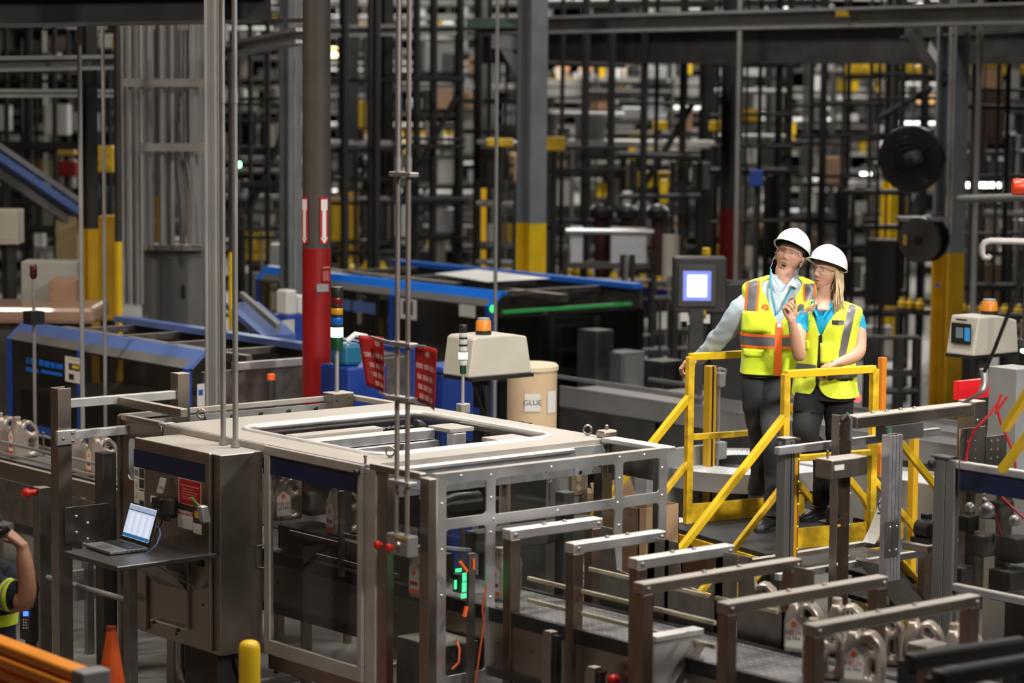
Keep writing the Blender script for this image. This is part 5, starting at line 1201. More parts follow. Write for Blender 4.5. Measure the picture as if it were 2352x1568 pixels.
def lock(p0, mid, p1, r):
    P = [p0] + mid + [p1]; n = 12
    hair.tube([crom(P, i / n) for i in range(n + 1)], [r * (1 - .75 * (i / n) ** 3) for i in range(n + 1)], 5)
for i in range(170):                                  # lock beside the near ear, over the shoulder
    u = random.random(); v = random.random()
    s = Ow + Rw @ (V(.072 + .006 * u, .004 - .085 * v, .02 - .02 * u) * kw)
    ex = 1908 + 30 * (1 - .6 * v) * random.random() + 8 * u; ey_ = 690 + 50 * random.random()
    e = Pd(ex, min(735, ey_), 15.99 + .10 * v); m1 = s.lerp(e, .35) + CR * (.012 * (random.random() + .3)); m2 = s.lerp(e, .7) + CR * (.010 * random.random()) + CF * .01
    lock(s, [m1, m2], e, .0042)
for i in range(90):                                   # falling behind the neck to the far shoulder
    u = random.random(); v = random.random()
    s = Ow + Rw @ (V(-.02 + .07 * u, -.085, -.01) * kw); e = Pd(1838 + 28 * u + 6 * random.random(), 722 - 26 * u * random.random() - 6 * v, 16.0 + .03 * v)
    lock(s, [Pd(1884 + 6 * u, 672, 16.17), Pd(1866 + 12 * u, 697, 16.06)], e, .0042)
for i in range(60):
    u = random.random(); v = random.random(); s = Ow + Rw @ (V(-.06 + .13 * u, -.09 + .01 * v, .01) * kw)
    e = Pd(1888 + 46 * u, 690 + 20 * v, 16.24); lock(s, [s.lerp(e, .4) - CF * .02, s.lerp(e, .75) - CF * .01], e, .005)
hq = head_mb(True, 0)
hq.f = [f for f in hq.f[:150 * 109] if all(hq.v[i][2] > -.02 - .03 * (hq.v[i][1] < -.03) and hq.v[i][1] < .035 for i in f)]; hq.v = [tuple(Vector(p) * 1.04) for p in hq.v]
xform(hq, Ow, Rw, kw); hair.add(hq.v, hq.f)
ho = hair.build('hair', HAIRB, wom, smooth=180)
g1_ = Pz(1885, 1190, DZ); g2_ = Pz(1930, 1195, DZ)
pt = MB().grid(lambda u, v: Tw.p(.0, 2 * math.pi * u, -.012) + UZ * (-.02 + .14 * v), 40, 4, cu=True)
for lg in (loft([(Pd(1862, 905, 16.10), .098), (Pd(1856, 950, 16.10), .092), (Pd(1852, 1010, 16.10), .078), (g1_ + UZ * .42, .066), (g1_ + UZ * .2, .056), (g1_ + UZ * .09, .054)], 28, .006, 13, True, None, 50),
           loft([(Pd(1925, 905, 16.12), .098), (Pd(1926, 950, 16.14), .090), (Pd(1926, 1010, 16.2), .076), (g2_ + UZ * .42, .064), (g2_ + UZ * .2, .056), (g2_ + UZ * .09, .054)], 28, .006, 17, True, None, 50)): pt.add(lg.v, lg.f)
pt.build('trousers', BLKP, wom, smooth=180)
boot(wom, g1_ + UZ * .10, CF * .7 - CR * .7, DZ, BLK, .92); boot(wom, g2_ + UZ * .10, CF * .8 - CR * .4, DZ, BLK, .92)

# ------------------------------------------------------------------ worker at the left edge
wk = thing('person', 'worker in navy shirt with yellow bands holding a phone handset, left edge', 'person', Pz(-40, 1830, 0))
dW = 14.3
hb = xform(head_mb(False, 0), Pd(-32, 1212, dW), frame(math.radians(-55), math.radians(2), 0), 1.0)
arm = loft([(Pd(-30, 1345, dW), .075), (Pd(5, 1370, dW - .05), .064), (Pd(42, 1382, dW - .1), .055), (Pd(58, 1376, dW - .12), .052), (Pd(62, 1345, dW - .13), .050), (Pd(58, 1300, dW - .13), .046), (Pd(53, 1265, dW - .12), .036), (Pd(50, 1248, dW - .12), .031)], 26, 0, 0, True, None, 60)
hk = hand(Pd(49, 1249, dW - .12), UZ * .62 - CR * .72, -CR * .5 - CF * .2 - UZ * .7, -CF * .2 - CR * .3 + UZ * .2, 1.02, ((28, 45, 30), (30, 48, 30), (32, 50, 30), (36, 50, 30)), ((.5, .4, .7), (.7, .1, .7), (.8, 0, .5)), .03)
arm.add(hk.v, hk.f); nb = loft([(Pd(-36, 1225, dW + .03), .06), (Pd(-40, 1280, dW + .02), .068), (Pd(-42, 1310, dW + .02), .10)], 20, 0, 0, True, None, 12); arm.add(nb.v, nb.f)
ra = remesh(arm, .0038, 3); hb.add(ra.v, ra.f); hb.build('body', SKIN3, wk, smooth=180)
Tk = Torso([(-50, 1510, dW + .05, .21, .15), (-50, 1450, dW + .04, .205, .15), (-48, 1390, dW + .03, .215, .15), (-46, 1335, dW + .02, .22, .14), (-45, 1305, dW + .02, .19, .11), (-42, 1285, dW + .02, .10, .08), (-40, 1272, dW + .02, .075, .07)], math.radians(-30), 2.5, .006, 21)
sh = MB().grid(lambda u, v: Tk.p(v, 2 * math.pi * u), 50, 34, cu=True).build('shirt', NAVYC, wk, smooth=180)
slk = loft([(Pd(-38, 1318, dW), .088), (Pd(-12, 1350, dW - .03), .090), (Pd(18, 1366, dW - .07), .083), (Pd(44, 1368, dW - .10), .080)], 28, .008, 2, True, None, 30)
slk.build('sleeve', NAVYC, sh, smooth=180)
def ringband(p0, p1, r, m, nm): loft([(p0, r), (p1, r)], 30, 0, 0, False, None, 4).build(nm, m, sh, smooth=180).modifiers.new('t', 'SOLIDIFY').thickness = .003
ringband(Pd(12, 1362, dW - .062), Pd(21, 1366, dW - .073), .090, HIVIS, 'sleeve_band'); ringband(Pd(21, 1366, dW - .073), Pd(25, 1367, dW - .078), .0905, GRYM, 'reflective_band'); ringband(Pd(25, 1367, dW - .078), Pd(34, 1368, dW - .089), .089, HIVIS, 'sleeve_band')
Tk.band(1432, 1405, .006).build('waist_band', HIVIS, sh, smooth=180)
MB().grid(lambda u, v: Tk.p(0, 2 * math.pi * u, -.01) + UZ * (-1.0 * v * .9), 30, 8, cu=True).build('trousers', NAVYC, wk, smooth=180)
Rk = frame(math.radians(-55), math.radians(2), 0); Ok = Pd(-32, 1212, dW)
cp = xform(MB().grid(lambda u, v: V(.082 * math.cos(2 * math.pi * u) * math.cos(v * 1.5), -.004 + .104 * math.sin(2 * math.pi * u) * math.cos(v * 1.5), .035 + .095 * math.sin(v * 1.5)), 30, 10, cu=True), Ok, Rk).build('cap', NAVYC, wk, smooth=180)
xform(MB().grid(lambda u, v: V((u - .5) * .14 * (1 - .2 * v), .085 + .085 * v - .10 * (u - .5) ** 2, .040 - .012 * v), 12, 6), Ok, Rk).build('cap_peak', mat('peak_grey', (.06, .065, .07), .6), cp, smooth=180).modifiers.new('t', 'SOLIDIFY').thickness = .004
xform(MB().grid(lambda u, v: V(-.068 + .136 * u, .103 - 10 * abs(-.068 + .136 * u) ** 2, .018 - .035 * v), 24, 4), Ok, Rk).build('sunglasses', BLK, wk, smooth=180)
tag(MB().tube([Pd(-12, 1232, dW - .15), Pd(2, 1226, dW - .17), Pd(12, 1219, dW - .17), Pd(18, 1213, dW - .16)], [.02, .018, .018, .022], 10).build('phone_handset', BLK, None, smooth=60), 'black phone handset held in the hand at the left edge', 'phone')
# ================================================================== left foreground
def upright(name, label, cat, px, ytop, d, w, m, group=None, bevel=.004, base=0.0):
    q = Pd(px, ytop, d)
    return tag(MB().box(q.x - w / 2, q.x + w / 2, q.y - w / 2, q.y + w / 2, base, q.z).build(name, m, None, bevel=bevel), label, cat, group)
# tall channel post with clamp and bars
q = Pd(140, 890, 16.0)
tp = thing('channel_post', 'tall stainless channel post left of the control cabinet with two white bars', 'post', (q.x, q.y, 0))
MB().box(q.x - .05, q.x - .044, q.y - .045, q.y + .045, 0, q.z).box(q.x - .05, q.x + .05, q.y + .04, q.y + .046, 0, q.z).box(q.x - .05, q.x + .045, q.y - .046, q.y - .04, 0, q.z).build('channel', STEEL, tp, bevel=.002)
z1 = Pd(140, 1005, 16.0).z
MB().box(q.x - .07, q.x + .06, q.y - .075, q.y - .047, z1 - .04, z1 + .05).build('clamp', STEELB, tp, bevel=.004)
bolts([(q.x + .035, q.y - .077, z1 - .02), (q.x + .035, q.y - .077, z1 + .03), (q.x - .03, q.y - .077, z1)], -EY, .009, STEEL, tp, h=.006)
z2 = Pd(160, 1165, 16.0).z
MB().box(q.x - .03, q.x + .28, q.y - .10, q.y - .09, z2 - .22, z2).build('foot_bracket', STEELD, tp)
bolts([(q.x + .04 + .08 * (i % 2), q.y - .102, z2 - .06 - .05 * i) for i in range(4)], -EY, .011, STEELB, tp, h=.008)
yb = q.y
WBAR = mat('white_bar', (.58, .58, .565), .4, .4, .1, 8)
for (a, b, nm) in (((157, 926), (401, 906), 'upper'), ((161, 999), (306, 985), 'lower')):
    p0 = Py(*a, yb); p1 = Py(*b, yb)
    tag(MB().bar(p0, p1, .045, .055).build('white_bar', WBAR, None, bevel=.004), nm + ' bright square bar running right from the tall channel post', 'bar', 'bars on the channel post')
p0 = Py(274, 919, yb); tag(MB().bar(p0, p0 + V(0, -.75, 0), .05, .05).build('brace_bar', STEEL, None, bevel=.004), 'dusty square brace running from the upper white bar to the packer', 'bar')
qe = Py(401, 900, yb); tag(MB().box(qe.x, qe.x + .09, yb - .04, yb + .05, 0, qe.z + .12).build('end_post', STEEL, None, bevel=.003), 'grey slotted post at the far end of the upper white bar', 'post')
tag(MB().box(qe.x - .35, qe.x - .25, yb + .3, yb + .4, 0, 1.42).build('dark_post', DKS, None, bevel=.003), 'dark post under the lower white bar behind the jugs', 'post')
# feeding conveyor with jugs
fc = thing('infeed_conveyor', 'guarded infeed conveyor with side rails carrying jugs into the packer from the left', 'conveyor', (9.05, 16.3, 0))
FZ = 1.10
MB().box(8.92, 9.22, 14.35, 18.2, FZ - .03, FZ).build('belt', BELT, fc)
MB().box(8.86, 8.90, 14.35, 18.2, FZ - .12, FZ - .01).box(9.24, 9.28, 14.35, 18.2, FZ - .12, FZ - .01).build('frame', STEEL, fc, bevel=.003)
MB().box(8.86, 8.875, 14.5, 18.2, FZ - .42, FZ - .13).build('side_panel', STEELD, fc)
for x, z in ((8.90, FZ + .12), (8.90, FZ + .04), (9.24, FZ + .13), (9.24, FZ + .05)): MB().cyl((x, 14.4, z), (x, 18.2, z), .011).build('guide_rail', GALV, fc, smooth=60)
for y in (14.6, 15.5, 16.4, 17.3):
    for x in (8.87, 9.24): MB().box(x, x + .04, y, y + .04, 0, FZ - .1).build('leg', STEELD, fc); MB().cyl((x + .0, y, FZ - .08), (x + .0, y, FZ + .16), .010).build('rail_post', STEEL, fc)
for k, y in enumerate((17.35, 16.62, 16.36, 15.55, 15.28, 14.72)):
    jug((9.06, y, FZ + .002), -.12, ('last champagne jug of the infeed queue at the left edge', 'champagne jug second from the left edge on the infeed conveyor', 'champagne jug left of the tall channel post on the infeed conveyor',
                                   'champagne jug hidden half behind the tall channel post', 'champagne jug right after the channel post on the infeed conveyor', 'champagne jug nearest the packer on the infeed conveyor')[k], 'jugs on the infeed conveyor')
for k, (px, y0, d, w, lab) in enumerate(((96, 1118, 16.6, .085, 'steel upright with slanted top and red button left of the channel post'), (204, 1290, 17.2, .05, 'slim drilled steel leg in the gloom right of the channel post'), (299, 1298, 14.9, .06, 'dark square leg under the outer end of the laptop shelf'))):
    upright('support_post', lab, 'post', px, y0, d, w, STEELD)
q = Pd(96, 1128, 16.6); q.x -= .043; tag(MB().lathe(q, [(.02, 0), (.02, .05), (.032, .055), (.032, .08), (.02, .09)], 16, -EX).build('stop_button', REDB, None, smooth=40), 'red stop button on the slanted-top upright at far left', 'button')
a = Pd(110, 1326, 16.6); b = Pd(300, 1380, 15.6); tag(MB().cyl(a, b, .018).build('floor_pipe', GALVD, None, smooth=60), 'grey pipe sloping low between the legs behind the cone', 'pipe')
a = Pd(165, 1290, 17.2); tag(MB().box(a.x, a.x + 1.0, a.y, a.y + .05, .35, .55).build('cross_panel', mat('pale_panel', (.24, .235, .225), .6), None), 'pale low panel between the legs under the infeed conveyor', 'panel')
q = Pd(62, 1415, 15.0)
ph = thing('wall_phone', 'black desk phone with lit blue display and keypad behind the worker at left', 'phone', q)
MB().cbox(q + V(.03, .03, -.02), .05, .14, .26).build('housing', BLK, ph, bevel=.008)
MB().obox(q + V(-.0, 0, .015), CR, UZ, CF, .045, .028, .004).build('display', glow('phone_blue', (.08, .22, 1.0), 1.6), ph)
for i in range(4):
    for j in range(4): MB().obox(q + CR * (-.02 + .014 * j) + UZ * (-.02 - .016 * i), CR, UZ, CF, .008, .008, .004).build('key', WHT, ph)
MB().box(q.x + .02, q.x + .06, q.y, q.y + .06, 0, q.z - .14).build('stand', DKS, ph)
tag(MB().tube([Pd(22, 1236, 14.2), Pd(70, 1290, 14.6), Pd(88, 1350, 14.8), Pd(80, 1390, 14.9), Pd(70, 1400, 14.95)], .008, 6).build('coiled_cord', BLK, None, smooth=60), 'black coiled cord hanging between handset and desk phone', 'cord')
# cone, bollard, orange guard rail
q = Pz(258, 1722, 0)
co = thing('traffic_cone', 'scuffed orange traffic cone on the floor beside the cabinet leg', 'cone', q)
MB().lathe(q, [(.165, .03), (.16, .045), (.125, .05), (.028, .70), (.024, .712)], 28).build('cone', ORGC, co, smooth=40)
MB().box(q.x - .18, q.x + .18, q.y - .18, q.y + .18, 0, .03).build('base', ORGC, co, bevel=.008)
MB().lathe(q + V(0, 0, .695), [(.031, 0), (.031, .022), (.024, .024)], 20).build('collar', mat('cone_dark', (.30, .04, .01), .6), co, smooth=40)
q = Pd(573, 1470, 13.1)
tag(MB().lathe((q.x, q.y, 0), [(.054, 0), (.054, q.z - .05), (.052, q.z - .03), (.045, q.z - .012), (.03, q.z - .003), (.001, q.z)], 28).build('bollard', YEL, None, smooth=50), 'round-topped yellow bollard at the bottom edge before the packer', 'bollard')
gr = thing('guard_rail', 'thick orange guard rail with steel end cap in the bottom left corner', 'guard rail', Pd(100, 1530, 12.5))
a = Pd(-40, 1476, 12.5); b = Px(196, 1566, a.x); a2 = a + (a - b) * .6
for k, (dz, w_, h_) in enumerate(((.03, .10, .05), (-.03, .13, .05), (-.10, .10, .05), (-.16, .13, .05))):
    MB().bar(a2 + UZ * dz, b + UZ * dz, w_, h_).build('rib', ORG, gr, bevel=.014, seg=3)
MB().bar(b, b + (b - a).normalized() * .10, .15, .14).build('end_cap', GALVD, gr, bevel=.01)
MB().box(b.x - .05, b.x + .05, b.y - .08, b.y + .02, 0, b.z - .1).build('support', GALVD, gr)
MB().box(a2.x - .05, a2.x + .05, a2.y, a2.y + .1, 0, a2.z - .1).build('support', GALVD, gr)

# ================================================================== middle ground
# ---- blue shrink machines
def blue_machine(root, X, Y0, Y1, zt, zb, dep, cols, pane, posts, ch=.15, zc=.13, rear=True):
    top = MB()
    w = .10
    n = V(ch, 0, zc).normalized()
    def slab(y0, y1, s0, s1, m, nm):     # piece of the slanted hood between heights s (0 low, 1 top)
        P = [V(X + ch * s0, y0, zt - zc * (1 - s0)), V(X + ch * s0, y1, zt - zc * (1 - s0)), V(X + ch * s1, y1, zt - zc * (1 - s1)), V(X + ch * s1, y0, zt - zc * (1 - s1))]
        Q = [p + V(.02, 0, -.02) for p in P]
        MB().add(P + Q, [(0, 1, 2, 3), (7, 6, 5, 4), (0, 4, 5, 1), (1, 5, 6, 2), (2, 6, 7, 3), (3, 7, 4, 0)]).build(nm, m, root)
    slab(Y0, Y1, .45, 1.0, cols[1], 'hood_rail')
    for y in posts:
        slab(y, y + .075, 0, .45, cols[1], 'hood_post'); MB().box(X, X + .03, y, y + .075, zb, zt - zc).build('frame_post', cols[0], root)
    MB().box(X, X + .03, Y0, Y1, zb - .08, zb).build('bottom_rail', cols[0], root)
    for i in range(len(posts) - 1):
        y0, y1 = sorted((posts[i] + .075, posts[i + 1])) if posts[i] < posts[i + 1] else sorted((posts[i + 1] + .075, posts[i]))
        slab(y0, y1, 0, .45, pane[0], 'hood_pane'); MB().box(X + .010, X + .016, y0, y1, zb, zt - zc).build('side_pane', pane[1], root)
    MB().box(X + ch, X + ch + .05, Y0, Y1, zt - .03, zt).build('top_rail', cols[1], root)
    if rear: MB().box(X + dep - .12, X + dep, Y0, Y1, zt - .05, zt).build('rear_rail', cols[1], root); MB().box(X + dep - .03, X + dep, Y0, Y1, .4, zt - .05).build('rear_panel', DKM, root)
    MB().box(X + .1, X + dep - .1, Y0 + .05, Y1 - .05, .2, zb + .25).build('bed', DKM, root)
    MB().box(X + .05, X + dep - .05, Y0, Y1, 0, .2).build('plinth', DKS, root)
    for k in range(4):
        y = Y0 + (Y1 - Y0) * (k + .5) / 4; MB().box(X + ch + .05, X + dep - .12, y, y + .05, zt - .10, zt - .05).build('cross_member', STEELD, root)
    MB().box(X + dep * .45, X + dep * .5, Y0, Y1, zt - .13, zt - .06).build('centre_rail', STEELD, root)
HOODP = mat('hood_grey', (.15, .15, .15), .4, 0, .1, 4)
bl = thing('shrink_machine', 'blue framed shrink machine with smoked hood at left behind the infeed conveyor', 'packing machine', (11, 17.8, 0))
blue_machine(bl, 10.50, 16.45, 19.24, 1.757, .95, 1.15, (BLUE, BLUEL), (HOODP, SMOKE), (16.45, 18.02, 19.165))
XB = 10.498
for (x0, y0, x1, y1) in ((61, 821, 66, 838), (70, 822, 76, 840), (79, 824, 85, 841), (90, 825, 101, 844), (103, 828, 114, 847), (116, 831, 127, 849), (129, 834, 145, 852), (60, 842, 89, 860), (95, 848, 143, 868)):
    a = Px(x0, y0, XB); b = Px(x1, y1, XB); MB().box(XB - .002, XB, b.y, a.y, b.z + .012, a.z).build('lettering_block', BLUEB, bl)
nt_ = boxX('notice', (150, 817), (189, 882), XB, WHT, bl, .003)
boxX('notice_strip', (157, 823), (184, 829), XB - .004, YELD, bl, .001); boxX('notice_picture', (158, 833), (183, 853), XB - .004, DKM, bl, .001); boxX('notice_flag', (166, 838), (181, 848), XB - .006, YEL, bl, .001); boxX('notice_print', (158, 857), (170, 873), XB - .004, DKS, bl, .001)
MB().box(10.6, 12.6, 16.40, 16.44, .3, 1.60).build('end_panel', STEELD, bl); MB().box(10.85, 11.6, 16.36, 16.40, 1.60, 1.66).build('end_rim', STEELB, bl, bevel=.004)
MB().box(12.55, 12.62, 16.35, 17.5, .3, 1.66).build('corner_edge', BLUE, bl); MB().box(11.6, 12.6, 16.45, 17.6, 1.56, 1.62).build('outfeed_top', DKM, bl)
boxY('caution_label', (453, 882), (470, 932), 16.39, PAPER, bl, .003); boxY('caution_dot', (456, 895), (466, 907), 16.386, BLUE, bl, .001)
q = Pd(623, 872, 19.0); t = thing('stalk_button', 'orange-red push button on a dark stalk before the blue machine end', 'button', (q.x, q.y, 0))
MB().cyl((q.x, q.y, 0), q, .03).build('stalk', DKS, t); MB().lathe(q, [(.03, 0), (.03, .04), (.0, .05)], 12).build('button', HVOR, t, smooth=40)
bm2 = thing('shrink_machine', 'bright blue shrink machine in the middle behind the red column and twin conduits', 'packing machine', (15.6, 20, 0))
blue_machine(bm2, 15.10, 18.52, 22.4, 1.842, .75, 1.9, (BLUE, BLUEB), (HOODP, SMOKE), (18.52, 20.0, 22.3))
XB = 15.098
for (x0, y0, x1, y1) in ((780, 686, 806, 714), (810, 690, 862, 722)): a = Px(x0, y0, XB); b = Px(x1, y1, XB); MB().box(XB - .002, XB, b.y, a.y, b.z, a.z).build('lettering_block', BLUEL, bm2)
boxX('notice', (918, 684), (957, 735), XB, WHT, bm2, .003); boxX('notice_print', (926, 690), (948, 724), XB - .004, DKM, bm2, .001); boxX('notice', (1055, 698), (1092, 730), XB, PAPER, bm2, .003)
MB().box(15.2, 17.0, 18.50, 18.53, .2, 1.60).build('end_pane', clear_pane('green_pane', (.30, .36, .30), .10, .15), bm2)
MB().box(15.3, 16.9, 18.56, 18.60, 1.63, 1.66).build('green_lamp_strip', glow('strip_green', (.03, .30, .07), .22), bm2)
MB().sph((15.12, 18.50, 1.69), .035).build('green_lamp', glow('dim_green', (.05, 1, .2), 1.6), bm2)
MB().add([V(15.7, 19.3, 1.86), V(16.5, 19.3, 1.86), V(16.3, 20.2, 1.90), V(15.6, 20.0, 1.90)], [(0, 1, 2, 3)]).build('plastic_sheet', WHT, bm2)
bm2.children[-1].modifiers.new('t', 'SOLIDIFY').thickness = .01
# ---- red column
q = Pd(727, 700, 19.5); zr = Pd(727, 568, 19.5).z
rc = thing('steel_column', 'round brown column with red painted foot and arrow signs above the extinguisher', 'column', (q.x, q.y, 0))
MB().cyl((q.x, q.y, zr), (q.x, q.y, 9), .104, n=28).build('shaft', BRNC, rc, smooth=60); MB().cyl((q.x, q.y, 0), (q.x, q.y, zr), .107, n=28).build('red_foot', RED, rc, smooth=60)
for s, px in ((-1, 702), (1, 746)):
    a = Pd(px, 452, 19.35); b = Pd(px, 560, 19.35); r_ = (CR * s * .9 + CF * .55).normalized()
    c0 = V(q.x, q.y, 0) + (CR * (px - 727) / 306.5) + CF * (.104 * math.sqrt(max(0, 1 - ((px - 727) / 32.5) ** 2)) + .006)
    nn = (c0 - V(q.x, q.y, 0)); nn.z = 0; nn.normalize(); tg_ = UZ.cross(nn)
    o = V(c0.x, c0.y, b.z); H_ = a.z - b.z
    sg = MB().obox(o + UZ * H_ / 2, tg_, UZ, nn, .07, H_, .004).build('arrow_sign', REDS, rc)
    MB().prism([(-.016, H_ * .10), (.016, H_ * .10), (.016, H_ * .72), (.026, H_ * .72), (.026, H_ * .95), (-.026, H_ * .95), (-.026, H_ * .72), (-.016, H_ * .72)], o + nn * .002, tg_, UZ, nn, .003).build('arrow_shaft', WHT, sg)
    MB().prism([(-.03, H_ * .13), (0, 0.0), (.03, H_ * .13)], o + nn * .002, tg_, UZ, nn, .003).build('arrow_head', WHT, sg)
for (y0, y1, m, x0, x1) in ((652, 670, GRYM, 725, 757), (612, 616, mat('faint_print', (.40, .16, .15), .6), 740, 758), (622, 645, mat('faint_print2', (.34, .07, .07), .6), 740, 757)):
    a = Pd((x0 + x1) / 2, (y0 + y1) / 2, 19.38); MB().obox(a, (CR * .8 - CF * .6), UZ, (CF * .8 + CR * .6), (x1 - x0) / 306, (y1 - y0) / 306, .004).build('notice', m, rc)
# extinguisher below
q = Pd(772, 890, 19.2)
fe = thing('fire_extinguisher', 'red fire extinguisher with yellow tag right of the red column foot', 'fire extinguisher', (q.x, q.y, 0))
MB().lathe((q.x, q.y, q.z - .45), [(.08, 0), (.085, .03), (.085, .42), (.05, .48), (.025, .50)], 20).build('cylinder', RED, fe, smooth=40); MB().cbox((q.x, q.y, q.z + .08), .06, .06, .05).build('valve', DKS, fe)
MB().cbox((q.x - .03, q.y - .06, q.z + .05), .06, .02, .04).build('tag', YEL, fe); MB().box(q.x - .08, q.x + .08, q.y - .08, q.y + .08, 0, q.z - .45).build('stand', DKS, fe)
# ---- white jugs in a clear bag on a blue cabinet
q = Pd(662, 700, 23.0)
bc = thing('blue_cabinet', 'small blue equipment cabinet with labels left of the red column', 'cabinet', (q.x, q.y, 0)); z0 = Pd(662, 722, 23.0).z
MB().box(q.x - .08, q.x + .16, q.y - .08, q.y + .14, 0, z0).build('body', BLUE, bc, bevel=.01); boxY('label', (648, 735), (676, 765), q.y - .081, PAPER, bc)
wb = thing('wrapped_pack', 'white shrink wrapped pack of cartons on the blue cabinet', 'pack', (q.x, q.y, z0)); MB().box(q.x - .07, q.x + .05, q.y - .07, q.y + .09, z0, z0 + .22).build('pack', WHT, wb, bevel=.02); MB().box(q.x + .06, q.x + .15, q.y - .06, q.y + .1, z0, z0 + .17).build('pack', WHT, wb, bevel=.02)
# ---- beige terminals
def terminal(root, q, w, h, dep, face, beac_px):
    s = .035
    poly = [(0, 0), (w, 0), (w, h * .92), (w * .82, h), (.0 + s, h), (s * .4, h * .96)]
    if face == 'Y':
        MB().prism([(0, 0), (w, 0), (w - s, h), (s, h)], q, EX, EZ, EY, dep).build('housing', BEIGE, root, bevel=.012)
    else:
        MB().prism([(0, 0), (dep, 0), (dep - s, h), (s * 1.2, h)], q, EX, EZ, EY, w).build('housing', BEIGE, root, bevel=.012)
q = Py(1082, 868, 14.0)
tm = thing('operator_terminal', 'beige operator terminal with orange beacon on a black stand in front of the glue drum', 'terminal', (q.x, q.y, 0))
hh = Py(1082, 775, 14.0).z - q.z; ww = Py(1222, 868, 14.0).x - q.x
MB().prism([(-.02, 0), (ww, 0), (ww - .05, hh * .93), (ww - .16, hh), (.05, hh), (.02, hh * .95)], q, EX, EZ, EY, .30).build('housing', BEIGE, tm, bevel=.012)
MB().box(q.x - .01, q.x + ww, q.y - .02, q.y + .3, q.z - .025, q.z).build('base_rim', BLK, tm)
MB().cyl((q.x + ww * .45, q.y + .15, 0), (q.x + ww * .45, q.y + .15, q.z), .04).build('stand', BLK, tm)
for sx in (.15, .28): MB().tube([(q.x + ww * sx, q.y + .1, q.z), (q.x + ww * (sx + .08), q.y + .1, q.z - .12), (q.x + ww * .42, q.y + .1, q.z - .35)], .012, 6).build('cable', BLK, tm, smooth=60)
bz = V(q.x + ww * .37, q.y + .12, q.z + hh)
AMB = mat('amber_beacon', (.62, .20, .02), .3, emit=(.9, .30, .03), estr=.12)
def beacon(root, p, r, h):
    MB().lathe(p, [(r * 1.02, 0), (r * 1.02, h * .28)], 20).build('beacon_base', BLK, root, smooth=40); MB().lathe(p + UZ * h * .28, [(r, 0), (r * .96, h * .6), (r * .8, h * .72)], 20).build('beacon_lens', AMB, root, smooth=40)
    MB().lathe(p + UZ * h, [(r * .82, 0), (r * .78, .012)], 20).build('beacon_cap', GRYM, root, smooth=40)
beacon(tm, bz, .055, .105)
q = Px(2172, 803, 14.3)
tr_ = thing('operator_terminal', 'beige operator terminal with dark screen and amber beacon before the yellow column', 'terminal', (q.x, q.y, 0))
a = Px(2172, 805, 14.3); b = Px(2236, 815, 14.3); top = Px(2186, 718, 14.3); hh = top.z - a.z; c = Py(2340, 805, b.y); dx = c.x - 14.3
MB().prism([(0, 0), (dx, 0), (dx - .03, hh * .86), (dx * .55, hh), (.05, hh)], (14.3, b.y, a.z - .02), EX, EZ, EY, a.y - b.y).build('housing', BEIGE, tr_, bevel=.012)
scx = 14.3 + .018
boxX('screen_bezel', (2188, 740), (2230, 791), 14.305, BLK, tr_, .012); boxX('screen', (2196, 751), (2212, 777), 14.29, glow('dim_screen', (.10, .14, .15), .5), tr_, .002); boxX('button_panel', (2216, 752), (2227, 784), 14.29, glow('blue_panel', (.03, .22, .5), .5), tr_, .002)
boxX('name_plate', (2198, 731), (2221, 737), 14.31, DKS, tr_, .012)
MB().box(14.3, 14.3 + dx, b.y, a.y, a.z - .04, a.z - .02).build('base_rim', BLK, tr_); MB().cyl((14.3 + dx * .5, (a.y + b.y) / 2, 0), (14.3 + dx * .5, (a.y + b.y) / 2, a.z - .04), .05).build('stand', DKS, tr_)
beacon(tr_, Py(2272, 722, (a.y + b.y) / 2), .06, .10)
# ---- glue drum and blue bin
q = Pd(1222, 900, 19.3); zt_ = Pd(1222, 838, 19.3).z
gd_ = thing('glue_drum', 'tan fibre drum with pale lid and paper labels behind the beige terminal', 'drum', (q.x, q.y, 0))
MB().cyl((q.x, q.y, 0), (q.x, q.y, zt_), .185, n=36).build('barrel', DRUM, gd_, smooth=60); MB().lathe((q.x, q.y, zt_), [(.195, -.03), (.195, .0), (.18, .015), (.0, .018)], 36).build('lid', mat('drum_lid', (.62, .52, .36), .6), gd_, smooth=40)
for px, wd, txt in ((1223, .115, 'GLUE'), (1266, .09, '')):
    x = (px - 1222) / 309.7; n_ = (CR * x + CF * math.sqrt(.187 ** 2 - min(.18, abs(x)) ** 2)).normalized() if abs(x) < .18 else CR
    c0 = V(q.x, q.y, Pd(1222, 918, 19.3).z) + n_ * .188
    lb = MB().obox(c0, UZ.cross(n_), UZ, n_, wd, .13 if txt else .16, .002).build('paper_label', PAPER, gd_)
    if txt: text('label_word', txt, .055, c0 + n_ * .002, UZ.cross(n_), UZ, INK, lb)
q = Pd(1030, 880, 19.2); zb_ = Pd(1030, 836, 19.2).z
bb = thing('blue_bin', 'dark blue lidded bin behind the right red banner', 'bin', (q.x, q.y, 0)); MB().box(q.x - .15, q.x + .15, q.y - .12, q.y + .18, 0, zb_ - .05).build('bin', BINB, bb, bevel=.02); MB().box(q.x - .16, q.x + .16, q.y - .13, q.y + .19, zb_ - .05, zb_).build('lid', BLUE, bb, bevel=.015)
q = Pd(810, 830, 18.8)
pm = thing('pump_unit', 'teal pump unit with white hose behind the signal tower', 'pump', (q.x, q.y, 0)); TLM = mat('teal_metal', (.012, .12, .22), .4)
MB().box(q.x - .15, q.x + .2, q.y - .15, q.y + .2, 0, q.z - .02).build('tank', BINB, pm, bevel=.02); MB().box(q.x - .14, q.x + .02, q.y - .1, q.y + .1, q.z - .02, q.z + .14).build('motor', TLM, pm, bevel=.03)
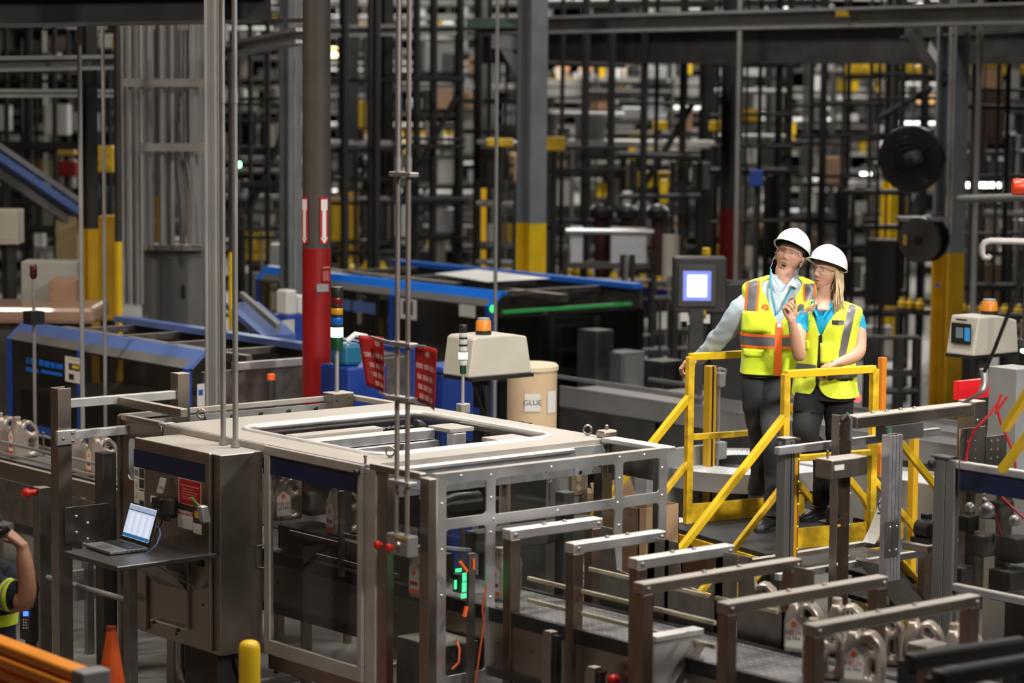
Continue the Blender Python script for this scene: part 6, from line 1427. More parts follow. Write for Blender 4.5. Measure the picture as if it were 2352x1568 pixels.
MB().tube([q + V(-.05, 0, .15), q + V(0, -.03, .2), q + V(.08, -.05, .18), q + V(.14, -.05, .08)], .022, 8).build('hose', WHT, pm, smooth=60)
# ---- dark conveyors crossing behind the platform
for k, (X, z, nm) in enumerate(((14.9, 1.10, 'nearer'), (16.0, 1.0, 'farther'))):
    t = thing('roller_conveyor', nm + ' dark conveyor running behind the yellow platform towards the glue drum', 'conveyor', (X + .25, 13, 0), 'dark conveyors behind the platform')
    MB().box(X + .02, X + .46, 5.5, 17.3, z - .05, z - .02).build('bed', BELT, t)
    for x in (X, X + .46): MB().box(x, x + .03, 5.5, 17.3, z - .17, z + .01).build('side_rail', GALVD, t, bevel=.004)
    MB().box(X, X + .03, 5.5, 17.3, z - .45, z - .18).build('skirt', DKM, t); MB().box(X - .04, X - .02, 5.5, 17.3, z + .08, z + .11).build('guide', GALVD, t)
    for y in range(6, 18, 2): MB().box(X, X + .05, y, y + .05, 0, z - .17).box(X + .44, X + .49, y, y + .05, 0, z - .17).build('leg', DKS, t)
for k, (px, py, m, sx) in enumerate(((1435, 840, GRYM, .30), (1525, 860, DKM, .28), (1370, 790, DKM, .22))):
    q = Pd(px, py, 24.5); t = thing('drive_cabinet', ('pale framed drive cabinet', 'dark drive cabinet', 'small dark drive box')[k] + ' standing behind the dark conveyors left of the platform', 'cabinet', (q.x, q.y, 0))
    MB().box(q.x - sx / 2, q.x + sx / 2, q.y - .12, q.y + .15, 0, q.z + .14).build('body', m, t, bevel=.008); MB().box(q.x - sx / 2 + .03, q.x + sx / 2 - .03, q.y - .128, q.y - .12, q.z - .2, q.z + .11).build('door', (mat('pale_door', (.36, .37, .37), .4) if k == 0 else DKS), t)
# ---- curved white slat conveyor under the people
q = Pd(1712, 1062, 18.2)
cw = thing('curve_conveyor', 'pale slatted curve conveyor behind and below the two people', 'conveyor', (q.x, q.y, 0)); SLAT = mat('slat_white', (.66, .69, .72), .4, .2, .05, 20)
r0, r1 = .26, .60
for i in range(90):
    a0 = 2 * math.pi * i / 90; a1 = a0 + 2 * math.pi / 90 * .88
    P = [V(q.x + r * math.cos(a), q.y + r * math.sin(a), q.z) for a in (a0, a1) for r in (r0, r1)]
    MB().add(P + [p - UZ * .02 for p in P], [(0, 1, 3, 2), (4, 6, 7, 5), (0, 4, 5, 1), (2, 3, 7, 6), (1, 5, 7, 3), (0, 2, 6, 4)]).build('slat', SLAT, cw)
MB().lathe((q.x, q.y, q.z - .12), [(r1 + .02, 0), (r1 + .02, .13), (r1 + .035, .13), (r1 + .035, 0)], 60).build('outer_rim', GALV, cw, smooth=40); MB().lathe((q.x, q.y, q.z - .3), [(r0, 0), (r0, .3), (r0 - .02, .32), (r0 - .02, .1)], 40).build('inner_drum', BLK, cw, smooth=40)
MB().cyl((q.x, q.y, 0), (q.x, q.y, q.z - .1), .2).build('pedestal', DKM, cw)
MB().box(q.x + .26, q.x + .62, q.y - 3.4, q.y - .02, q.z - .03, q.z - .002).build('straight_bed', SLAT, cw); MB().box(q.x + .62, q.x + .65, q.y - 3.4, q.y, q.z - .14, q.z + .02).build('straight_rail', GALV, cw); MB().box(q.x + .23, q.x + .26, q.y - 3.4, q.y, q.z - .30, q.z + .01).build('straight_rail', GALVD, cw)
for y in (.8, 2.2, 3.3): MB().box(q.x + .3, q.x + .36, q.y - y, q.y - y + .05, 0, q.z - .03).build('leg', DKS, cw)
q = Pd(1560, 1195, 17.6)
wr = thing('roller_bed', 'bright ribbed roller bed left of the platform deck', 'conveyor', (q.x, q.y, 0))
for i in range(14): MB().cyl((q.x - .3 + .03 * i, q.y - .25, q.z - .012), (q.x - .3 + .03 * i, q.y + .35, q.z - .012), .012, n=8).build('roller', SLAT, wr)
MB().box(q.x - .34, q.x + .15, q.y - .28, q.y - .25, q.z - .2, q.z).build('rail', GALVD, wr); MB().box(q.x - .3, q.x + .1, q.y - .2, q.y + .3, 0, q.z - .03).build('base', DKM, wr)
# grey wall panel behind the stair, yellow posts with conduit
q = Pd(1508, 1075, 17.8); tag(MB().box(q.x - .2, q.x + .5, q.y, q.y + .04, 0, q.z + .12).build('screen_panel', GRYM, None), 'plain grey screen panel seen between packer and stairs', 'panel')
q = Pd(1630, 985, 18.0)
yp = thing('yellow_post', 'slim yellow post with grey conduit and switch box behind the left handrail', 'post', (q.x, q.y, 0)); zt_ = Pd(1630, 838, 18).z
MB().box(q.x - .035, q.x + .03, q.y - .03, q.y + .03, 0, zt_).build('post', YELD, yp, bevel=.003); MB().box(q.x - .012, q.x + .002, q.y - .034, q.y - .03, 0, zt_).build('slot', BLK, yp); MB().cyl((q.x + .06, q.y - .02, .3), (q.x + .06, q.y - .02, zt_ - .02), .014).build('conduit', GALV, yp, smooth=60)
MB().cbox((q.x + .07, q.y - .03, Pd(1630, 1035, 18).z), .08, .07, .12).build('switch_box', GRYM, yp, bevel=.008); MB().cbox((q.x + .06, q.y - .03, Pd(1630, 870, 18).z), .06, .06, .10).build('junction_box', GRYM, yp, bevel=.008)
MB().tube([(q.x + .06, q.y - .02, zt_ - .02), (q.x + .14, q.y, zt_ - .04), (q.x + .22, q.y + .1, zt_ - .16), (q.x + .4, q.y + .3, zt_ - .2)], .012, 6).build('cable', GALVD, yp, smooth=60)
for k, (px, y0, d, m, w_, lab) in enumerate(((2027, 820, 17.5, mat('orange_post', (.70, .22, .015), .5), .045, 'orange post standing right of the near handrail'), (2100, 985, 16.9, YELD, .05, 'amber post behind the right stair rails'))): upright('stair_post', lab, 'post', px, y0, d, w_, m)
a = Pd(1990, 1010, 17.3); b = Pd(2100, 1035, 17.3); tag(MB().bar(a, b, .03, .035).build('amber_rail', YELD, None), 'amber rail crossing low behind the right stair rails', 'rail')
# yellow stair rails at the right edge
for k, (p0, p1) in enumerate((((2308, 985), (2380, 870)), ((2300, 1080), (2390, 960)))):
    tag(MB().bar(Pd(*p0, 14.2), Pd(*p1, 13.9), .042, .042).build('yellow_rail', YEL, None, bevel=.004), ('upper', 'lower')[k] + ' sloping yellow rail at the right picture edge', 'rail', 'yellow rails at the right edge')
upright('grey_cabinet', 'tall grey cabinet edge above the red hoses at the right edge', 'cabinet', 2330, 842, 16.2, .22, GRYM)
# red lit sensor, cable and tag, hook, orange lamp
q = Pd(2232, 893, 16.8); tag(MB().cbox(q, .30, .05, .12).build('red_lamp_box', mat('red_glowbox', (.25, .01, .012), .4, emit=(1, .01, .02), estr=.5), None), 'red glowing box behind the curled tag', 'lamp')
q = Pd(1968, 913, 16.7); tag(MB().sph(q, .03).build('red_lamp', G_REDL, None, smooth=180), 'small red glowing lamp right of the lemon vest', 'lamp')
tag(MB().tube([Pd(2362, 600, 13.0), Pd(2338, 665, 13.2), Pd(2310, 735, 13.4), Pd(2285, 800, 13.6), Pd(2262, 852, 13.8)], .011, 8).build('black_cable', BLK, None, smooth=60), 'black cable slanting down from the right edge to the curled tag', 'cable')
P = [Pd(2259, 846, 13.8), Pd(2262, 880, 13.8), Pd(2252, 902, 13.8), Pd(2230, 914, 13.85), Pd(2216, 924, 13.9)]
ct = MB().grid(lambda u, v: crom(P, v) + CR * (.045 * (u - .5)) * (1 - .3 * v), 3, 18).build('curled_tag', GALV, None, smooth=180); ct.modifiers.new('t', 'SOLIDIFY').thickness = .002; tag(ct, 'curled grey plastic tag strip hanging from the black cable', 'tag')
HK = mat('hook_grey', (.40, .37, .36), .45, .2)
pts = [(2400, 556), (2275, 553), (2262, 557), (2256, 566), (2256, 583), (2260, 591), (2270, 592), (2274, 585)]
tag(MB().tube([Pd(x, y, 13.2) for x, y in pts], .0165, 8).build('hook_bracket', HK, None, smooth=60), 'grey J-shaped hook bracket at the right edge above the amber beacon', 'hook')
q = Pd(2350, 429, 17.0); tag(MB().lathe(q, [(.05, -.07), (.055, -.06), (.055, .06), (.045, .075)], 20, CR).build('orange_lamp', mat('orange_red', (.75, .05, .01), .35), None, smooth=40), 'orange-red cylinder lamp at the right edge', 'lamp')
a = Pd(2205, 457, 24); b = Pd(2380, 452, 21); tag(MB().cyl(a, b, .035).build('support_pipe', GALVD, None, smooth=60), 'thin pipe behind the orange lamp leading to the fan column', 'pipe')
# ================================================================== columns of the hall
def hbeam(b, x, y, w, z0, z1, t=.025):
    b.box(x - w / 2, x + w / 2, y - w / 2, y - w / 2 + t, z0, z1); b.box(x - w / 2, x + w / 2, y + w / 2 - t, y + w / 2, z0, z1); b.box(x - t / 2, x + t / 2, y - w / 2 + t, y + w / 2 - t, z0, z1); return b
def hbeamx(b, x, y, w, z0, z1, t=.025):
    b.box(x - w / 2, x - w / 2 + t, y - w / 2, y + w / 2, z0, z1); b.box(x + w / 2 - t, x + w / 2, y - w / 2, y + w / 2, z0, z1); b.box(x - w / 2 + t, x + w / 2 - t, y - t / 2, y + t / 2, z0, z1); return b
def column(px, wpx, d, ypaint, m_up, m_lo, label, ztop=9.0, sq=False):
    w_ = wpx / 1.22 / PXM(d); q = Pd(px, 500, d)
    t = thing('steel_column', label, 'column', (q.x, q.y, 0)); f = (lambda b, *a: b.box(a[0] - a[2] / 2, a[0] + a[2] / 2, a[1] - a[2] / 2, a[1] + a[2] / 2, a[3], a[4])) if sq else hbeam
    if ypaint is None: f(MB(), q.x, q.y, w_, 0, ztop).build('shaft', m_up, t)
    else:
        zp_ = Pd(px, ypaint, d).z; f(MB(), q.x, q.y, w_, zp_, ztop).build('shaft', m_up, t); f(MB(), q.x, q.y, w_ * 1.01, 0, zp_).build('painted_foot', m_lo, t)
    return t, q, w_
column(207, 34, 24, 525, DKS, YELD, 'dark column with amber foot left of the conduit bundle')
column(272, 15, 22.5, 555, DKS, YEL, 'slim dark post with yellow foot at the left of the conduit bundle', 4.2, True)
column(530, 9, 22, 580, DKS, YEL, 'slim post with yellow foot between the shiny cabinet conduits', 4.0, True)
column(372, 24, 27, 450, GALVD, YELD, 'amber-footed column glimpsed between the grouped conduits', 9, True)
column(668, 46, 25, None, GRYP, None, 'plain grey column left of the red-footed column')
cg, qg, wg = column(1220, 60, 27, 512, GRYP, YEL, 'grey column with bright yellow foot and knee brace in the middle distance')
MB().bar(Pd(1215, 195, 27), Pd(1152, 95, 27), .12, .10).build('knee_brace', GRYP, cg); MB().bar(Pd(1130, 95, 27), Pd(1200, 100, 27), .16, .14).build('brace_plate', GRYP, cg)
column(1677, 44, 31, 480, DKS, mat('dark_red', (.12, .008, .008), .5), 'dark column with dull red foot left of the taller hard hat')
column(2043, 32, 36, 415, DKS, YEL, 'distant column with bright yellow foot below the wall fan')
column(1769, 28, 42, 415, DKM, YEL, 'distant yellow-footed column above the taller hard hat')
column(800, 40, 34, 440, DKS, YELD, 'dark column with amber foot right of the red-footed column')
column(1101, 28, 38, 425, DKS, YELD, 'dim column with amber foot between twin conduits and yellow-footed column')
column(885, 32, 33, None, DKS, None, 'black column just left of the twin hanging conduits')
column(1618, 30, 34, None, DKS, None, 'black column left of the operator screen')
cr_, qr, wr_ = column(2180, 64, 26, 580, GRYP, YELD, 'big grey column with amber foot carrying the fan and hose reel')
MB().bar(Pd(2180, 190, 25.9), Pd(2100, 75, 26.2), .14, .10).build('knee_brace', DKM, cr_); MB().obox(Pd(2154, 655, 25.6), CR, UZ, CF, .035, .035, .01).build('blue_sticker', BLUEB, cr_)
for px in (2182, 2192): a = Pd(px, 200, 25.5); b_ = Pd(px, 540, 25.5); MB().cyl((a.x, a.y, b_.z), (a.x, a.y, 6.0), .018).build('conduit', GALV, cr_, smooth=60)
# fan and hose reel on it
q = Pd(2092, 366, 25.4); fa = thing('wall_fan', 'big black caged wall fan on the grey column', 'fan', q); fdir = (CF * .8 - CR * .45 - UZ * .1).normalized()
R_ = 76 / PXM(25.4)
for k, r in enumerate((1.0, .86, .7, .54, .38, .22)):
    a_ = fdir.orthogonal().normalized(); b_ = fdir.cross(a_); MB().tube([q + (a_ * math.cos(t) + b_ * math.sin(t)) * R_ * r + fdir * (.05 * (1 - r)) for t in [2 * math.pi * i / 36 for i in range(36)]], .010 if r == 1 else .005, 6, closed=True).build('cage_ring', BLK, fa, smooth=60)
MB().lathe(q - fdir * .10, [(R_ * .98, 0), (R_, .02), (R_, .10), (R_ * .97, .11)], 40, fdir).build('shroud', BLK, fa, smooth=40)
for i in range(28): t = 2 * math.pi * i / 28; MB().bar(q + fdir * .05, q + (a_ * math.cos(t) + b_ * math.sin(t)) * R_, .006, .006).build('cage_spoke', BLK, fa)
for i in range(4):
    t = math.pi / 2 * i; d_ = a_ * math.cos(t) + b_ * math.sin(t); MB().obox(q + d_ * R_ * .5 - fdir * .02, d_, (d_.cross(fdir) * .8 + fdir * .5).normalized(), d_.cross((d_.cross(fdir) * .8 + fdir * .5).normalized()), R_ * .75, R_ * .45, .01).build('blade', BLK, fa)
MB().lathe(q + fdir * .02, [(.07, 0), (.075, .04), (.065, .16), (.03, .18)], 18, (fdir + CR * .8 + UZ * .3)).build('motor', DKM, fa, smooth=40); MB().bar(q, qr + UZ * (q.z - qr.z), .06, .06).build('arm', BLK, fa)
q = Pd(2122, 550, 25.2); re = thing('hose_reel', 'black hose reel hanging from a bracket below the fan', 'hose reel', q); rd = (CF * .75 - CR * .55).normalized()
for k, (o_, r, m) in enumerate(((-.12, 52, BLK), (-.02, 46, RUB), (.06, 52, DKM))): MB().lathe(q + rd * o_, [(.02, 0), (r / PXM(25.2), .0), (r / PXM(25.2), .05), (.02, .05)], 30, rd).build('reel_disc', m, re, smooth=40)
MB().lathe(q + rd * .11, [(.04, 0), (.04, .02)], 16, rd).build('hub', BLK, re); MB().obox(q + rd * .115 - CR * .13, CR, UZ, rd, .03, .10, .004).build('yellow_label', YELD, re)
MB().obox(Pd(2118, 502, 25.3), CR, CF, UZ, .48, .30, .035).build('bracket_shelf', GALVD, re); MB().bar(Pd(2118, 502, 25.3), qr + UZ * (Pd(2118, 502, 25.3).z - qr.z), .05, .05).build('arm', DKM, re)
# ================================================================== conduit bundle and electrical panel
CDK = mat('conduit_dark', (.17, .16, .15), .55, .2, .08, 3)
ORD = 'first second third fourth fifth sixth seventh eighth ninth tenth eleventh twelfth thirteenth fourteenth fifteenth sixteenth seventeenth eighteenth nineteenth twentieth twenty-first twenty-second twenty-third twenty-fourth twenty-fifth twenty-sixth twenty-seventh twenty-eighth twenty-ninth thirtieth'.split()
CDT = mat('conduit_grey', (.30, .295, .29), .55, .2, .08, 3)
SB = 'vertical conduits above the grey electrical panel'; random.seed(5)
xs = [283, 289, 294, 300, 306, 311, 316, 321, 326, 331, 338, 346, 352, 368, 373, 378, 383, 388, 392, 397, 402, 409, 418, 427, 437, 443, 449, 456, 462, 467]
for i, px in enumerate(xs):
    d = 23.3 + random.uniform(-.25, .25); q = Pd(px, 500, d); r = random.uniform(.012, .019) if px not in (338, 346, 449, 458) else .025
    low = Pd(px, 700 if px < 330 else 562, d).z
    if px in (402, 409, 418, 427):
        k = px - 402; pts = [V(q.x, q.y, 9), V(q.x, q.y, Pd(px, 345, d).z), Pd(px + 6, 400, d), Pd(px + 13, 460, d), Pd(px + 15, 560, d)]
        o = MB().tube(pts, r, 8).build('conduit', GALVD, None, smooth=60)
    else: o = MB().cyl((q.x, q.y, low), (q.x, q.y, 9), r, n=10).build('conduit', (CDT if i % 4 else GALV), None, smooth=60)
    tag(o, ORD[i] + ' grey conduit from the left in the dense bundle over the electrical panel', 'conduit', SB)
for k, y in enumerate((190, 338)):
    a = Pd(285 if k == 0 else 325, y, 22.9); b = Pd(470, y, 22.9); tag(MB().bar(a, b, .04, .07).build('conduit_strut', GALVD, None), ('upper', 'lower')[k] + ' strut across the grey conduit bundle', 'strut', 'struts of the conduit bundle')
q = Pd(400, 650, 23.6)
ep = thing('electrical_panel', 'tall grey electrical panel under the conduit bundle', 'electrical panel', (q.x, q.y, 0)); EPM = mat('panel_grey', (.17, .175, .18), .5, .2, .08, 3)
MB().obox(V(q.x, q.y, (Pd(400, 562, 23.6).z) / 2), CR, CF, UZ, 140 / PXM(23.6), .25, Pd(400, 562, 23.6).z).build('body', EPM, ep, bevel=.01)
zz0 = Pd(400, 742, 23.6).z; zz1 = Pd(400, 590, 23.6).z
MB().obox(V(q.x, q.y, (zz0 + zz1) / 2) + CF * .13 + CR * .0, CR, CF, UZ, 72 / PXM(23.6), .02, zz1 - zz0).build('door', mat('panel_door', (.13, .135, .14), .4, .3), ep, bevel=.006)
MB().obox(V(q.x, q.y, Pd(400, 566, 23.5).z) + CF * .1, CR, CF, UZ, 145 / PXM(23.4), .3, .05).build('top_trim', GALVD, ep, bevel=.004)
MB().obox(V(q.x, q.y, (zz0 + zz1) / 2) + CF * .145 + CR * .1, CR, CF, UZ, .03, .03, .12).build('handle', BLK, ep)
for i, px in enumerate((474, 481, 488, 495, 502, 508)):
    d = 18.0 + .05 * i; q = Pd(px, 500, d); tag(MB().cyl((q.x, q.y, 0), (q.x, q.y, 9), .0125, n=10).build('conduit', (CDK, GALVD)[i % 3 == 0], None, smooth=60), ORD[i] + ' dull conduit from the left in the cluster beside the shiny cabinet conduits', 'conduit', 'cluster of dull conduits')
for i, (px, d, r) in enumerate(((186, 19.0, .017), (239, 20, .014), (678, 24, .016), (1139, 22, .017), (1692, 29, .028), (2240, 24, .03))):
    q = Pd(px, 500, d); tag(MB().cyl((q.x, q.y, 0), (q.x, q.y, 9), r, n=10).build('drop_pipe', GALVD, None, smooth=60), ('lone grey drop pipe before the amber-footed dark column at left', 'thin grey drop pipe left of the conduit bundle', 'thin pipe before the plain grey column', 'thin grey drop pipe left of the yellow-footed column', 'brownish pipe on the dark red-footed column', 'dark pipe right of the fan column')[i], 'pipe')
# ================================================================== overhead steel
def ohbeam(p0, p1, d0, d1, w_, h_, m, lab, nm='overhead_beam', cat='beam'):
    a = Pd(*p0, d0); b = Pd(*p1, d1); t = thing(nm, lab, cat, a)
    MB().bar(a + UZ * h_ / 2, b + UZ * h_ / 2, w_, .03).build('top_flange', m, t); MB().bar(a, b, .02, h_).build('web', m, t); MB().bar(a - UZ * h_ / 2, b - UZ * h_ / 2, w_, .03).build('bottom_flange', m, t)
    return t
ob1 = ohbeam((1100, 62), (2460, 28), 30, 22.5, .35, .16, GRYM, 'long grey overhead beam with green left end and orange tag')
MB().bar(Pd(1100, 55, 29.9), Pd(1235, 54, 29.1), .36, .10).build('green_end', GRNB, ob1); MB().bar(Pd(1201, 0, 29.3) + UZ * 1.5, Pd(1201, 55, 29.3), .09, .09).build('green_hanger', GRNB, ob1)
MB().obox(Pd(1935, 31, 24.6), CR, UZ, CF, .13, .055, .01).build('orange_tag', YELD, ob1)
ohbeam((1100, 105), (2460, 95), 33, 26, .3, .42, DKS, 'deep dark beam below the long grey overhead beam')
ohbeam((540, 112), (700, 82), 24, 22, .16, .10, GALV, 'pale overhead tray running to the red-footed column', 'cable_tray', 'tray')
ohbeam((-60, 148), (300, 142), 22, 24, .22, .10, GALVD, 'grey overhead tray crossing left of the conduit bundle', 'cable_tray', 'tray')
ohbeam((-60, 214), (290, 214), 25, 27, .12, .05, GALVD, 'thin grey rail below the overhead tray at left', 'cable_tray', 'tray')
ohbeam((-60, 18), (620, 10), 18, 20, .8, .25, DKS, 'broad dark duct across the top left corner')
ohbeam((690, 72), (1110, 66), 30, 34, .25, .10, GALVD, 'dim overhead tray behind the twin conduits', 'cable_tray', 'tray')
ohbeam((2080, 62), (2460, 40), 26.5, 24, .12, .20, DKM, 'dark bracket beam at the head of the fan column')
for k, (y, d, m) in enumerate(((6, 40, GALVD), (40, 46, GALV), (118, 50, GALVD), (5, 32, DKM), (88, 58, GALVD))):
    x0 = (700, 760, 760, 1250, 1250)[k]; x1 = (1190, 1190, 1190, 1900, 2100)[k]
    a = Pd(x0, y + 4, d); b = Pd(x1, y, d + 3); t = thing('overhead_pipe', ('topmost pale pipe behind the twin conduits', 'pale pipe under the ceiling behind the twin conduits', 'dull pipe level with the knee brace', 'dark pipe above the long grey beam', 'distant dull pipe below the long grey beam')[k], 'pipe', a)
    MB().cyl(a, b, .06).build('pipe', m, t, smooth=60)
    for f in (.1, .5, .9): c = a.lerp(b, f); MB().cyl(c, V(c.x, c.y, 9), .012, n=6).build('hanger', DKS, t)

# ================================================================== distant process lines
random.seed(21)
PAL = [GRYM, GALVD, GALVD, GALV, ALU, ALU, DKM, DKM, DKS, BEIGE, WHT, WHT, YEL, CARD]
def zone(px):
    for lim, s in ((280, 'left of the conduit bundle'), (480, 'behind the conduit bundle'), (690, 'left of the red-footed column'), (900, 'right of the red-footed column'), (1190, 'behind the twin hanging conduits'),
                   (1440, 'right of the yellow-footed column'), (1660, 'behind the operator screen'), (1900, 'above the taller hard hat'), (2150, 'left of the wall fan'), (9999, 'right of the fan column')):
        if px < lim: return s
def skid(px, d, wpx, ztop, seed, dens=1.0):
    rnd = random.Random(seed); w_ = wpx / PXM(d); q = Pd(px, 400, d); b0 = V(q.x, q.y, 0); dep = w_ * .5
    t = thing('process_frame', 'dark process frame hung with pipes and boxes, ' + zone(px), 'machine frame', b0, 'distant process frames ' + zone(px))
    for sx in (-.5, .5):
        for sy in (-.5, .5):
            c = b0 + CR * w_ * sx + CF * dep * sy; MB().cyl(c, c + UZ * ztop, .045 if rnd.random() < .5 else .03, n=6).build('upright', DKS, t)
    lv = .5
    while lv < ztop:
        h = rnd.uniform(.45, .8)
        MB().bar(b0 - CR * w_ * .5 + CF * dep * .5 + UZ * lv, b0 + CR * w_ * .5 + CF * dep * .5 + UZ * lv, .05, .06).build('ledger', rnd.choice((DKS, DKS, DKM, GALVD)), t)
        MB().obox(b0 + UZ * lv, CR, CF, UZ, w_, dep, .03).build('deck', DKS, t)
        x = -.46 * w_
        while x < .46 * w_:
            bw = rnd.uniform(.12, .45); k = rnd.random(); bh = rnd.uniform(.12, h * .8)
            c = b0 + CR * (x + bw / 2) + CF * rnd.uniform(-.1, .4) * dep + UZ * (lv + .015)
            if k < .50 * dens: MB().obox(c + UZ * bh / 2, CR, CF, UZ, bw * .9, dep * .4, bh).build('unit', rnd.choice(PAL), t, bevel=.01)
            elif k < .62 * dens: MB().cyl(c, c + UZ * bh * 1.2, bw * .3, n=12).build('vessel', rnd.choice((ALU, GALVD, WHT, BEIGE, DKM)), t, smooth=60)
            elif k < .70 * dens:
                for j in range(3): MB().cyl(c + CR * .11 * j, c + CR * .11 * j + UZ * .22, .045, n=8).build('bottle', rnd.choice((WHT, YEL, WHT)), t, smooth=60)
            x += bw + rnd.uniform(0, .18)
        if rnd.random() < .8: MB().cyl(b0 - CR * w_ * .5 + CF * dep * .55 + UZ * (lv + h * .7), b0 + CR * w_ * .5 + CF * dep * .55 + UZ * (lv + h * .7), rnd.uniform(.02, .05), n=8).build('pipe', rnd.choice((GALVD, DKM, ALU, DKS)), t, smooth=60)
        lv += h
    for j in range(3):
        c = b0 + CR * w_ * rnd.uniform(-.5, .5) + CF * dep * .56; MB().cyl(c, c + UZ * ztop, rnd.uniform(.015, .04), n=6).build('riser', rnd.choice((DKS, DKS, DKM, GALVD)), t)
    return t
sk = [(40, 34, 260, 4.2), (150, 30, 170, 2.4), (300, 38, 260, 4.4), (560, 36, 200, 4.3), (610, 30, 130, 2.2), (750, 40, 180, 4.4), (830, 33, 150, 3.0), (960, 36, 190, 4.5), (1080, 42, 210, 4.4), (1150, 31, 110, 2.6),
      (1290, 40, 180, 4.3), (1350, 33, 160, 2.9), (1440, 38, 190, 4.4), (1530, 32, 150, 2.8), (1600, 44, 200, 4.6), (1720, 36, 170, 4.2), (1800, 46, 200, 4.7), (1850, 33, 170, 2.6), (1950, 40, 200, 4.5), (2010, 31, 150, 2.5),
      (2100, 44, 200, 4.6), (2260, 36, 170, 4.3), (2330, 30, 150, 3.2), (2280, 46, 240, 4.8), (480, 48, 330, 5.0), (880, 52, 420, 5.2), (1240, 54, 420, 5.2), (1560, 56, 420, 5.4), (1900, 56, 460, 5.4), (120, 50, 420, 5.2)]
sk += [(1330, 25.5, 150, 1.5), (1470, 26, 160, 1.6), (1665, 27, 110, 1.5), (2060, 24.5, 110, 1.4), (2300, 23.5, 110, 1.5), (1400, 28.5, 200, 1.9), (1560, 28, 110, 1.7)]
zc = {}
for i, (px, d, wp, zt) in sorted(enumerate(sk), key=lambda q: q[1][1]):
    zc[zone(px)] = zc.get(zone(px), 0) + 1; t = skid(px, d, wp, zt, 100 + i)
    t['label'] = ('nearest', 'second nearest', 'third nearest', 'fourth nearest', 'fifth nearest', 'sixth nearest', 'seventh nearest')[zc[zone(px)] - 1] + ' dark process frame hung with pipes and boxes, ' + zone(px)
# black pipe racks in front of them
BLP = mat('black_pipe', (.014, .014, .0145), .6)
for k, (x0, x1, y0, y1, d, nv, nh) in enumerate(((770, 900, 120, 600, 29, 3, 4), (905, 1060, 130, 620, 30, 4, 5), (1060, 1185, 120, 620, 31.5, 3, 4), (1255, 1430, 130, 620, 30, 3, 4), (1430, 1600, 150, 640, 31, 3, 4), (1640, 1830, 110, 560, 32, 5, 5), (1830, 2010, 120, 600, 31, 5, 6), (2010, 2150, 110, 420, 30, 3, 4), (2215, 2370, 120, 680, 27.8, 4, 5), (0, 180, 140, 600, 29, 3, 4), (560, 690, 150, 640, 29, 3, 4))):
    rnd = random.Random(k + 50); t = thing('pipe_rack', ('left ' if k in (0, 1, 5, 6, 9) else 'right ') + 'black lattice of pipes and posts ' + zone((x0 + x1) / 2) + (' below the fan' if k == 6 else ''), 'pipe rack', V(Pd(x0, 400, d).x, Pd(x0, 400, d).y, 0), 'black pipe lattices ' + zone((x0 + x1) / 2))
    for i in range(nv):
        px = x0 + (x1 - x0) * (i + rnd.uniform(.1, .9)) / nv; q = Pd(px, 400, d + rnd.uniform(-.4, .4)); MB().cyl((q.x, q.y, 0), (q.x, q.y, 5.5), rnd.choice((.02, .03, .05)), n=6).build('standpipe', BLP, t)
    for i in range(nh):
        y = y0 + (y1 - y0) * (i + rnd.uniform(.1, .9)) / nh; dd = d + rnd.uniform(-.3, .3); MB().cyl(Pd(x0 - 8, y, dd), Pd(x1 + 8, y + rnd.uniform(-6, 6), dd), rnd.choice((.02, .03, .045)), n=6).build('crosspipe', BLP, t)
    a = Pd(x0 + 10, y1 - 150, d); b = Pd(x1 - 10, y0 + 90, d)
    if k % 3 == 1: MB().cyl(a, b, .04, n=6).build('diagonal', BLP, t)
# bottle rows on distant conveyors
def bottle_row(px0, px1, py, d0, d1, n, hpx, cap, body, railm, lab, grp, legs=True):
    a = Pd(px0, py, d0); b = Pd(px1, py if not isinstance(py, tuple) else py[1], d1)
    t = thing('bottle_conveyor', lab, 'conveyor', a); MB().bar(a - UZ * .05, b - UZ * .05, .25, .08).build('rail', railm, t); h = hpx / PXM((d0 + d1) / 2)
    if legs:
        for f in (.05, .5, .95): c = a.lerp(b, f); MB().box(c.x - .03, c.x + .03, c.y - .03, c.y + .03, 0, c.z - .09).build('leg', DKS, t)
    base = None
    for i in range(n):
        c = a.lerp(b, (i + .5 + random.uniform(-.2, .2)) / n) - UZ * .008
        if base is None:
            base = thing('bottle', 'yellow-capped bottle on ' + grp, 'bottle', c, 'bottles on ' + grp)
            MB().lathe((0, 0, 0), [(h * .30, 0), (h * .30, h * .6), (h * .14, h * .78)], 10).build('bottle_body', body, base, smooth=40, local=True); MB().lathe((0, 0, h * .7), [(h * .26, 0), (h * .26, h * .3)], 10).build('cap', cap, base, smooth=40, local=True)
        else: dup(base, c)
YB = mat('yellow_bottle', (.72, .47, .02), .4)
bottle_row(1940, 2140, 168, 38, 39, 22, 22, YB, YB, DKS, 'high distant conveyor of yellow bottles right of the hard hats', 'the high distant conveyor at right')
bottle_row(2214, 2360, 170, 36, 36, 18, 24, YB, YB, DKS, 'high distant conveyor of amber bottles right of the fan column', 'the high conveyor beyond the fan column')
for k, (y, n) in enumerate(((330, 9), (362, 9), (402, 8))):
    bottle_row(825, 1055, y, 37, 38, n, 30, YB, WHT, DKM, ('top', 'middle', 'bottom')[k] + ' tier conveyor of white bottles behind the twin conduits', 'the ' + ('top', 'middle', 'bottom')[k] + ' tier behind the twin conduits')
a = Pd(1292, 633, 31); b = Px(1562, 668, a.x)
t = thing('bottle_conveyor', 'blue-edged conveyor with yellow-capped bottles left of the operator screen', 'conveyor', a)
MB().bar(a - UZ * .03, b - UZ * .03, .2, .07).build('rail', mat('deep_blue_rail', (.01, .03, .20), .4), t)
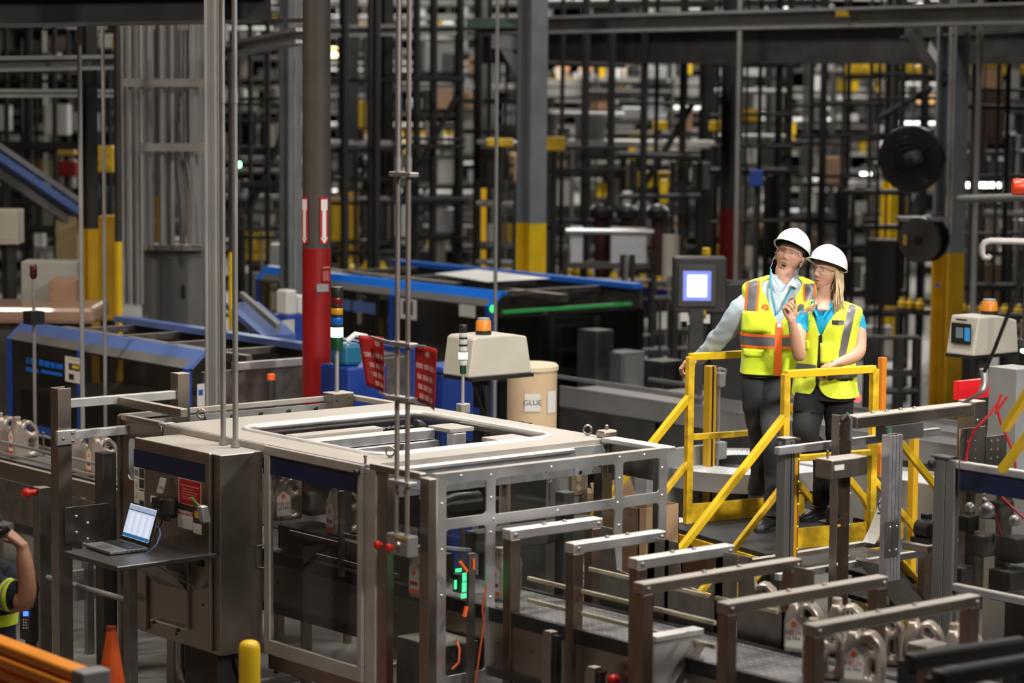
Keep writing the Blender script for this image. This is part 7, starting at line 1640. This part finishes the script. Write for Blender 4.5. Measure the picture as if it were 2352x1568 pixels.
for f in (.05, .5, .95): c = a.lerp(b, f); MB().box(c.x - .03, c.x + .03, c.y - .03, c.y + .03, 0, c.z - .07).build('leg', DKS, t)
def caps(a, b, fs, h, lab, grp):
    base = None
    for f in fs:
        c = a.lerp(b, f)
        if base is None:
            base = thing('bottle', lab, 'bottle', c, grp); MB().lathe((0, 0, 0), [(h * .5, 0), (h * .5, h * .55), (h * .25, h * .8)], 10).build('bottle_body', YB, base, smooth=40, local=True); MB().lathe((0, 0, h * .75), [(h * .3, 0), (h * .3, h * .25)], 10).build('cap', YB, base, smooth=40, local=True)
        else: dup(base, c)
caps(a + UZ * .005, b + UZ * .005, (.04, .12, .22, .35, .44, .60, .69, .82, .92), .13, 'amber bottle on the blue-edged conveyor', 'bottles on the blue-edged conveyor')
a = Pd(795, 628, 30); b = Px(1330, 648, a.x) if False else Pd(1330, 652, 30)
t = thing('bottle_conveyor', 'dark conveyor with spaced amber bottles behind the bright blue machine', 'conveyor', a); MB().bar(a - UZ * .03, b - UZ * .03, .2, .06).build('rail', DKM, t)
for f in (.02, .35, .65, .98): c = a.lerp(b, f); MB().box(c.x - .03, c.x + .03, c.y - .03, c.y + .03, 0, c.z - .06).build('leg', DKS, t)
caps(a + UZ * .001, b + UZ * .001, (.01, .09, .15, .24, .42, .51, .60, .69, .80, .94), .15, 'amber bottle behind the bright blue machine', 'bottles behind the bright blue machine')
a = Pd(2060, 705, 27); b = Pd(2370, 725, 27)
t = thing('bottle_conveyor', 'dim conveyor of amber bottles passing behind the fan column', 'conveyor', a); MB().bar(a - UZ * .03, b - UZ * .03, .2, .06).build('rail', DKS, t)
for f in (.02, .5, .98): c = a.lerp(b, f); MB().box(c.x - .03, c.x + .03, c.y - .03, c.y + .03, 0, c.z - .06).build('leg', DKS, t)
caps(a + UZ * .001, b + UZ * .001, (.04, .1, .17, .48, .56, .64, .72, .8, .9), .10, 'amber bottle passing behind the fan column', 'bottles behind the fan column')
# pale mezzanine
t = thing('mezzanine', 'pale steel mezzanine edge with orange and white goods right of the yellow-footed column', 'mezzanine', Pd(1450, 200, 38))
for (x0, x1, y, h, m) in ((930, 1180, 200, .07, GALV), (1250, 1640, 190, .10, GALV), (1250, 1660, 212, .12, GALVD), (1250, 1500, 185, .05, YELD), (1260, 1640, 255, .06, GALVD), (1290, 1640, 325, .10, ALU), (1290, 1620, 300, .05, GALVD)):
    MB().bar(Pd(x0, y, 38), Pd(x1, y - 2, 38), .4, h).build('edge_beam', m, t)
for px in (1262, 1400, 1640): q = Pd(px, 200, 38.3); MB().box(q.x - .06, q.x + .06, q.y - .06, q.y + .06, 0, q.z).build('leg', DKS, t)
for k, (px, py) in enumerate(((1290, 165), (1345, 165))):
    q = Pd(px, 183, 38); t2 = thing('robot_arm', ('left', 'right')[k] + ' white and orange robot arm on the pale mezzanine', 'robot', q, 'robots on the mezzanine')
    ORB = mat('robot_peach', (.62, .30, .16), .5); MB().bar(q, Pd(px - 8, py - 10, 38), .12, .12).build('lower_arm', WHT, t2, bevel=.02); MB().bar(Pd(px - 14, py - 12, 38), Pd(px + 18, py - 8, 38), .12, .12).build('upper_arm', ORB, t2, bevel=.02); MB().bar(q + CR * .12, Pd(px + 8, py, 38), .08, .08).build('link', GALV, t2)
for k, (px, w_) in enumerate(((1490, 42), (1565, 12))):
    q = Pd(px, 180, 40); tag(MB().cyl((q.x, q.y, q.z), (q.x, q.y, 9), w_ / 2 / PXM(40), n=20).build('duct', GALV, None, smooth=60), ('wide pale duct rising behind the mezzanine', 'slim pale duct rising behind the mezzanine')[k], 'duct')
q = Pd(1580, 150, 39); t = thing('yellow_box', 'yellow upright box on the mezzanine rail', 'box', q); MB().cbox(q, .09, .09, .26).build('case', YEL, t); MB().cyl(q, V(q.x, q.y, 0), .04, n=6).build('pole', DKS, t)
# operator screen
q = Pd(1600, 655, 22.0)
hm = thing('operator_screen', 'black operator panel with bright white screen left of the taller person', 'screen', (q.x, q.y, 0)); s = PXM(22.0)
MB().obox(q + CR * .03 - CF * .12, CR, CF, UZ, 122 / s, .3, 128 / s).build('housing', DKS, hm, bevel=.02); MB().obox(q + CF * .04, CR, CF, UZ, 88 / s, .03, 98 / s).build('bezel', DKM, hm, bevel=.01)
MB().obox(q + CF * .058, CR, CF, UZ, 64 / s, .006, 68 / s).build('screen', glow('hmi_blue', (.16, .20, .62), 1.2), hm); MB().obox(q + CF * .063, CR, CF, UZ, 44 / s, .004, 50 / s).build('screen_page', G_HMI, hm)
for dx, dy, m in ((-28, 72, PAPER), (-12, 80, PAPER), (12, 66, YELD), (22, 76, WHT), (0, 68, RED)): MB().obox(q + CR * dx / s - UZ * dy / s + CF * .05, CR, CF, UZ, 18 / s, .01, 20 / s).build('note', m, hm)
MB().obox(V(q.x, q.y, 0) + CR * .30 - CF * .2 + UZ * (q.z + .02) / 2, CR, CF, UZ, 100 / s, .4, q.z + .02).build('cabinet', BLK, hm, bevel=.02); MB().obox(V(q.x, q.y, (q.z - .2) / 2), CR, CF, UZ, .12, .12, q.z - .2).build('stand', DKS, hm)
q = Pd(1622, 590, 24); t = thing('yellow_marker', 'yellow upright marker above the operator screen', 'marker', q); MB().cbox(q, .06, .06, .17).build('marker', YEL, t, bevel=.01); MB().cyl(q, V(q.x, q.y, 0), .02, n=6).build('pole', DKS, t)
# left distance: inclined blue conveyor, cabinets, tote
ic = thing('incline_conveyor', 'inclined conveyor with blue rollers climbing to the left edge', 'conveyor', Pd(100, 430, 25))
a = Pd(-30, 345, 24.5); b = Pd(186, 492, 25.5)
for k, (o, m, h) in enumerate(((-.04, BLUEL, .07), (-.14, GALVD, .08), (.12, GALVD, .05))): MB().bar(a + UZ * o, b + UZ * o, .3 if k == 0 else .04, h).build(('roller_bed', 'lower_rail', 'upper_rail')[k], m, ic)
for f in (.2, .9): c = a.lerp(b, f); MB().box(c.x - .03, c.x + .03, c.y, c.y + .06, 0, c.z - .1).build('leg', DKS, ic)
i2 = thing('incline_conveyor', 'blue-bedded incline between conduit cluster and blue cabinet', 'conveyor', Pd(600, 730, 22)); a = Pd(555, 700, 22.3); b = Pd(640, 775, 21.5)
for k, (o, m) in enumerate(((0, BLUEL), (-.10, GALVD), (.09, GALVD))): MB().bar(a + UZ * o, b + UZ * o, .3 if k == 0 else .04, .05).build(('bed', 'lower_rail', 'upper_rail')[k], m, i2)
MB().box(a.x, a.x + .06, a.y, a.y + .06, 0, a.z - .1).build('leg', DKS, i2); MB().box(b.x, b.x + .06, b.y, b.y + .06, 0, b.z - .1).build('leg', DKS, i2)
for k, (px, y0, y1, wp, d, m, lab) in enumerate(((20, 480, 560, 56, 24, BEIGE, 'beige wall box with dial at the left edge'), (120, 598, 745, 130, 23, mat('cream_cab', (.36, .36, .33), .5), 'low cream cabinet behind the wrapped tray at left'), (150, 640, 700, 60, 22.6, CARD, 'brown cartons before the low cream cabinet at left'),
        (250, 495, 735, 40, 25, YELD, 'amber machine panel beside the dark amber-footed column'), (158, 495, 600, 50, 25.5, mat('straw', (.46, .36, .20), .6), 'straw coloured machine guard left of the amber-footed column'), (690 - 38, 560, 650, 60, 28, GRYM, 'grey box behind the plain grey column'), (930, 575, 625, 110, 31, DKM, 'dark framed screen behind the bright blue machine'))):
    q = Pd(px, y0, d); wv = wp / PXM(d); t = thing('equipment_box', lab, 'equipment', (q.x, q.y, 0)); zl = Pd(px, y1, d).z
    MB().obox(V(q.x, q.y, (q.z + zl) / 2), CR, CF, UZ, wv, .3, q.z - zl).build('housing', m, t, bevel=.01); MB().obox(V(q.x, q.y, (q.z + zl) / 2) + CF * .152, CR, CF, UZ, wv * .7, .006, (q.z - zl) * .7).build('front_panel', m, t, bevel=.002); MB().box(q.x - .05, q.x + .05, q.y - .05, q.y + .05, 0, zl).build('stand', DKS, t)
q = Pd(90, 715, 22.4); TRM = mat('wrapped_tray', (.36, .23, .17), .35, 0, .12, 10, coat=.5)
wt = thing('wrapped_tray', 'clear wrapped tray of brown packs behind the blue machine at left', 'tray', (q.x, q.y, 0)); MB().obox(q, CR, CF, UZ, 290 / PXM(22.4), .8, .15).build('packs', TRM, wt, bevel=.04); MB().obox(V(q.x, q.y, (q.z - .08) / 2), CR, CF, UZ, .8, .6, q.z - .08).build('pallet_stack', DKM, wt)
q = Pd(78, 735, 20.0); sl = thing('status_lamp', 'small dark red status lamp on a stalk above the left blue machine', 'signal light', (q.x, q.y, 0)); MB().cyl((q.x, q.y, 0), (q.x, q.y, Pd(78, 640, 20).z), .014).build('stalk', GALV, sl, smooth=60); MB().lathe((q.x, q.y, Pd(78, 640, 20).z), [(.015, 0), (.028, .02), (.028, .10), (.022, .11)], 14).build('lens', mat('dull_red_lens', (.05, .008, .01), .3), sl, smooth=40); MB().cbox((q.x, q.y, q.z + .02), .12, .12, .1).build('base', BLK, sl)
# lit lamps seen far away, plus whitish clutter made to glow
G_PALEW = glow('lit_pale_warm', (1.0, .55, .22), 1.0)
for k, (px, py, wp, hp, d, m, lab) in enumerate(((2230, 425, 22, 11, 28, G_WHITE, 'left bright tube right of the fan column'), (2256, 425, 28, 11, 28, G_WHITE, 'middle bright tube right of the fan column'), (2285, 425, 24, 11, 28, G_WHITE, 'right bright tube right of the fan column'), (1990, 396, 24, 10, 46, G_WHITE, 'bright tube left of the wall fan'),
        (1578, 244, 60, 14, 33, G_PALE, 'long bright tube under the mezzanine'), (1800, 72, 60, 6, 50, G_WHITE, 'thin bright tube under the long grey beam'), (1745, 72, 24, 5, 50, G_WHITE, 'short bright tube under the long grey beam'), (770, 120, 24, 22, 40, G_WARM, 'warm round lamp right of the red-footed column'), (1600, 12, 60, 18, 44, G_PALE, 'whitish clutter given a glow above the long grey beam'), (1790, 14, 60, 14, 44, G_PALE, 'whitish clutter given a glow above the orange tag'),
        (2125, 228, 40, 18, 50, G_PALEW, 'warm lamp left of the fan column'), (1500, 8, 120, 8, 48, G_PALE, 'long pale lamp at the top edge'), (549, 378, 8, 12, 30, G_GREEN, 'small green lamp beside the shiny conduits'), (2350, 806, 10, 10, 18, G_GREEN, 'small green lamp at the right edge'), (2090, 560, 26, 60, 34, G_PALE, 'bright backlit window left of the hose reel'), (1935, 500, 22, 80, 45, WHT, 'white upright tank behind the hard hats'), (1745, 262, 24, 6, 50, G_PALE, 'faint pale glow added above the hard hats'))):
    q = Pd(px, py, d); s = PXM(d); t = thing('lamp_and_glow' if m is not WHT else 'tank', lab, 'lamp' if m is not WHT else 'tank', q)
    MB().obox(q, CR, UZ, CF, wp / s, hp / s, .08).build('tube' if m != WHT else 'shell', m, t, bevel=.01)
    MB().obox(q + UZ * (hp / s / 2 + .04), CR, UZ, CF, wp / s * 1.05, .05, .14).build('housing', DKS, t)
    if m is not WHT: MB().cyl(q + UZ * (hp / s / 2 + .06), V(q.x, q.y, 9), .01, n=6).build('hanger', DKS, t)
    else: MB().cyl(q - UZ * (hp / s / 2), V(q.x, q.y, 0), .08, n=8).build('stand', DKS, t)

# recognisable pieces of the distance
for k, (x0, y0, x1, y1, d, m, lab) in enumerate(((1118, 318, 1180, 336, 30, YEL, 'yellow guard strip left of the yellow-footed column'), (1252, 314, 1298, 346, 29.5, YEL, 'yellow box right of the yellow-footed column'), (1500, 278, 1532, 298, 33, YEL, 'left yellow box under the mezzanine'), (1630, 278, 1662, 300, 33, YEL, 'right yellow box under the mezzanine'),
        (1575, 262, 1590, 300, 33, mat('peach', (.55, .32, .20), .6), 'peach upright box between the yellow boxes'), (1290, 322, 1640, 338, 33, WHT, 'long pale beam at half height right of the yellow-footed column'), (1430, 440, 1470, 480, 32, WHT, 'white rounded hood above the dark motors'), (1515, 412, 1534, 468, 31, YEL, 'yellow post above the dark motors'), (1722, 390, 1752, 428, 30, BLUE, 'blue box above the taller hard hat'),
        (1932, 418, 1958, 600, 33, WHT, 'white upright pipe behind the shorter hard hat'), (1990, 548, 2055, 700, 30, BLK, 'black cabinet right of the shorter hard hat'), (2225, 205, 2300, 330, 31, mat('dark_brown', (.05, .025, .018), .6), 'dark brown hood right of the fan column'), (1180, 360, 1190, 420, 29, CARD, 'narrow brown board left of the yellow-footed column'), (228, 78, 275, 112, 30, WHT, 'white lamp head left of the conduit bundle'),
        (258, 84, 280, 116, 29.5, YEL, 'yellow lamp guard left of the conduit bundle'), (105, 240, 160, 310, 33, WHT, 'pale machine head left of the dark column'), (130, 345, 175, 356, 31, YELD, 'amber ledge above the inclined conveyor'), (132, 370, 178, 405, 31, RED, 'dull red box above the inclined conveyor'), (215, 335, 262, 395, 29, YELW, 'yellow hood left of the conduit bundle'), (1170, 352, 1240, 400, 36, CARD, 'brown carton stack behind the yellow-footed column'))):
    a = Pd((x0 + x1) / 2, (y0 + y1) / 2, d); s = PXM(d); t = thing('distant_unit', lab, 'equipment', V(a.x, a.y, 0)); dep = min(.4, (x1 - x0) / s)
    MB().obox(a, CR, CF, UZ, (x1 - x0) / s, dep, (y1 - y0) / s).build('housing', m, t, bevel=.015); MB().cyl(a - UZ * ((y1 - y0) / s / 2), V(a.x, a.y, 0), .03, n=6).build('stand', DKS, t); MB().obox(a + CF * dep / 2, CR, CF, UZ, (x1 - x0) / s * .8, .01, (y1 - y0) / s * .8).build('front', m, t)
for k, px in enumerate((1380, 1440, 1510)):
    q = Pd(px, 488, 30); t = thing('drum_motor', ('left', 'middle', 'right')[k] + ' of three dark round motors on dull red stands', 'motor', V(q.x, q.y, 0), 'dark motors on red stands')
    MB().lathe(q - UZ * .09, [(.06, 0), (.12, .03), (.13, .12), (.09, .17), (.03, .19)], 16).build('housing', BLK, t, smooth=40); MB().cyl(q - UZ * .09, V(q.x, q.y, 0), .07, n=10).build('stand', mat('dim_red', (.035, .004, .004), .6), t)
